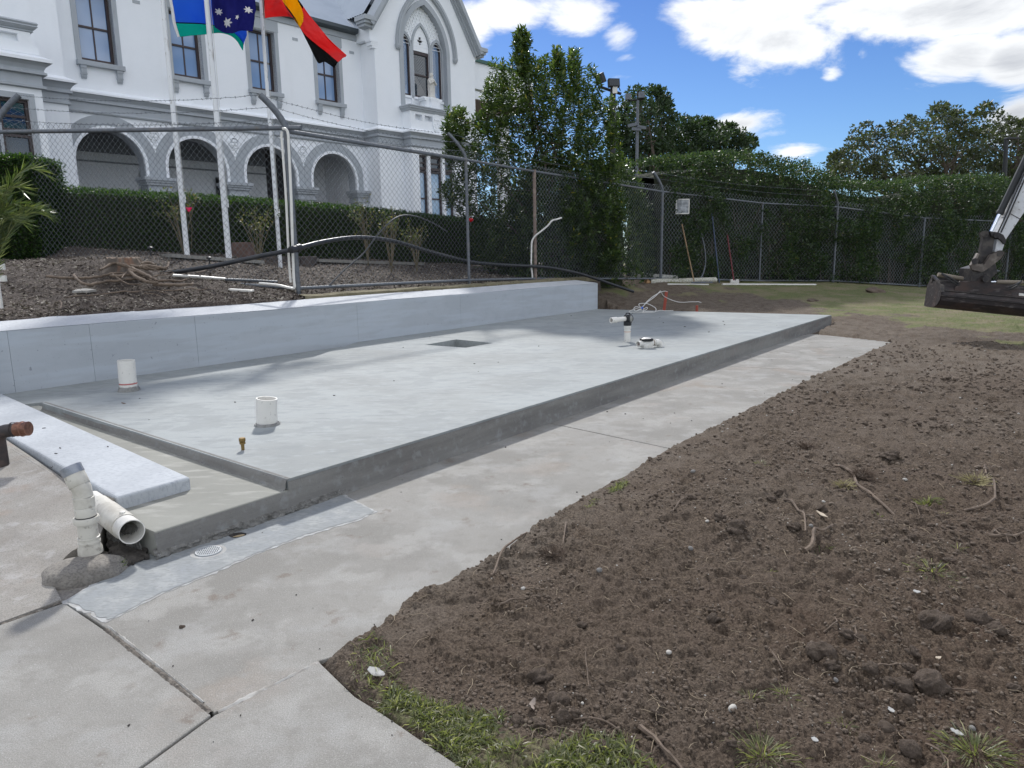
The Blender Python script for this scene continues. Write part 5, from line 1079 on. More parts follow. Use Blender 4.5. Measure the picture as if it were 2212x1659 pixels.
cc = cl[:, :3]; spire = np.array([atY(1128 + dx, y_, 19.5 + dx * .01) for y_ in range(66, 170, 6) for dx in (-6, 0, 7)] + [atY(1205 + dx, y_, 19.2) for y_ in range(108, 180, 7) for dx in (-5, 5)] + [atY(1243 + dx, y_, 19.9) for y_ in range(112, 190, 7) for dx in (-5, 5)] + [atY(980 + dx, y_, 19.0) for y_ in range(240, 330, 8) for dx in (-12, 0, 10)])
cc = np.concatenate([cc, spire]); m = len(cc); lpr = 11; ax = unit(np.array([0, 0, 1.]) + rg.normal(size=(m, 3)) * .38); P = np.repeat(cc, lpr, 0) + np.repeat(ax, lpr, 0) * np.tile(np.linspace(-.16, .06, lpr), m)[:, None]
ph = np.tile(np.arange(lpr) * 2.4, m) + np.repeat(rg.uniform(0, 6, m), lpr); rad = np.stack([np.cos(ph), np.sin(ph), 0 * ph], -1); tilt = np.tile(np.linspace(.05, .95, lpr), m)[:, None]; D = unit(rad * (1.1 - .6 * tilt) + np.repeat(ax, lpr, 0) * (tilt * 1.2 - .15) + rg.normal(size=(m * lpr, 3)) * .15)
L = rg.uniform(.10, .17, m * lpr); hgt = np.clip((P[:, 2] - 3) / 5, 0, 1); tn = np.clip(rg.beta(1.8, 3.2, m * lpr) * .75 + .12 * np.repeat(rg.random(m), lpr) + .14 * hgt, 0, .94); tn = np.where(rg.random(m * lpr) < .012, 1.0, tn)
leafobj('foliage', L_TREE, P - np.array(t1.location), D, L, L * .19, tn, t1, fold=.35, up=np.array([0, 0, 1.]))
limbs(t1, tb, [Vector(c_) for c_ in cc[rg.integers(0, m, 110)]], .10, 5, nmain=14, wob=.35, trunk_top=tb + Vector((.1, 0, .45)))
# dark spreading trees behind the hedge
def bgtree(label, poly, Y, depth, nc, lpc, lsz, mt, seed, basepx, r0=.35, rmin=.5, rmax=1.1, flat=.6, group='trees beyond the hedge', nlimb=60):
    base = atY(basepx, 560, Y); base.z = .5; root = empty('background_tree', base); tag(root, label, 'tree', group); rg = np.random.default_rng(seed); c = crown(poly, Y, depth, nc, seed, rmin, rmax)
    P = np.repeat(c[:, :3], lpc, 0); g = rg.normal(size=P.shape); g = g / np.maximum(1, np.linalg.norm(g, axis=1)[:, None] / 1.2) * np.array([1, 1, flat]); P = P + g * np.repeat(c[:, 3], lpc)[:, None] * .55
    D = unit(g + rg.normal(size=P.shape) * .6); L = lsz * rg.uniform(.5, 1.3, len(P)); tn = np.clip(rg.beta(2, 2.5, len(P)) * .8 + np.repeat(rg.uniform(-.1, .2, len(c)), lpc), 0, 1)
    leafobj('foliage', mt, P - np.array(root.location), D, L, L * .26, tn, root)
    ends = [Vector(q) for q in c[rg.integers(0, len(c), nlimb), :3]]; limbs(root, base, ends, r0, seed, nmain=10, wob=.8, trunk_top=base + Vector((0, 0, 2.0)))
FA = [(1335, 420), (1330, 350), (1315, 300), (1330, 262), (1330, 230), (1345, 205), (1372, 188), (1405, 186), (1432, 200), (1446, 222), (1458, 255), (1450, 300), (1460, 350), (1460, 420)]
FB = [(1420, 400), (1430, 330), (1440, 268), (1470, 252), (1510, 256), (1550, 262), (1590, 272), (1618, 286), (1630, 305), (1628, 322), (1600, 332), (1580, 345), (1560, 400)]
bgtree('tall dark spreading tree behind the two light poles', FA, 44, 3.0, 210, 60, .24, L_FAR, 41, 1395)
bgtree('wide low dark tree right of the light poles, touching the hedge top', FB, 47, 3.0, 230, 60, .25, L_FAR, 43, 1520)
GA = [(1775, 392), (1790, 352), (1800, 335), (1835, 300), (1838, 275), (1865, 262), (1905, 272), (1935, 248), (1990, 252), (2000, 228), (2040, 220), (2062, 232), (2080, 250), (2105, 240), (2120, 222), (2150, 222), (2165, 245), (2200, 262), (2240, 258), (2300, 250), (2380, 262), (2440, 300), (2460, 400), (2300, 420), (2100, 420), (1900, 420)]
bgtree('open feathery grey-green gum tree at the right above the hedge', GA, 46, 4.0, 800, 44, .23, L_GUM, 47, 2080, rmin=.45, rmax=.95, flat=.45, nlimb=150)
# clipped shrub column against the fence beside the post
c = atY(1398, 590, FP[4].y + 1.4); c.z = GM(c.x, c.y); hb = empty('clipped_hedge', c); tag(hb, 'narrow clipped hedge end just behind the fence post left of the white board', 'hedge')
rg = np.random.default_rng(14); n = 9000; hx, hy, hh = .42, .5, 2.15; u = rg.uniform(-1, 1, (n, 3)); k = rg.integers(0, 5, n); P = u.copy(); Nn = np.zeros((n, 3))
for kk, (ax_, sg) in enumerate(((0, 1), (0, -1), (1, -1), (1, 1), (2, 1))): P[k == kk, ax_] = sg; Nn[k == kk, ax_] = sg
P = P * np.array([hx, hy, hh / 2]) + np.array([0, 0, hh / 2]); a = surf_leaves(P, Nn, .07, .07, 15); leafobj('foliage', L_TREE, *a, parent=hb)
MB().box((-hx + .1, -hy + .1, -.1), (hx - .1, hy - .1, hh - .1)).build('inner_branches', TWIGS, hb)
# dark undergrowth between the tree and the far fence bay
c = FP[3].lerp(FP[4], .62) + Vector((-.9, 1.1, 0)); sh = empty('shrub', c); tag(sh, 'dense dark shrub mass filling the corner between the glossy tree and the far fence', 'shrub')
rg = np.random.default_rng(17); n = 22000; th_ = rg.uniform(0, 2 * math.pi, n); v = rg.uniform(0, 1, n); rr_ = (1 - v ** 3 * .5) * (.9 + .5 * fbm(th_ * 1.0, v, 2, 3)); P = np.stack([np.cos(th_) * rr_ * 2.5, np.sin(th_) * rr_ * 1.1, v * 3.3], -1); Nn = np.stack([np.cos(th_), np.sin(th_), .3 + v], -1)
a = surf_leaves(P, unit(Nn), .11, .12, 18); leafobj('foliage', L_TREE, *a, parent=sh); sh.rotation_euler = (0, 0, R_(45))
MB().lathe([(1.15, -.2), (1.2, 1), (1.0, 2.2), (.4, 2.8)], n=14).build('inner_branches', TWIGS, sh)
# pygmy date palm fronds at the far left
pb = atY(-30, 640, 7.6); pb.z = 1.05; pal = empty('palm', pb); tag(pal, 'fine-leaved arching palm fronds at the left edge in front of the fence', 'palm'); rg = random.Random(3)
PF = leafmat('palm_leaflets', [(.08, .12, .055), (.14, .18, .08), (.28, .30, .13)], .4, .35)
for k in range(17):
    a = rg.uniform(-1.9, .9) if k > 4 else rg.uniform(-.9, .3); rise = rg.uniform(1.2, 2.1); reach = rg.uniform(.45, .8); pts = [Vector((math.cos(a) * reach * t_ * .9, math.sin(a) * reach * t_ * .9, .2 + rise * t_ * (1.55 - t_ * .95))) for t_ in np.linspace(0, 1, 12)]
    st_ = MB().tube(pts, [.012 * (1 - .8 * i / 11) for i in range(12)], 5).build('frond_stem', mat('palm_stem', (.16, .18, .07), .6), pal)
    P, D, L = [], [], []
    for i in range(2, 42):
        f = i / 42 * 11; j = int(f); p = pts[j].lerp(pts[j + 1], f - j) if j < 11 else pts[11]; T = (pts[min(j + 1, 11)] - pts[j - 1 if j else 0]).normalized(); S = T.cross(Vector((0, 0, 1))).normalized()
        for sg in (-1, 1): P.append(p); D.append(S * sg + T * 1.1 + Vector((0, 0, rg.uniform(-.35, .1)))); L.append(.30 * (1 - abs(i / 42 - .45) * .8) * rg.uniform(.85, 1.15))
    P = np.array(P); D = np.array(D); L = np.array(L); o = leafobj('leaflets', PF, P, D, L, L * .013, np.array([rg.random() for _ in L]), st_, fold=.3)
# ---------------------------------------------------------------- plumbing on and around the slab
def W(v): return Vector(v)
def pipe(mb, pts, r, wall=.006, n=24):
    """open-ended pipe with a real bore"""
    pts = [Vector(p) for p in pts]; mb.tube(pts, r, n, False); mb.tube(pts, r - wall, n, False)
    for p, q in ((pts[0], pts[1]), (pts[-1], pts[-2])):
        T = (q - p).normalized(); nr = T.cross(Vector((0, 0, 1)) if abs(T.z) < .9 else Vector((1, 0, 0))).normalized(); B = T.cross(nr)
        ring = [p + (nr * math.cos(2 * math.pi * j / n) + B * math.sin(2 * math.pi * j / n)) * rr_ for rr_ in (r, r - wall) for j in range(n)]; mb.add(ring, [(j, (j + 1) % n, n + (j + 1) % n, n + j) for j in range(n)])
    return mb
MORTAR = mat('mortar', (.27, .27, .26), .95, [(20, 5, .4, .7, (.16, .16, .15), .8)], [(40, .8, .02)])
def jitterring(mb, c, r, h, n=20, amp=.008, seed=1):
    rg = random.Random(seed); rows = [[c + Vector(((r + e + rg.uniform(-amp, amp)) * math.cos(2 * math.pi * j / n), (r + e + rg.uniform(-amp, amp)) * math.sin(2 * math.pi * j / n), z + rg.uniform(-amp, amp) * .6)) for j in range(n)] for e, z in ((.022, -.004), (.018, h * .6), (.004, h))]
    return mb.add([p for q in rows for p in q], [(i * n + j, i * n + (j + 1) % n, (i + 1) * n + (j + 1) % n, (i + 1) * n + j) for i in range(2) for j in range(n)])
for (x, y, h, r, lab, sd) in ((279, 846, .335, .088, 'taller white plastic pipe stub standing in a mortar collar near the retaining wall', 1), (578, 921, .228, .086, 'short wide white plastic pipe stub standing open on the slab near its front corner', 2)):
    b = onz(x, y, .22); b = b + (b.xy.normalized() * .06).to_3d(); root = empty('pipe_stub', b); tag(root, lab, 'pipe', 'cut white pipe stubs on the slab')
    pipe(MB(), [(0, 0, -.02), (.0, 0, h * .5), (0.006 * sd, 0, h)], r, .010, 32).build('pipe_body', PVC, root, True)
    jitterring(MB(), Vector((0, 0, 0)), r, .05 if sd == 1 else .022, 26, .006 if sd == 1 else .003, sd).build('mortar_collar', MORTAR, root, True)
    if sd == 1: MB().lathe([(r + .001, .075), (r + .0015, .09)], n=32, caps=False).build('red_mark', mat('faded_red_paint', (.45, .15, .14), .8), root, True)
b = onz(525, 972, .22); root = empty('brass_fitting', b); tag(root, 'small capped brass water fitting standing on the slab corner', 'fitting'); BR = mat('brass', (.28, .19, .075), .35, [(20, 4, .45, .7, (.22, .15, .07), .8)], metal=.85)
MB().lathe([(.012, -.01), (.013, .05)], n=12).build('riser', BR, root, True); MB().lathe([(.020, .045), (.023, .047), (.023, .062), (.018, .065)], n=6).build('nut', BR, root); MB().lathe([(.021, .067), (.025, .069), (.025, .088), (.020, .092)], n=8).build('cap', BR, root)
# standpipe with inspection tee
b = onz(1355, 738, .22); root = empty('standpipe_valve', b); tag(root, 'white standpipe topped by a black valve with clear round cover and open side pipe', 'valve')
r = .050; hh = .365
pipe(MB(), [(0, 0, -.02), (0, 0, .27)], r, .006).build('riser', PVC, root, True); MB().lathe([(r + .004, .205), (r + .006, .208), (r + .006, .262), (r + .001, .266)], n=24, caps=False).build('coupling', PVC, root, True)
MB().lathe([(r + .0015, .155), (r + .002, .163)], n=24, caps=False).build('orange_band', mat('orange_primer', (.55, .25, .12), .8), root, True)
MB().lathe([(r + .008, .255), (r + .012, .26), (r + .012, .31), (r + .002, .315), (r + .0, .34)], n=24).build('black_socket', BLACKP, root, True)
dL = Vector((-.83, -.56, -.02)).normalized(); MB().tube([Vector((.02, .0, hh)) - dL * .05, Vector((0, 0, hh)) + dL * .05], .058, 20).build('tee_body', BLACKP, root, True)
mb = MB(); mb.lathe([(.062, -.01), (.066, .0), (.066, .018), (.058, .024)], Vector((.0, 0, hh)) + Vector((.03, -.02, 0)), (.85, -.5, 0), 24)
for k in range(10):
    a = 2 * math.pi * k / 10; q = Vector((0, 0, 1)).rotation_difference(Vector((.85, -.5, 0))); mb.lathe([(.006, -.014), (.006, .026)], Vector((.03, -.02, hh)) + q @ Vector((.067 * math.cos(a), .067 * math.sin(a), 0)), (.85, -.5, 0), 6)
mb.build('cover_ring', BLACKP, root, True)
MB().lathe([(.055, .02), (.05, .034), (.03, .044), (.0, .047)], Vector((.03, -.02, hh)), (.85, -.5, 0), 24).build('clear_cover', mat('cloudy_clear_plastic', (.22, .22, .20), .12, spec=.8), root, True)
pipe(MB(), [Vector((0, 0, hh)) + dL * .04, Vector((0, 0, hh)) + dL * .33], .036, .006).build('side_pipe', PVC, root, True); pipe(MB(), [Vector((0, 0, hh)) + dL * .235, Vector((0, 0, hh)) + dL * .345], .044, .010).build('end_socket', PVC, root, True)
MB().lathe([(.032, 0), (.0, .001)], Vector((0, 0, hh)) + dL * .30, dL, 20).build('rusty_bore', mat('rusty_bore', (.10, .04, .03), .9), root)
mb = MB().tube([(-.03, 0, hh + .05), (-.02, 0, hh + .085), (.03, 0, hh + .085), (.04, 0, hh + .05)], .010, 8); mb.lathe([(.02, hh + .04), (.022, hh + .06)], n=10); mb.build('handle', BLACKP, root, True)
# low check valve
b = onz(1396, 751, .22); root = empty('check_valve', b); tag(root, 'squat white check valve with black screw lid lying on the slab beside the standpipe', 'valve')
ax_ = Vector((.93, .36, 0)).normalized(); z_ = .065
mb = MB().tube([ax_ * -.07 + Vector((0, 0, z_)), ax_ * -.03 + Vector((0, 0, z_)), ax_ * .09 + Vector((0, 0, z_))], [.045, .068, .062], 22); mb.lathe([(.075, .0), (.078, .02), (.078, .05), (.07, .09)], n=24); mb.box((-.06, -.05, -.0), (.10, .05, .03)); mb.build('valve_body', PVC, root, True)
pipe(MB(), [ax_ * -.13 + Vector((-.015, -.03, z_)), ax_ * -.05 + Vector((0, 0, z_))], .047, .012).build('open_socket', PVC, root, True); MB().lathe([(.034, 0), (.0, .001)], ax_ * -.10 + Vector((-.012, -.02, z_)), ax_, 18).build('rusty_bore', MATS['rusty_bore'], root)
mb = MB().lathe([(.085, .10), (.092, .102), (.092, .135), (.084, .14), (.078, .136)], n=28); 
for k in range(28): a = 2 * math.pi * k / 28; mb.box((-.004, -.004, .103), (.004, .004, .134), Matrix.Translation((.093 * math.cos(a), .093 * math.sin(a), 0)))
mb.build('screw_lid', BLACKP, root); MB().lathe([(.077, .128), (.06, .142), (.03, .150), (0, .152)], n=24).build('lid_dome', PVC, root, True)
MB().tube([ax_ * .08 + Vector((0, 0, z_)), ax_ * .18 + Vector((0, 0, z_))], .040, 18).build('outlet_pipe', PVC, root, True); MB().tube([ax_ * .15 + Vector((0, 0, z_)), ax_ * .20 + Vector((0, 0, z_)), ax_ * .235 + Vector((0, 0, z_ - .02)), ax_ * .25 + Vector((0, 0, -.01))], .050, 18).build('elbow', PVC, root, True)
MB().lathe([(.043, .115), (.046, .117), (.046, .123), (.042, .126)], (0, 0, z_), ax_, 20, caps=False).build('brown_seal', mat('brown_seal', (.20, .12, .06), .7), root)

CREAM = mat('cream_pvc', (.56, .54, .48), .45, [(7, 6, .45, .65, (.40, .375, .32), .75), (24, 5, .58, .68, (.22, .20, .17), .6)])
# riser pipe with taped mouth on the concrete haunch
hb_ = onz(178, 1236, .02); hau = empty('concrete_haunch', (hb_.x, hb_.y, 0)); tag(hau, 'rounded stained concrete hump around the foot of the white riser pipe', 'concrete')
mb = MB(); k, m_ = 40, 14; vs = []
for i in range(m_ + 1):
    f = i / m_ * math.pi / 2
    for j in range(k):
        a = 2 * math.pi * j / k; n_ = 1 + .05 * math.sin(3 * a + 1) + .03 * math.sin(7 * a); e = .55
        vs.append((.190 * n_ * math.copysign(abs(math.cos(a)) ** .85, math.cos(a)) * math.cos(f) ** e, .150 * n_ * math.copysign(abs(math.sin(a)) ** .85, math.sin(a)) * math.cos(f) ** e, .125 * math.sin(f) ** .9 - .02))
mb.add(vs, [(i * k + j, i * k + (j + 1) % k, (i + 1) * k + (j + 1) % k, (i + 1) * k + j) for i in range(m_) for j in range(k)])
o = mb.build('hump', mat('stained_haunch', (.25, .232, .205), .95, [(3, 6, .4, .62, (.145, .132, .115), .8), (9, 6, .5, .7, (.26, .245, .22), .6), (90, 3, .45, .62, (.08, .075, .07), .5)], [(70, .6, .008), (14, .5, .02)]), hau, True); o.rotation_euler = (0, 0, R_(25)); o.scale = (1.06, .98, .80)
sub(MB().prism([onz(x, y, .0015) for x, y in ((92, 1240), (108, 1282), (136, 1304), (165, 1299), (215, 1270), (256, 1240), (246, 1195), (180, 1180), (120, 1200))], (0, 0, -.06)).build('mortar_bed', MATS['stained_haunch']), path)
rb = onz(195, 1186, .10); rp = empty('riser_pipe', rb); tag(rp, 'jointed white riser pipe bending back at the top, its mouth sealed with silver tape', 'pipe'); r = .048
for nm, prof in (('flared_foot', [(.060, -.02), (.058, .01), (.050, .03), (.050, .035)]), ('lower_coupling', [(.052, .035), (.0535, .036), (.0535, .048), (.0515, .050), (.0515, .062), (.0535, .064), (.0535, .070), (.049, .072)]), ('pipe_body', [(.0475, .03), (.0475, .17)]), ('socket_rim', [(.050, .146), (.0615, .150), (.0625, .155), (.0625, .176), (.060, .182), (.05, .182)]), ('rubber_seal', [(.051, .182), (.051, .187)]), ('upper_coupling', [(.0500, .187), (.0505, .19), (.0505, .232), (.0485, .235), (.0485, .239), (.0505, .241), (.0505, .290), (.047, .292)])):
    MB().lathe(prof, n=32, caps=False).build(nm, BLACKP if 'rubber' in nm else CREAM, rp, True)
d1 = Vector((-.42, .12, .90)).normalized(); p0 = Vector((0, 0, .288)); p1 = Vector((-.006, .002, .335)); p2 = p1 + d1 * .055
MB().tube([p0, p0.lerp(p1, .6), p1, p1 + d1 * .02, p2], [.047, .047, .048, .048, .048], 32).build('elbow', CREAM, rp, True); MB().lathe([(.050, -.002), (.0515, 0), (.0515, .045), (.0505, .05), (.0505, .068)], p2 - d1 * .035, d1, 32, caps=False).build('elbow_socket', CREAM, rp, True)
MB().lathe([(.0515, .0), (.053, .004), (.0525, .022), (.053, .046), (.048, .048), (.02, .046), (.0, .047)], p2 + d1 * .028, d1, 22).build('silver_tape', mat('silver_tape', (.30, .32, .36), .35, [(30, 4, .4, .7, (.20, .22, .25), .8)], [(30, .4, .01)], metal=.3), rp, True)
# large open pipe
A_ = atY(226, 1103, 4.0); B_ = atY(285, 1149, 3.63); op = empty('open_drain_pipe', A_); tag(op, 'large open-mouthed white drain pipe poking out between the kerb and the haunch', 'pipe'); T = (B_ - A_)
tl = T.normalized(); pipe(MB(), [-tl * .25, T * .6, T], .0665, .005, 36).build('pipe_body', PVC, op, True)
pipe(MB(), [-tl * .1, T * .78], .0715, .006, 36).build('outer_sleeve', CREAM, op, True)
MB().lathe([(.0665 - .006, 0), (.0, .001)], Vector((0, 0, 0)) - tl * .1, tl, 24).build('dark_bore', DK, op); MB().box((-.012, -.012, .066), (.012, .012, .082), Matrix.Translation(T * .72)).build('moulded_lug', PVC, op, bevel=.003)
# rubble and dirt under the pipe end
RUB = mat('dark_rubble', (.10, .09, .08), .95, [(25, 5, .4, .65, (.05, .045, .04), .8), (40, 3, .6, .72, (.28, .27, .25), .6)], [(40, .8, .02)])
def stone_mesh(seed, flat=.7, sub=2, rough=.22, lump=0.0):
    import bmesh
    rg = np.random.default_rng(seed); bm = bmesh.new(); bmesh.ops.create_icosphere(bm, subdivisions=sub, radius=1.0); sc_ = np.array([1, rg.uniform(.65, 1), flat * rg.uniform(.75, 1.1)]); o1 = rg.uniform(0, 50, 3)
    for v in bm.verts:
        c_ = v.co; k = 1 + rough * (vnoise(np.array([c_.x * 1.4 + o1[0] + c_.z]), np.array([c_.y * 1.4 + o1[1] - c_.z]))[0] - .5) * 2 + rough * .4 * (vnoise(np.array([c_.x * 4 + o1[2]]), np.array([c_.y * 4 + c_.z * 3 + o1[1]]))[0] - .5)
        if lump: k += lump * (abs(fbm(np.array([c_.x + c_.z * .7 + o1[0]]), np.array([c_.y - c_.z * .6 + o1[1]]), 3.2, 3)[0] - .5) * -3.2 + .35) + lump * .5 * (fbm(np.array([c_.x * 1.0 + o1[2] + c_.z]), np.array([c_.y + c_.z]), 11, 2)[0] - .5)
        v.co = Vector((c_.x * sc_[0] * k, c_.y * sc_[1] * k, c_.z * sc_[2] * k))
    me = bpy.data.meshes.new('stone'); bm.to_mesh(me); bm.free(); me.shade_smooth(); return me
rs_ = [stone_mesh(100 + k) for k in range(7)]
mb = MB(); fill = [onz(x, y, z) for x, y, z in ((236, 1075, .12), (262, 1085, .10), (305, 1140, .05), (318, 1205, .012), (250, 1232, .010), (236, 1190, .03), (225, 1120, .09))]; cF = sum(fill, Vector()) / len(fill)
mb.add(fill + [cF + Vector((0, 0, .01))], [(i, (i + 1) % 7, 7) for i in range(7)]); o = mb.build('dirt_pocket', RUB); sub(o, path)
rub = empty('rubble', cF); tag(rub, 'loose dark rubble and broken concrete packed under the open drain pipe', 'rubble'); rg = random.Random(12)
for k in range(46):
    a, b_ = rg.choice(fill), rg.choice(fill); p = a.lerp(b_, rg.random()); o = bpy.data.objects.new('rubble_piece', rs_[k % 7]); COL.objects.link(o); o.parent = rub; s_ = rg.uniform(.007, .020); o.scale = (s_, s_, s_); o.location = p - cF + Vector((0, 0, s_ * .3)); o.rotation_euler = (rg.random() * 6, rg.random() * 6, rg.random() * 6)
for me_ in rs_: me_.materials.append(RUB)
# weed
wd = onz(257, 1225, .012); w_ = empty('weed', wd); tag(w_, 'small green weed growing at the foot of the open drain pipe', 'weed'); rg = np.random.default_rng(5); n = 60; a = rg.uniform(0, 6.28, n); D = np.stack([np.cos(a), np.sin(a), rg.uniform(.4, 1.6, n)], -1); P = np.stack([rg.normal(0, .008, n), rg.normal(0, .008, n), np.zeros(n)], -1); L = rg.uniform(.03, .06, n); leafobj('leaves', PF, P, D, L, L * .12, rg.random(n), w_)
# black pipe with copper end, far left
bb = onz(4, 1004, .18); cp = empty('black_bent_pipe', bb); tag(cp, 'thick black pipe rising at the left edge and bending over to a copper end', 'pipe'); cr = Matrix.Rotation(0, 3, 'Z')
z1 = .205; BKM = mat('black_wrapped_pipe', (.035, .030, .030), .6, [(14, 5, .4, .7, (.09, .06, .05), .7)], [(40, .4, .01)]); X1 = Vector((1, -.03, .05)).normalized(); O_ = Vector((0, 0, 0))
pts = [O_ - Vector((0, 0, .02)), O_ + Vector((0, 0, z1 - .03))] + [Vector((.075 * (1 - math.cos(t)), 0, z1 - .03 + .075 * math.sin(t))) for t in np.linspace(.2, 1.45, 6)] + [Vector((.09, 0, z1 + .047)), Vector((.15, 0, z1 + .055))]
MB().tube(pts, .047, 24).build('black_pipe', BKM, cp, True); COP = mat('copper', (.26, .13, .09), .4, [(20, 4, .4, .65, (.12, .065, .05), .8)], metal=.8)
e0 = Vector((.15, 0, z1 + .055)); mb = MB().lathe([(.050, -.01), (.052, 0), (.050, .012), (.050, .03), (.055, .034), (.055, .04), (.049, .045), (.051, .08), (.046, .083), (.0, .078)], e0, X1, 24); mb.build('copper_end', COP, cp, True)
MB().lathe([(.051, -.04), (.053, -.038), (.053, -.03), (.05, -.028)], e0, X1, 22, caps=False).build('pipe_collar', BKM, cp, True)
# round drain grate
gc = onz(450, 1190, .009); gr_ = empty('drain_grate', gc); tag(gr_, 'round plastic drain grate set in the fresh cement patch', 'grate'); GM_ = mat('grey_plastic_grate', (.42, .44, .45), .5); GRR = .068
pipe(MB(), [(0, 0, -.006), (0, 0, .002)], GRR, .006, 32).build('rim', GM_, gr_, True); MB().lathe([(GRR - .004, 0), (0, .0005)], (0, 0, -.0055), n=28).build('dark_sump', DK, gr_)
mb = MB()
for k in range(-5, 6):
    x_ = k * .0112; h_ = math.sqrt(max(0, (GRR - .004) ** 2 - x_ ** 2)); mb.box((x_ - .0022, -h_, -.004), (x_ + .0022, h_, .001))
o = mb.build('grate_bars', GM_, gr_); o['kind'] = 'stuff'
mb = MB()
for k in (-2, -1, 0, 1, 2): y_ = k * .023; h_ = math.sqrt((GRR - .004) ** 2 - y_ ** 2); mb.box((-h_, y_ - .0015, -.004), (h_, y_ + .0015, .0004))
o = mb.build('cross_bars', GM_, gr_); o['kind'] = 'stuff'; gr_.rotation_euler = (0, 0, R_(10))
sub(MB().lathe([(.074, .005), (.085, .0068), (.095, .0048)], (gc.x, gc.y, 0), n=26, caps=False).build('cement_rim', MATS['cement_laitance'], None, True), path)

# ---------------------------------------------------------------- cables, stakes and scraps at the far end of the slab
def c4(x, y): return ((2400 + x / 5.53) / 1.8517, (1150 + y / 5.53) / 1.8517)
CABW = mat('white_cable', (.60, .59, .56), .5)
o_ = onz(*c4(1110, 540), .225); cab = empty('cable', o_); tag(cab, 'loosely coiled white cable looping up from the slab edge, tied with a blue cable tie', 'cable')
def cabp(L): return [atY(*c4(x, y), Y) - o_ for x, y, Y in L]
Yc = o_.y
def smooth(P, n=6):
    P = [Vector(p) for p in P]; out = []
    for i in range(len(P) - 1):
        a, b, c, d = P[max(i - 1, 0)], P[i], P[i + 1], P[min(i + 2, len(P) - 1)]
        for k in range(n): t_ = k / n; out.append(.5 * (2 * b + (c - a) * t_ + (2 * a - 5 * b + 4 * c - d) * t_ ** 2 + (3 * b - a - 3 * c + d) * t_ ** 3))
    return out + [P[-1]]
runs = [[(640, 530, 0), (760, 480, .1), (860, 450, .1), (940, 430, .1), (1010, 340, .3), (1130, 230, .5), (1250, 150, .7), (1340, 105, .8), (1430, 80, .9), (1490, 95, 1.0)],
        [(930, 440, 0), (1040, 330, .3), (1180, 230, .5), (1260, 160, .7), (1330, 80, .8), (1360, 110, .85), (1400, 180, .9), (1500, 240, 1.0), (1620, 290, 1.0), (1740, 322, 1.0), (1850, 328, 1.0), (2000, 318, 1.0), (2110, 318, 1.0), (2180, 316, 1.0), (2240, 335, 1.0)],
        [(950, 450, 0), (880, 420, 0), (860, 370, .1), (930, 350, .15), (1050, 360, .15), (1180, 420, .1), (1240, 480, 0), (1210, 550, -.1), (1100, 570, -.2), (960, 570, -.2), (930, 560, -.2), (1010, 535, -.1), (1120, 530, -.1), (1200, 545, -.1)],
        [(940, 460, 0), (860, 500, -.05), (780, 520, -.1), (750, 460, 0), (800, 425, .05), (880, 440, .02), (960, 470, 0), (1030, 440, .05), (1050, 460, .05), (1000, 500, 0), (900, 500, 0), (820, 505, 0), (900, 470, 0)],
        [(640, 560, -.1), (760, 555, -.1), (880, 550, -.1), (960, 530, -.1), (970, 480, 0)], [(1240, 530, .1), (1330, 505, .2), (1440, 515, .2), (1540, 530, .2), (1620, 545, .2)]]
mb = MB()
for rn in runs: mb.tube([Vector((p.x, p.y, max(p.z, .006))) for p in smooth(cabp([(x, y, Yc + d) for x, y, d in rn]))], .0085, 6)
mb.build('cable_run', CABW, cab, True); MB().lathe([(.02, -.025), (.03, 0), (.02, .025)], cabp([(930, 452, Yc)])[0], (1, 0, .4), 8).build('blue_tie', mat('blue_tie', (.02, .12, .6), .4), cab)
ORG = mat('orange_marker', (.33, .07, .045), .6, [(12, 4, .5, .7, (.35, .06, .04), .6)])
b = onz(1436, 668, .20); b = b + Vector((0, .12, -.02)); t_ = atY(1440, 629, b.y); o = MB().prism([Vector((-.035, 0, -.1)), Vector((.035, 0, -.1)), Vector((.035 + t_.x - b.x, 0, t_.z - b.z)), Vector((-.035 + t_.x - b.x, 0, t_.z - b.z))], (0, .02, 0)).build('marker_stake', ORG); o.location = b; tag(o, 'tall flat orange marker stake leaning at the far slab edge by the white cable', 'stake')
b = onz(1508, 671, .20); b = b + Vector((0, .12, -.02)); o = MB().tube([(0, 0, -.05), (0, 0, .14)], .032, 14).build('orange_conduit', ORG, None, True); o.location = b; tag(o, 'short orange conduit stub standing at the far slab edge right of the stake', 'conduit')
def lie(px, py, dz=0.0): p = hit(px, py, low); return p + Vector((0, 0, dz))
a, b = lie(1366, 603, .10), lie(1462, 608, .10); a = atY(1366, 594, a.y); b.z += .0; root = empty('drain_pipe', a); tag(root, 'long pale pipe lying on top against the fence, open end to the left', 'pipe'); pipe(MB(), [Vector((0, 0, 0)), b - a], .085, .008).build('pipe_body', PVC, root, True)
a, b = lie(1403, 613), lie(1545, 611); b = atY(1545, 605, a.y + 1.2); a = atY(1403, 609, a.y); root = empty('drain_pipe', a); tag(root, 'weathered mossy pipe lying on the ground below the pale one, open end to the left', 'pipe'); pipe(MB(), [Vector((0, 0, 0)), b - a], .09, .008).build('pipe_body', mat('mossy_pipe', (.50, .49, .43), .6, [(8, 5, .4, .65, (.22, .21, .15), .9, (3, 3, 3))]), root, True)
MB().lathe([(.08, 0), (.07, .10), (.05, .16)], (-.12, -.02, .02), (.9, .3, -.3), 12).build('orange_liner', mat('tan_liner', (.50, .30, .15), .8), root)
a, b = lie(1560, 617, .04), lie(1762, 617, .03); o = MB().tube([(0, 0, 0), b - a], .028, 8).build('conduit', PVC, None, True); o.location = a; tag(o, 'long thin white conduit lying along the foot of the far fence', 'conduit')
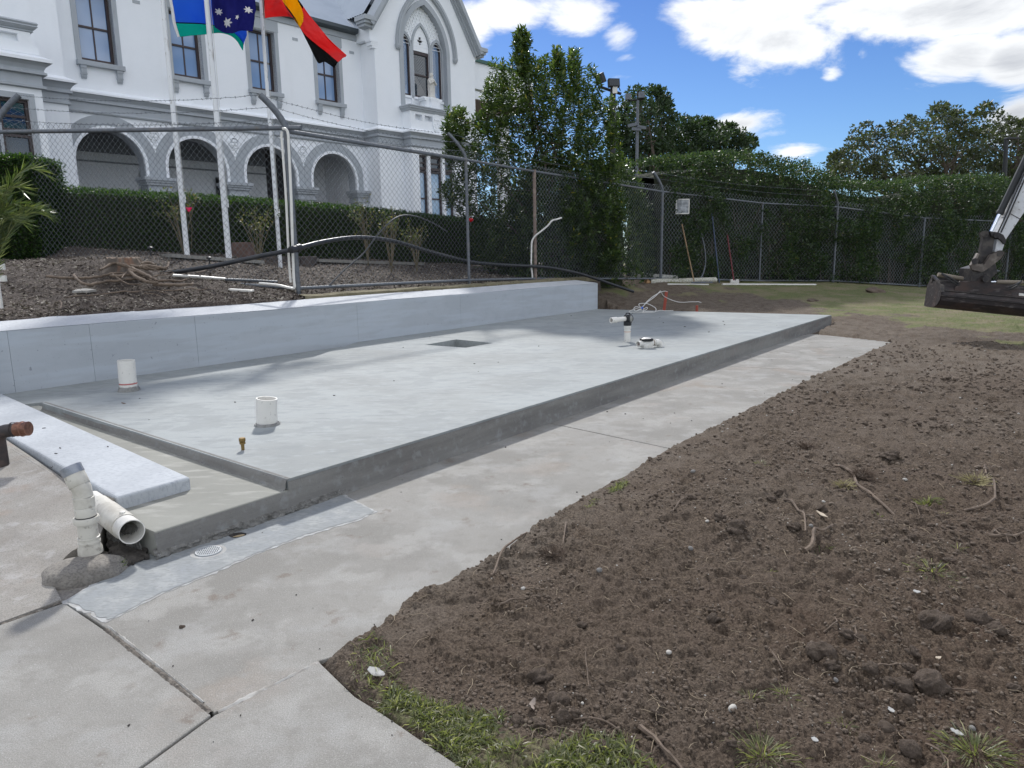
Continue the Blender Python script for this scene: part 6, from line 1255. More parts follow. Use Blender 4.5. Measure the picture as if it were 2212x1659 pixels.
a, b = lie(1442, 617, .04), lie(1530, 617, .03); o = MB().tube([(0, 0, 0), b - a], .022, 8).build('conduit', PVC, None, True); o.location = a; tag(o, 'short white conduit lying on the grass beneath the wooden-handled tool', 'conduit')
def fence_y(px):
    for i in range(len(FP) - 1):
        xa, _ = proj(FP[i]); xb, _ = proj(FP[i + 1])
        if i and xa <= px <= xb:
            lo, hi = 0., 1.
            for _ in range(30):
                m = (lo + hi) / 2; q = FP[i].lerp(FP[i + 1], m)
                if proj(q)[0] < px: lo = m
                else: hi = m
            return FP[i].lerp(FP[i + 1], lo).y
    return FP[1].y
WOODM = mat('tool_handle_wood', (.32, .22, .13), .7, [(6, 5, .4, .7, (.22, .15, .09), .7)])
def tool(name, lab, cat_, top, bot, r, m, extra=None):
    Yf = fence_y(top[0]); p = atY(*top, Yf - .06); q = atY(*bot, fence_y(bot[0]) - .45); q.z = max(q.z, G(q.x, q.y)); root = empty(name, q); tag(root, lab, cat_, 'tools leaning on the far fence'); MB().tube([(0, 0, 0), p - q], r, 8).build('handle', m, root, True)
    if extra: extra(root)
tool('garden_rake', 'wooden-handled rake leaning on the far fence right of the post', 'rake', (1473, 484), (1500, 612), .022, WOODM, lambda r_: MB().box((-.42, -.03, .0), (.55, .03, .05)).build('rake_head', GALV, r_))
tool('bar', 'dark blue metal bar leaning on the far fence between the rake and the red tool', 'bar', (1538, 462), (1554, 616), .024, mat('dark_blue_steel', (.05, .07, .12), .5))
tool('post_tool', 'red-handled tool with a white foot leaning on the far fence', 'tool', (1571, 507), (1586, 614), .022, mat('red_handle', (.16, .03, .035), .5), lambda r_: MB().box((-.14, -.05, -.01), (.14, .05, .10)).box((-.13, -.04, .10), (-.05, .04, .14)).box((.05, -.04, .10), (.13, .04, .14)).build('foot', PVC, r_, bevel=.01))
Yf = fence_y(1522) - .1; P_ = [atY(x, y, Yf - d) for x, y, d in ((1514, 500, 0), (1522, 537, 0), (1524, 565, .05), (1519, 590, .2), (1509, 608, .4), (1498, 620, .6))]; o = MB().tube([p - P_[-1] for p in smooth(P_, 5)], .022, 8).build('hose', GALV, None, True); o.location = P_[-1]; tag(o, 'grey hose hanging in a curve from the far fence beside the rake', 'hose')
Yf = fence_y(1474) - .05; a = atY(1460, 462, Yf); b = atY(1489, 430, Yf); sg = empty('sign_board', a); tag(sg, 'blank weathered white board wired to the far fence, half hidden by leaves', 'sign'); MB().box((0, 0, 0), (b.x - a.x, .015, b.z - a.z)).build('board', mat('weathered_board', (.42, .44, .46), .8, [(9, 5, .35, .65, (.20, .21, .22), .9)]), sg)
mb = MB(); w_, h_ = b.x - a.x, b.z - a.z
for q in (((-.01, -.01, -.01), (w_ + .01, .02, .02)), ((-.01, -.01, h_ - .02), (w_ + .01, .02, h_ + .01)), ((-.01, -.01, .02), (.02, .02, h_ - .02)), ((w_ - .02, -.01, .02), (w_ + .01, .02, h_ - .02))): mb.box(*q)
mb.build('frame', PVC, sg)

stp_ = None
# black water pipe slung along the fence with a compression coupling
PP_ = [(338, 592, None), (400, 585, 11.9), (470, 573, 11.8), (553, 555, 11.75), (600, 546, 11.7), (640, 537, 11.75), (700, 522, 12.5), (775, 513, 13.4), (850, 521, 14.3), (930, 544, 15.2), (1010, 564, 15.85), (1060, 570, 16.4), (1106, 573, 16.9), (1180, 577, 17.7), (1240, 588, 18.3), (1290, 603, 18.7), (1327, 616, 18.9), (1368, 630, 19.3)]
P_ = [(hit(x, y, gar) if Y is None else atY(x, y, Y)) for x, y, Y in PP_]; P_[0].y = max(P_[0].y, 11.5)
root = empty('water_pipe', P_[5]); tag(root, 'thick black water pipe arching along the fence behind the wall', 'pipe'); MB().tube([p - P_[5] for p in smooth(P_, 6)], .037, 12).build('pipe_body', mat('black_poly_pipe', (.022, .025, .030), .35, [(6, 5, .45, .7, (.06, .06, .06), .6)]), root, True)
d = (P_[6] - P_[5]).normalized(); MB().lathe([(.040, -.16), (.055, -.155), (.058, -.10), (.058, -.06), (.050, -.055), (.050, .0), (.062, .005), (.064, .09), (.050, .10), (.048, .14), (.041, .145)], (0, 0, 0), d, 16).build('coupling', BLACKP, root, True)
# thin hose looped through the mesh
P_ = [atY(x, y, Y) for x, y, Y in ((710, 617, 12.6), (745, 582, 13.0), (785, 547, 13.4), (818, 505, 13.8), (848, 475, 14.1), (875, 465, 14.4), (908, 470, 14.7), (943, 486, 15.0), (965, 500, 15.2))]; o = MB().tube([p - P_[0] for p in smooth(P_, 5)], .014, 7).build('hose', mat('grey_hose', (.06, .065, .07), .6), None, True); o.location = P_[0]; tag(o, 'thin grey hose arching through the fence mesh behind the black water pipe', 'hose')
# white conduits at the corner post and by the rusty post
P_ = [atY(x, y, 11.9) for x, y in ((628, 610), (624, 560), (618, 430), (611, 330), (608, 295), (609, 284))]; P2 = [atY(x, y, 11.86) for x, y in ((560, 612), (600, 616), (626, 622), (636, 620), (634, 590), (629, 430), (624, 320), (622, 288), (617, 279), (610, 278))]
root = empty('conduit', P2[3]); tag(root, 'pair of white conduits running up the fence corner post and bending over the rail', 'conduit'); MB().tube([p - P2[3] for p in smooth(P_, 4)], .020, 8).build('conduit_length', PVC, root, True); MB().tube([p - P2[3] for p in smooth(P2, 4)], .022, 8).build('conduit_length', PVC, root, True)
def c7(x, y): return (1106 + x * .25, 414.75 + y * .25)
P_ = [atY(*c7(x, y), 17.45 - i * .0) for i, (x, y) in enumerate(((430, 222), (390, 235), (345, 248), (310, 290), (250, 340), (200, 380), (172, 430), (168, 520), (166, 640), (176, 740), (150, 775), (90, 786), (10, 784), (-60, 780)))]
o = MB().tube([p - P_[8] for p in smooth(P_, 4)], .020, 8).build('conduit', PVC, None, True); o.location = P_[8]; tag(o, 'white conduit snaking up the rusty fence post and over to the tree', 'conduit')

# ---------------------------------------------------------------- garden bed things
def gh_(px, py): return hit(px, py, gar_h)
# stump
sb = gh_(262, 588) + Vector((0, .1, -.05)); stp = empty('tree_stump', sb); tag(stp, 'low cut tree stump with ragged grey bark in the mulch heap', 'tree stump'); n = 40; mb = MB(); rg = random.Random(2); rows = []
prf = [1 + .10 * math.sin(5 * 2 * math.pi * j / n) + .12 * rg.random() for j in range(n)]
for rr_, z in ((.40, -.05), (.34, .05), (.29, .14), (.27, .27), (.262, .30)): rows.append([Vector((rr_ * prf[j] ** (1.8 if z < .1 else 1) * math.cos(2 * math.pi * j / n), rr_ * .9 * prf[j] ** (1.8 if z < .1 else 1) * math.sin(2 * math.pi * j / n), z + (rg.uniform(-.012, .012) if z > .2 else 0))) for j in range(n)])
mb.add([p for q in rows for p in q] , [(i * n + j, i * n + (j + 1) % n, (i + 1) * n + (j + 1) % n, (i + 1) * n + j) for i in range(4) for j in range(n)]); mb.build('bark', mat('stump_bark', (.12, .10, .085), .95, [(5, 5, .4, .65, (.24, .20, .16), .8, (1, 1, .15)), (3, 4, .55, .7, (.28, .12, .06), .7, (1, 1, .4))], [(25, .9, .03)]), stp)
MB().add(rows[-1] + [Vector((0, 0, .305))], [(j, (j + 1) % n, n) for j in range(n)]).build('cut_face', mat('cut_wood', (.25, .19, .14), .9, [(14, 5, .4, .7, (.15, .11, .08), .8)]), stp)
stp.scale = (.82, .82, .9)
def c6(x, y): return (162 + x * .1709, 540 + y * .1709)
ROOTM = mat('torn_root', (.16, .12, .088), .85, [(9, 5, .4, .62, (.075, .056, .042), .85, (1, 1, 1)), (4, 4, .5, .7, (.27, .205, .15), .6)], [(30, .6, .015)])
roots = [([(-350, 430), (-200, 440), (0, 455), (150, 450), (300, 430), (420, 405), (520, 380), (640, 385)], .028, .02), ([(0, 430), (40, 490), (100, 535), (190, 560), (300, 540), (420, 515), (560, 505), (680, 490), (800, 480)], .032, .05), ([(330, 390), (400, 350), (470, 305), (540, 300), (620, 320), (720, 340)], .030, .08),
         ([(560, 330), (640, 350), (720, 380), (800, 420), (900, 470), (990, 515), (1050, 545)], .045, .10), ([(700, 420), (760, 470), (830, 520), (910, 550), (980, 570), (1060, 565)], .040, .10), ([(720, 350), (850, 380), (960, 400), (1080, 390), (1180, 370), (1205, 310)], .035, .12), ([(830, 400), (900, 380), (1000, 385), (1100, 400), (1180, 410)], .04, .14), ([(780, 250), (830, 310), (860, 360), (960, 400), (1050, 430), (1120, 460), (1250, 440)], .014, .16),
         ([(860, 420), (930, 480), (1000, 520), (1080, 510), (1200, 505), (1320, 510), (1430, 490)], .030, .06), ([(1000, 560), (1100, 560), (1220, 560), (1350, 560), (1480, 550), (1500, 530)], .036, .05), ([(1100, 600), (1250, 605), (1370, 590), (1500, 580), (1600, 590), (1690, 580)], .014, .03), ([(-100, 690), (0, 680), (150, 665), (330, 650), (480, 630), (650, 610), (800, 615), (900, 590), (1050, 600), (1140, 620), (1220, 660), (1290, 715)], .013, .02),
         ([(880, 630), (1000, 640), (1090, 665)], .010, .02), ([(1000, 490), (1060, 470), (1150, 460), (1270, 435)], .016, .12), ([(480, 410), (540, 460), (610, 510), (700, 550), (860, 550)], .015, .07), ([(610, 510), (650, 450), (690, 415)], .012, .12), ([(850, 310), (900, 295), (980, 300), (1010, 320)], .05, .06), ([(700, 400), (760, 430), (850, 440), (950, 480), (1010, 530)], .028, .12), ([(460, 455), (560, 455), (660, 440), (780, 440), (900, 470)], .034, .06), ([(1540, 380), (1640, 355), (1700, 320), (1760, 300)], .016, .05), ([(-190, 720), (-160, 750), (-165, 790), (-180, 830)], .014, .0)]
for i, (P, r, dz) in enumerate(roots):
    Q = [];
    for k, (x, y) in enumerate(P):
        g_ = gh_(*c6(x, y + dz * 180)); Q.append(g_ + Vector((0, 0, dz + r * .8 + .07)))
    Q = smooth(Q, 3); n_ = len(Q); rg = random.Random(i); rad_ = [r * .72 * (1 - .55 * abs(k / n_ - .3)) * rg.uniform(.88, 1.12) for k in range(n_)]; c_ = Q[n_ // 2]
    o = MB().tube([q - c_ + Vector((0, 0, rg.uniform(-.006, .006))) for q in Q], rad_, 8).build('root', ROOTM, None, True); o.location = c_
    labs = ('long smooth curved root reaching left from the pile', 'bent root hooking round the left of the pile', 'short arched root on top of the pile beside the stump', 'thick root running down through the middle of the pile', 'thick reddish root at the centre front of the pile', 'broken root with an upturned tip at the back of the pile', 'fat knobbly root lying across the back of the pile', 'thin wandering root over the top of the pile', 'flaky root pointing right from the pile', 'thick splayed root end at the right of the pile', 'thin root trailing farthest right of the pile', 'very long thin root lying in front of the pile above the wall', 'small root piece in front of the pile', 'thin light root crossing the right side of the pile', 'thin root crossing the left front of the pile', 'short root stub sticking up in the left of the pile', 'dark knotted root next to the foot of the stump', 'middle root lying under the thick ones in the pile', 'wide root along the base of the pile', 'small dark stick behind the pile near the white conduit', 'short pale root ending near the wall top at left')
    tag(o, labs[i], 'root', 'torn roots heaped on the mulch')
p = gh_(*c6(2100, 520)); o = MB().box((-.22, -.045, 0), (.22, .045, .03)).build('offcut_board', PVC, bevel=.004); o.location = p; o.rotation_euler = (.1, .05, R_(-18)); tag(o, 'white board offcut lying on the soil near the fence corner', 'board')
for pa, pb, lb in ((c6(1240, 345), c6(1900, 390), 'thin white conduit lying on the mulch behind the root pile'), (c6(1900, 395), c6(2560, 425), 'grey pipe lying on the mulch next to the corner post foot')):
    a, b = gh_(*pa) + Vector((0, 0, .03)), gh_(*pb) + Vector((0, 0, .03)); o = MB().tube([(0, 0, 0), (b - a) * .5 + Vector((0, 0, .005)), b - a], .024, 8).build('conduit', PVC if 'white' in lb else GALV, None, True); o.location = a; tag(o, lb, 'conduit')
p = gh_(*c6(350, 690) if False else (182, 632)); o = MB().prism([(-.14, -.05, 0), (.1, -.08, 0), (.16, .03, .01), (-.02, .09, .03), (-.12, .06, .02)], (0, 0, .03)).build('flat_stone', mat('grey_flake', (.35, .34, .32), .9, [(10, 4, .4, .7, (.2, .19, .17), .7)])); o.location = p; tag(o, 'flat grey stone flake on the mulch in front of the long root', 'stone')
# stone planter edge and brown block behind the poles
STN = mat('dark_stone', (.10, .085, .08), .9, [(6, 5, .4, .65, (.055, .05, .05), .8), (14, 4, .55, .7, (.18, .15, .13), .6)], [(20, .5, .02)])
a = atY(552, 581, 16.9); root = empty('stone_edging', a); tag(root, 'low dark stone edging blocks behind the flagpoles', 'edging')
for k in range(5): MB().box((k * .275, 0, -.2), (k * .275 + .265, .35, .27)).build('stone_block', STN, root, bevel=.01)
root.rotation_euler = (0, 0, R_(-4))
a = atY(518, 552, 16.6); o = MB().prism([(-.24, 0, -.1), (.24, 0, -.1), (.20, 0, .30), (-.17, 0, .30)], (0, .4, 0)).build('brown_block', mat('brown_stone', (.13, .085, .07), .9, [(8, 5, .4, .7, (.2, .14, .12), .7)], [(20, .5, .02)]), bevel=.015); o.location = a; tag(o, 'upright reddish-brown stone block behind the middle flagpole', 'stone')
for k, (x0, y0, x1, y1, lb) in enumerate(((360, 556, 560, 570, 'narrow pale concrete edging strip crossing the bed near the flagpoles'), (678, 566, 905, 573, 'pale concrete edging strip crossing the bed right of the corner post'))):
    a, b = gh_(x0, y0), gh_(x1, y1); e = (b - a); nn = Vector((-e.y, e.x, 0)).normalized() * .22; o = MB().prism([-nn, e - nn, e + nn, nn], (0, 0, .07)).build('garden_edging', CONC_O); o.location = a; tag(o, lb, 'edging')
# garden spike light
for x, y, lb in ((453, 574, 'small black garden spike light between the flagpoles'), (326, 552, 'thin black garden stake beside the leftmost flagpole')):
    p = gh_(x, y); root = empty('garden_light', p); tag(root, lb, 'garden light'); MB().tube([(0, 0, -.05), (0, 0, .13)], .012, 6).build('spike', BLACKP, root); MB().lathe([(.015, .12), (.05, .14), (.05, .16), (.01, .18)], n=10).build('lamp_head', BLACKP, root)
# rose bushes: thin canes with a few leaves, one flower
CANE = mat('rose_cane', (.13, .11, .07), .8, [(8, 4, .4, .7, (.20, .16, .10), .7)]); L_ROSE = leafmat('rose_leaves', [(.05, .07, .03), (.10, .13, .05), (.22, .17, .07)], .5, .3)
def rose(px, py, h, w, seed, lb, Y=None):
    p = gh_(px, py) if Y is None else atY(px, py, Y); p.z = GM(p.x, p.y); root = empty('rose_bush', p); tag(root, lb, 'rose bush', 'sparse rose bushes behind the fence'); rg = random.Random(seed); tips = []; mb = MB()
    for k in range(9):
        a = rg.uniform(0, 6.28); r1 = rg.uniform(.2, 1) * w; hh_ = h * rg.uniform(.6, 1); m = Vector((math.cos(a) * r1 * .4, math.sin(a) * r1 * .4, hh_ * .5)); e = Vector((math.cos(a) * r1, math.sin(a) * r1, hh_)); mb.tube([(0, 0, 0), m, e], [.012, .008, .004], 5); tips.append(e)
        for q in range(2): f = m.lerp(e, rg.uniform(.1, .7)); e2 = f + Vector((rg.uniform(-.25, .25), rg.uniform(-.2, .2), rg.uniform(.1, .35))); mb.tube([f, e2], [.006, .003], 4); tips.append(e2)
    mb.build('canes', CANE, root); n = len(tips) * 9; g2 = np.random.default_rng(seed); P = np.repeat(np.array([tuple(t) for t in tips]), 9, 0) + g2.normal(size=(n, 3)) * .05; L = g2.uniform(.035, .06, n); leafobj('leaves', L_ROSE, P, g2.normal(size=(n, 3)), L, L * .35, g2.random(n), root); return root, tips
rose(400, 572, 1.35, .45, 1, 'rose bush beside the leftmost flagpole with one pink bloom', 15.4); rose(560, 570, 1.2, .4, 3, 'small leafy rose bush between the middle and right flagpoles', 15.8)
rose(845, 578, 1.55, .5, 6, 'bare twisted rose bush behind the arching black pipe', 16.8); rose(900, 572, 1.35, .45, 8, 'thin bare rose bush near the second fence post', 17.6); rose(795, 560, 1.7, .35, 9, 'tall rose bush with leafy tips rising above the low hedge', 18.0)
fp_ = atY(408, 453, 15.3); fl = empty('rose_flower', fp_); tag(fl, 'single bright pink rose bloom in front of the hedge', 'flower'); PK = clothmat('pink_petals', (.80, .03, .15), .3)
for k in range(10): a = k * 2.4; MB().add([Vector((math.cos(a + q * .5) * r_ * .05, math.sin(a + q * .5) * r_ * .05, z)) for q, r_, z in ((-1, .4, -.03), (0, .25, -.045), (1, .4, -.03), (1.2, 1.1, .02 + .003 * k), (0, 1.35, .03 + .003 * k), (-1.2, 1.1, .02 + .003 * k))], [(0, 1, 4, 5), (1, 2, 3, 4)]).build('petal', PK, fl)
MB().tube([(0, 0, -.04), (.02, .02, -.4), (-.05, .05, -.8)], .006, 4).build('flower_stem', CANE, fl)
# camellia-red bloom near the second post, and white picket rail at the far left
p = atY(1017, 476, 16.6); o = MB().lathe([(.0, -.04), (.05, -.01), (.06, .02), (.03, .045), (0, .05)], n=9).build('red_flower', clothmat('red_petals', (.6, .01, .02), .2)); o.location = p; tag(o, 'small red bloom in the tree leaves just right of the second fence post', 'flower')
a = atY(-14, 612, 8.6); pk = empty('picket_fence', a); tag(pk, 'end of a white timber picket fence at the left edge', 'fence')
for k in range(3):
    h_ = .42; MB().prism([(-.02 - k * .13, 0, -.3), (.06 - k * .13, 0, -.3), (.06 - k * .13, 0, h_ - .04), (.02 - k * .13, 0, h_), (-.02 - k * .13, 0, h_ - .04)], (0, .025, 0)).build('picket', PVC, pk)
for z in (.02, .16): MB().box((-.4, -.03, z), (.17, -.001, z + .07)).build('rail', PVC, pk)

# ---------------------------------------------------------------- light poles
BLKM = mat('black_painted_steel', (.02, .022, .024), .5)
def flood(root, c, yaw, tilt, w=.42, h=.32):
    M_ = Matrix.Translation(c) @ Matrix.Rotation(yaw, 4, 'Z') @ Matrix.Rotation(tilt, 4, 'X'); mb = MB().box((-w / 2, -.06, -h / 2), (w / 2, .10, h / 2), M_)
    for k in range(6): mb.box((-w / 2 + .04 + k * .06, .10, -h / 2 + .03), (-w / 2 + .055 + k * .06, .15, h / 2 - .03), M_)
    mb.build('floodlight', BLKM, root); MB().box((-w / 2 + .03, -.068, -h / 2 + .03), (w / 2 - .03, -.061, h / 2 - .03), M_).build('lens', mat('lamp_glass', (.05, .055, .06), .2), root)
b = atY(1321, 560, 29); b.z = .9; lp = empty('light_pole', b); tag(lp, 'black square light pole with two floodlights rising behind the glossy tree', 'light pole', 'light poles behind the hedge'); top = atY(1322, 190, 29).z - b.z
MB().box((-.10, -.10, 0), (.10, .10, top)).build('pole', BLKM, lp, bevel=.01)
a1, a2 = atY(1294, 187, 29) - b, atY(1342, 203, 29) - b; MB().tube([a1, a2], .055, 6).build('cross_arm', BLKM, lp)
flood(lp, atY(1296, 170, 28.9) - b, R_(-62), R_(25), .42, .36); flood(lp, atY(1326, 179, 28.8) - b, R_(10), R_(-12), .44, .30); MB().tube([atY(1298, 180, 29) - b, atY(1302, 189, 29) - b], .02, 6).build('bracket', BLKM, lp); MB().tube([atY(1336, 186, 29) - b, atY(1340, 196, 29) - b], .02, 6).build('bracket', BLKM, lp)
c_ = atY(1328, 194, 28.85) - b; MB().box((c_.x - .09, c_.y - .08, c_.z - .14), (c_.x + .09, c_.y + .0, c_.z + .14)).build('junction_box', PVC, lp)
b = atY(1373, 560, 37); b.z = .8; lp = empty('light_pole', b); tag(lp, 'slim grey pole with a crosspiece and small camera arms right of the black light pole', 'light pole', 'light poles behind the hedge'); top = atY(1374, 217, 37).z - b.z
MB().tube([(0, 0, 0), (0, 0, top)], [.10, .07], 10).build('pole', GALV, lp, True); MB().tube([atY(1356, 218, 37) - b, atY(1391, 214, 37) - b], .05, 6).build('cross_arm', BLKM, lp)
for x, y, dx in ((1366, 270, -1), (1386, 275, 1), (1375, 279, .5)): c_ = atY(x, y, 36.9) - b; MB().box((-.22, -.07, -.07), (.22, .07, .07), Matrix.Translation(c_) @ Matrix.Rotation(R_(10 * dx), 4, 'Y')).build('camera_arm', GALV, lp)
for x, y in ((1357, 209), (1386, 205)): c_ = atY(x, y, 36.9) - b; MB().box((-.13, -.1, -.14), (.13, .1, .14), Matrix.Translation(c_)).build('floodlight', GALV, lp)
b = atY(2162, 560, 34); b.z = .2; lp = empty('light_pole', b); tag(lp, 'dark lamp pole with a flat head in front of the gum tree at right', 'light pole', 'light poles behind the hedge'); t_ = atY(2174, 302, 34) - b
MB().tube([(0, 0, 0), t_], [.13, .09], 10).build('pole', BLKM, lp, True); MB().box((t_.x - .05, -.14, t_.z), (t_.x + .52, .14, t_.z + .10)).build('lamp_head', BLKM, lp, bevel=.02)

# ---------------------------------------------------------------- excavator reaching in from the right
EX = atY(2150, 606, 12.0); ex = empty('excavator', (EX.x, EX.y, 0)); tag(ex, 'excavator with white arm and rusty wide mud bucket hanging low at the right edge', 'excavator'); EB = Vector((EX.x, EX.y, 0))
RUST = mat('rusty_bucket_steel', (.035, .030, .030), .6, [(3, 6, .45, .7, (.075, .050, .042), .8, (1, 2, 2)), (9, 5, .55, .72, (.22, .20, .19), .5, (.4, 2, 2)), (1, 4, .5, .7, (.03, .03, .032), .7)], [(20, .3, .02)], metal=.3)
GRIM = mat('greasy_black_steel', (.028, .026, .027), .55, [(7, 5, .4, .65, (.09, .08, .07), .8)], [(25, .4, .02)], metal=.2); WARM = mat('worn_white_paint', (.58, .60, .62), .5, [(4, 6, .45, .68, (.36, .35, .33), .8), (16, 5, .62, .7, (.10, .08, .07), .9)])
CHR = mat('chrome_rod', (.75, .78, .82), .12, metal=1.0); HOSE = mat('hydraulic_hose', (.02, .02, .02), .5)
def e_(x, y, d=0.0): return atY(1944 + x * .2441, 324 + y * .2441, 12.0 + d) - EB
BMx = Matrix.Translation(e_(690, 1190)) @ Matrix.Rotation(R_(-9), 4, 'Z') @ Matrix.Rotation(R_(6.5), 4, 'Y')
prof = [(.28, -.02), (.02, .00), (-.10, -.045), (-.17, -.12), (-.205, -.22), (-.19, -.32), (-.13, -.395), (-.03, -.44), (.12, -.46), (.34, -.46)]
w0_, w1_ = -.62, 1.15; mb = MB(); k = len(prof); vs = []
for x_ in (w0_, w1_):
    for th_ in (0, .018): vs += [BMx @ Vector((x_, y + (th_ if i > 1 else 0), z + (.018 if th_ and i < 7 else (0.016 if th_ else 0)))) for i, (y, z) in enumerate(prof)]
mb.add(vs, [(i, i + 1, 2 * k + i + 1, 2 * k + i) for i in range(k - 1)] + [(k + i, 3 * k + i, 3 * k + i + 1, k + i + 1) for i in range(k - 1)] + [(0, 2 * k, 3 * k, k), (k - 1, 2 * k - 1, 4 * k - 1, 3 * k - 1)]); mb.build('bucket_shell', RUST, ex)
for x_ in (w0_, w1_ - .02): MB().prism([BMx @ Vector((x_, y, z)) for y, z in prof] + [BMx @ Vector((x_, .38, -.44)), BMx @ Vector((x_, .42, -.10)), BMx @ Vector((x_, .34, .03))], BMx.to_3x3() @ Vector((.022, 0, 0))).build('bucket_side', RUST, ex)
mb = MB(); mb.box((w0_ - .01, .24, -.03), (w1_, .30, .06), BMx); mb.box((w0_, -.06, -.035), (w1_, .10, .012), BMx); mb.build('bucket_top_frame', GRIM, ex)
mb = MB().prism([BMx @ Vector((w0_ - .012, y, z)) for y, z in ((.36, .06), (.28, .09), (-.16, -.07), (-.22, -.18), (-.19, -.17), (-.13, -.08), (.27, .05))], BMx.to_3x3() @ Vector((.05, 0, 0))); mb.build('bucket_cheek', GRIM, ex)
for z_, n_ in ((-.145, 0), (-.235, 1)): MB().box((w0_, -.222 if n_ else -.20, z_ - .006), (w1_, -.16, z_ + .006), BMx).build('bucket_rib', GRIM, ex)
# saddle-shaped hinge plate with tilt pin, tilt cylinders and hoses
sad = [(-.42, -.10), (-.36, .03), (-.12, .05), (-.06, .14), (0, .18), (.06, .14), (.12, .05), (.36, .03), (.46, -.10), (.50, -.17), (-.40, -.17)]
MB().prism([BMx @ Vector((x, -.18, z)) for x, z in sad], BMx.to_3x3() @ Vector((0, .03, 0))).build('tilt_saddle', RUST, ex); MB().prism([BMx @ Vector((x, .20, z)) for x, z in sad], BMx.to_3x3() @ Vector((0, .03, 0))).build('tilt_saddle', GRIM, ex)
MB().tube([BMx @ Vector((0, -.24, .10)), BMx @ Vector((0, .26, .10))], .055, 16).build('tilt_pin', GRIM, ex, True)
for sx in (-1, 1):
    MB().tube([BMx @ Vector((sx * .66, -.02, .10)), BMx @ Vector((sx * .26, -.02, .07))], .034, 12).build('tilt_cylinder', mat('dusty_cylinder', (.20, .17, .13), .6), ex, True); MB().tube([BMx @ Vector((sx * .26, -.02, .07)), BMx @ Vector((sx * .10, -.02, .05))], .018, 10).build('tilt_rod', CHR, ex, True)
    for q in range(2): MB().tube([BMx @ Vector(v) for v in smooth([(sx * .62, -.06, .12), (sx * .50, -.16, .02 + q * .04), (sx * .36, -.17, -.04 + q * .03), (sx * .18, -.12, .02), (sx * .06, -.05, .16)], 5)], .014, 7).build('hydraulic_hose', HOSE, ex, True)
MB().box((.58, -.165, -.115), (.78, -.150, -.075), BMx).build('data_plate', PVC, ex)
# quick hitch block, side ears
MB().prism([e_(x, y, -.16) for x, y in ((640, 1050), (845, 985), (860, 1085), (770, 1175), (632, 1160))], (0, .34, 0)).build('hitch_block', GRIM, ex)
MB().prism([e_(x, y, -.20) for x, y in ((628, 1020), (690, 912), (705, 920), (662, 1000), (745, 1015), (800, 930), (900, 890), (925, 905), (900, 955), (845, 1000), (780, 1050), (730, 1080), (640, 1060))], (0, .05, 0)).build('hitch_ear', mat('worn_edge_steel', (.10, .085, .075), .5, [(8, 5, .4, .65, (.26, .23, .20), .7)], metal=.4), ex)
MB().prism([e_(x, y, .14) for x, y in ((628, 1020), (690, 912), (705, 920), (662, 1000), (745, 1015), (800, 930), (900, 890), (925, 905), (900, 955), (845, 1000), (780, 1050), (730, 1080), (640, 1060))], (0, .05, 0)).build('hitch_ear', GRIM, ex)
for a, b, r in (((665, 985), (665, 985), .05), ((880, 915), (880, 915), .05)): MB().tube([e_(*a, -.22), e_(*b, .21)], r, 14).build('hitch_pin', GRIM, ex, True)
MB().box((-.36, -.02, -.012), (.36, .02, .012), Matrix.Translation(e_(690, 1072, .3))).build('cross_bar', GALV, ex)
# dog-bone link
MB().prism([e_(x, y, -.12) for x, y in ((740, 735), (790, 722), (840, 735), (835, 800), (815, 930), (770, 1000), (700, 1010), (712, 900), (730, 800))], (0, .06, 0)).build('link', GRIM, ex); MB().prism([e_(x, y, .06) for x, y in ((740, 735), (790, 722), (840, 735), (835, 800), (815, 930), (770, 1000), (700, 1010), (712, 900), (730, 800))], (0, .06, 0)).build('link', GRIM, ex)
MB().tube([e_(752, 745, -.17), e_(752, 745, .17)], .055, 14).build('link_pin', GRIM, ex, True); MB().prism([e_(x, y, -.15) for x, y in ((800, 722), (870, 728), (915, 750), (942, 800), (930, 835), (900, 800), (860, 770), (810, 765))], (0, .30, 0)).build('guide_link', GRIM, ex)
for p in ((856, 757), (735, 740)): MB().tube([e_(*p, -.19), e_(*p, .19)], .04, 12).build('link_pin', GRIM, ex, True)
# stick, cylinder
def ext(a, b, t_): return (a[0] + (b[0] - a[0]) * t_, a[1] + (b[1] - a[1]) * t_)
lt, rt = ext((845, 895), (1060, 330), 1.9), ext((905, 880), (1097, 500), 1.0)
MB().prism([e_(x, y, -.10) for x, y in ((838, 900), (880, 735), (1075, 300), ext((880, 735), (1075, 300), 2.0), (1420, -60), (1330, 120), (1097, 560), (942, 790), (908, 890), (870, 915))], (0, .22, 0)).build('stick', WARM, ex, bevel=.012)
MB().box((-.005, -.105, -.13), (.005, .125, .13), Matrix.Translation(e_(1000, 600)) @ Matrix.Rotation(R_(-62), 4, 'Y')).build('weld_band', GRIM, ex)
MB().tube([e_(808, 722, -.0), e_(888, 552)], .030, 14).build('cylinder_rod', CHR, ex, True); MB().tube([e_(884, 560), e_(1080, 150), e_(1160, -20)], .052, 16).build('bucket_cylinder', BLKM, ex, True); MB().lathe([(.056, -.03), (.060, 0), (.056, .03)], e_(888, 552), e_(1080, 150) - e_(884, 560), 16).build('cylinder_gland', BLKM, ex, True)
for dx in (0, 26): MB().tube([Vector(p) for p in smooth([e_(868 + dx, 730, -.11), e_(935 + dx, 585, -.125), e_(985 + dx, 470, -.13), e_(1060 + dx, 300, -.12), e_(1150 + dx, 90, -.12)], 5)], .011, 6).build('hydraulic_hose', HOSE, ex, True)
MB().tube([e_(900, 600, -.12), e_(925, 598, -.12), e_(915, 615, -.12)], .008, 6).build('hose_clip', GALV, ex)
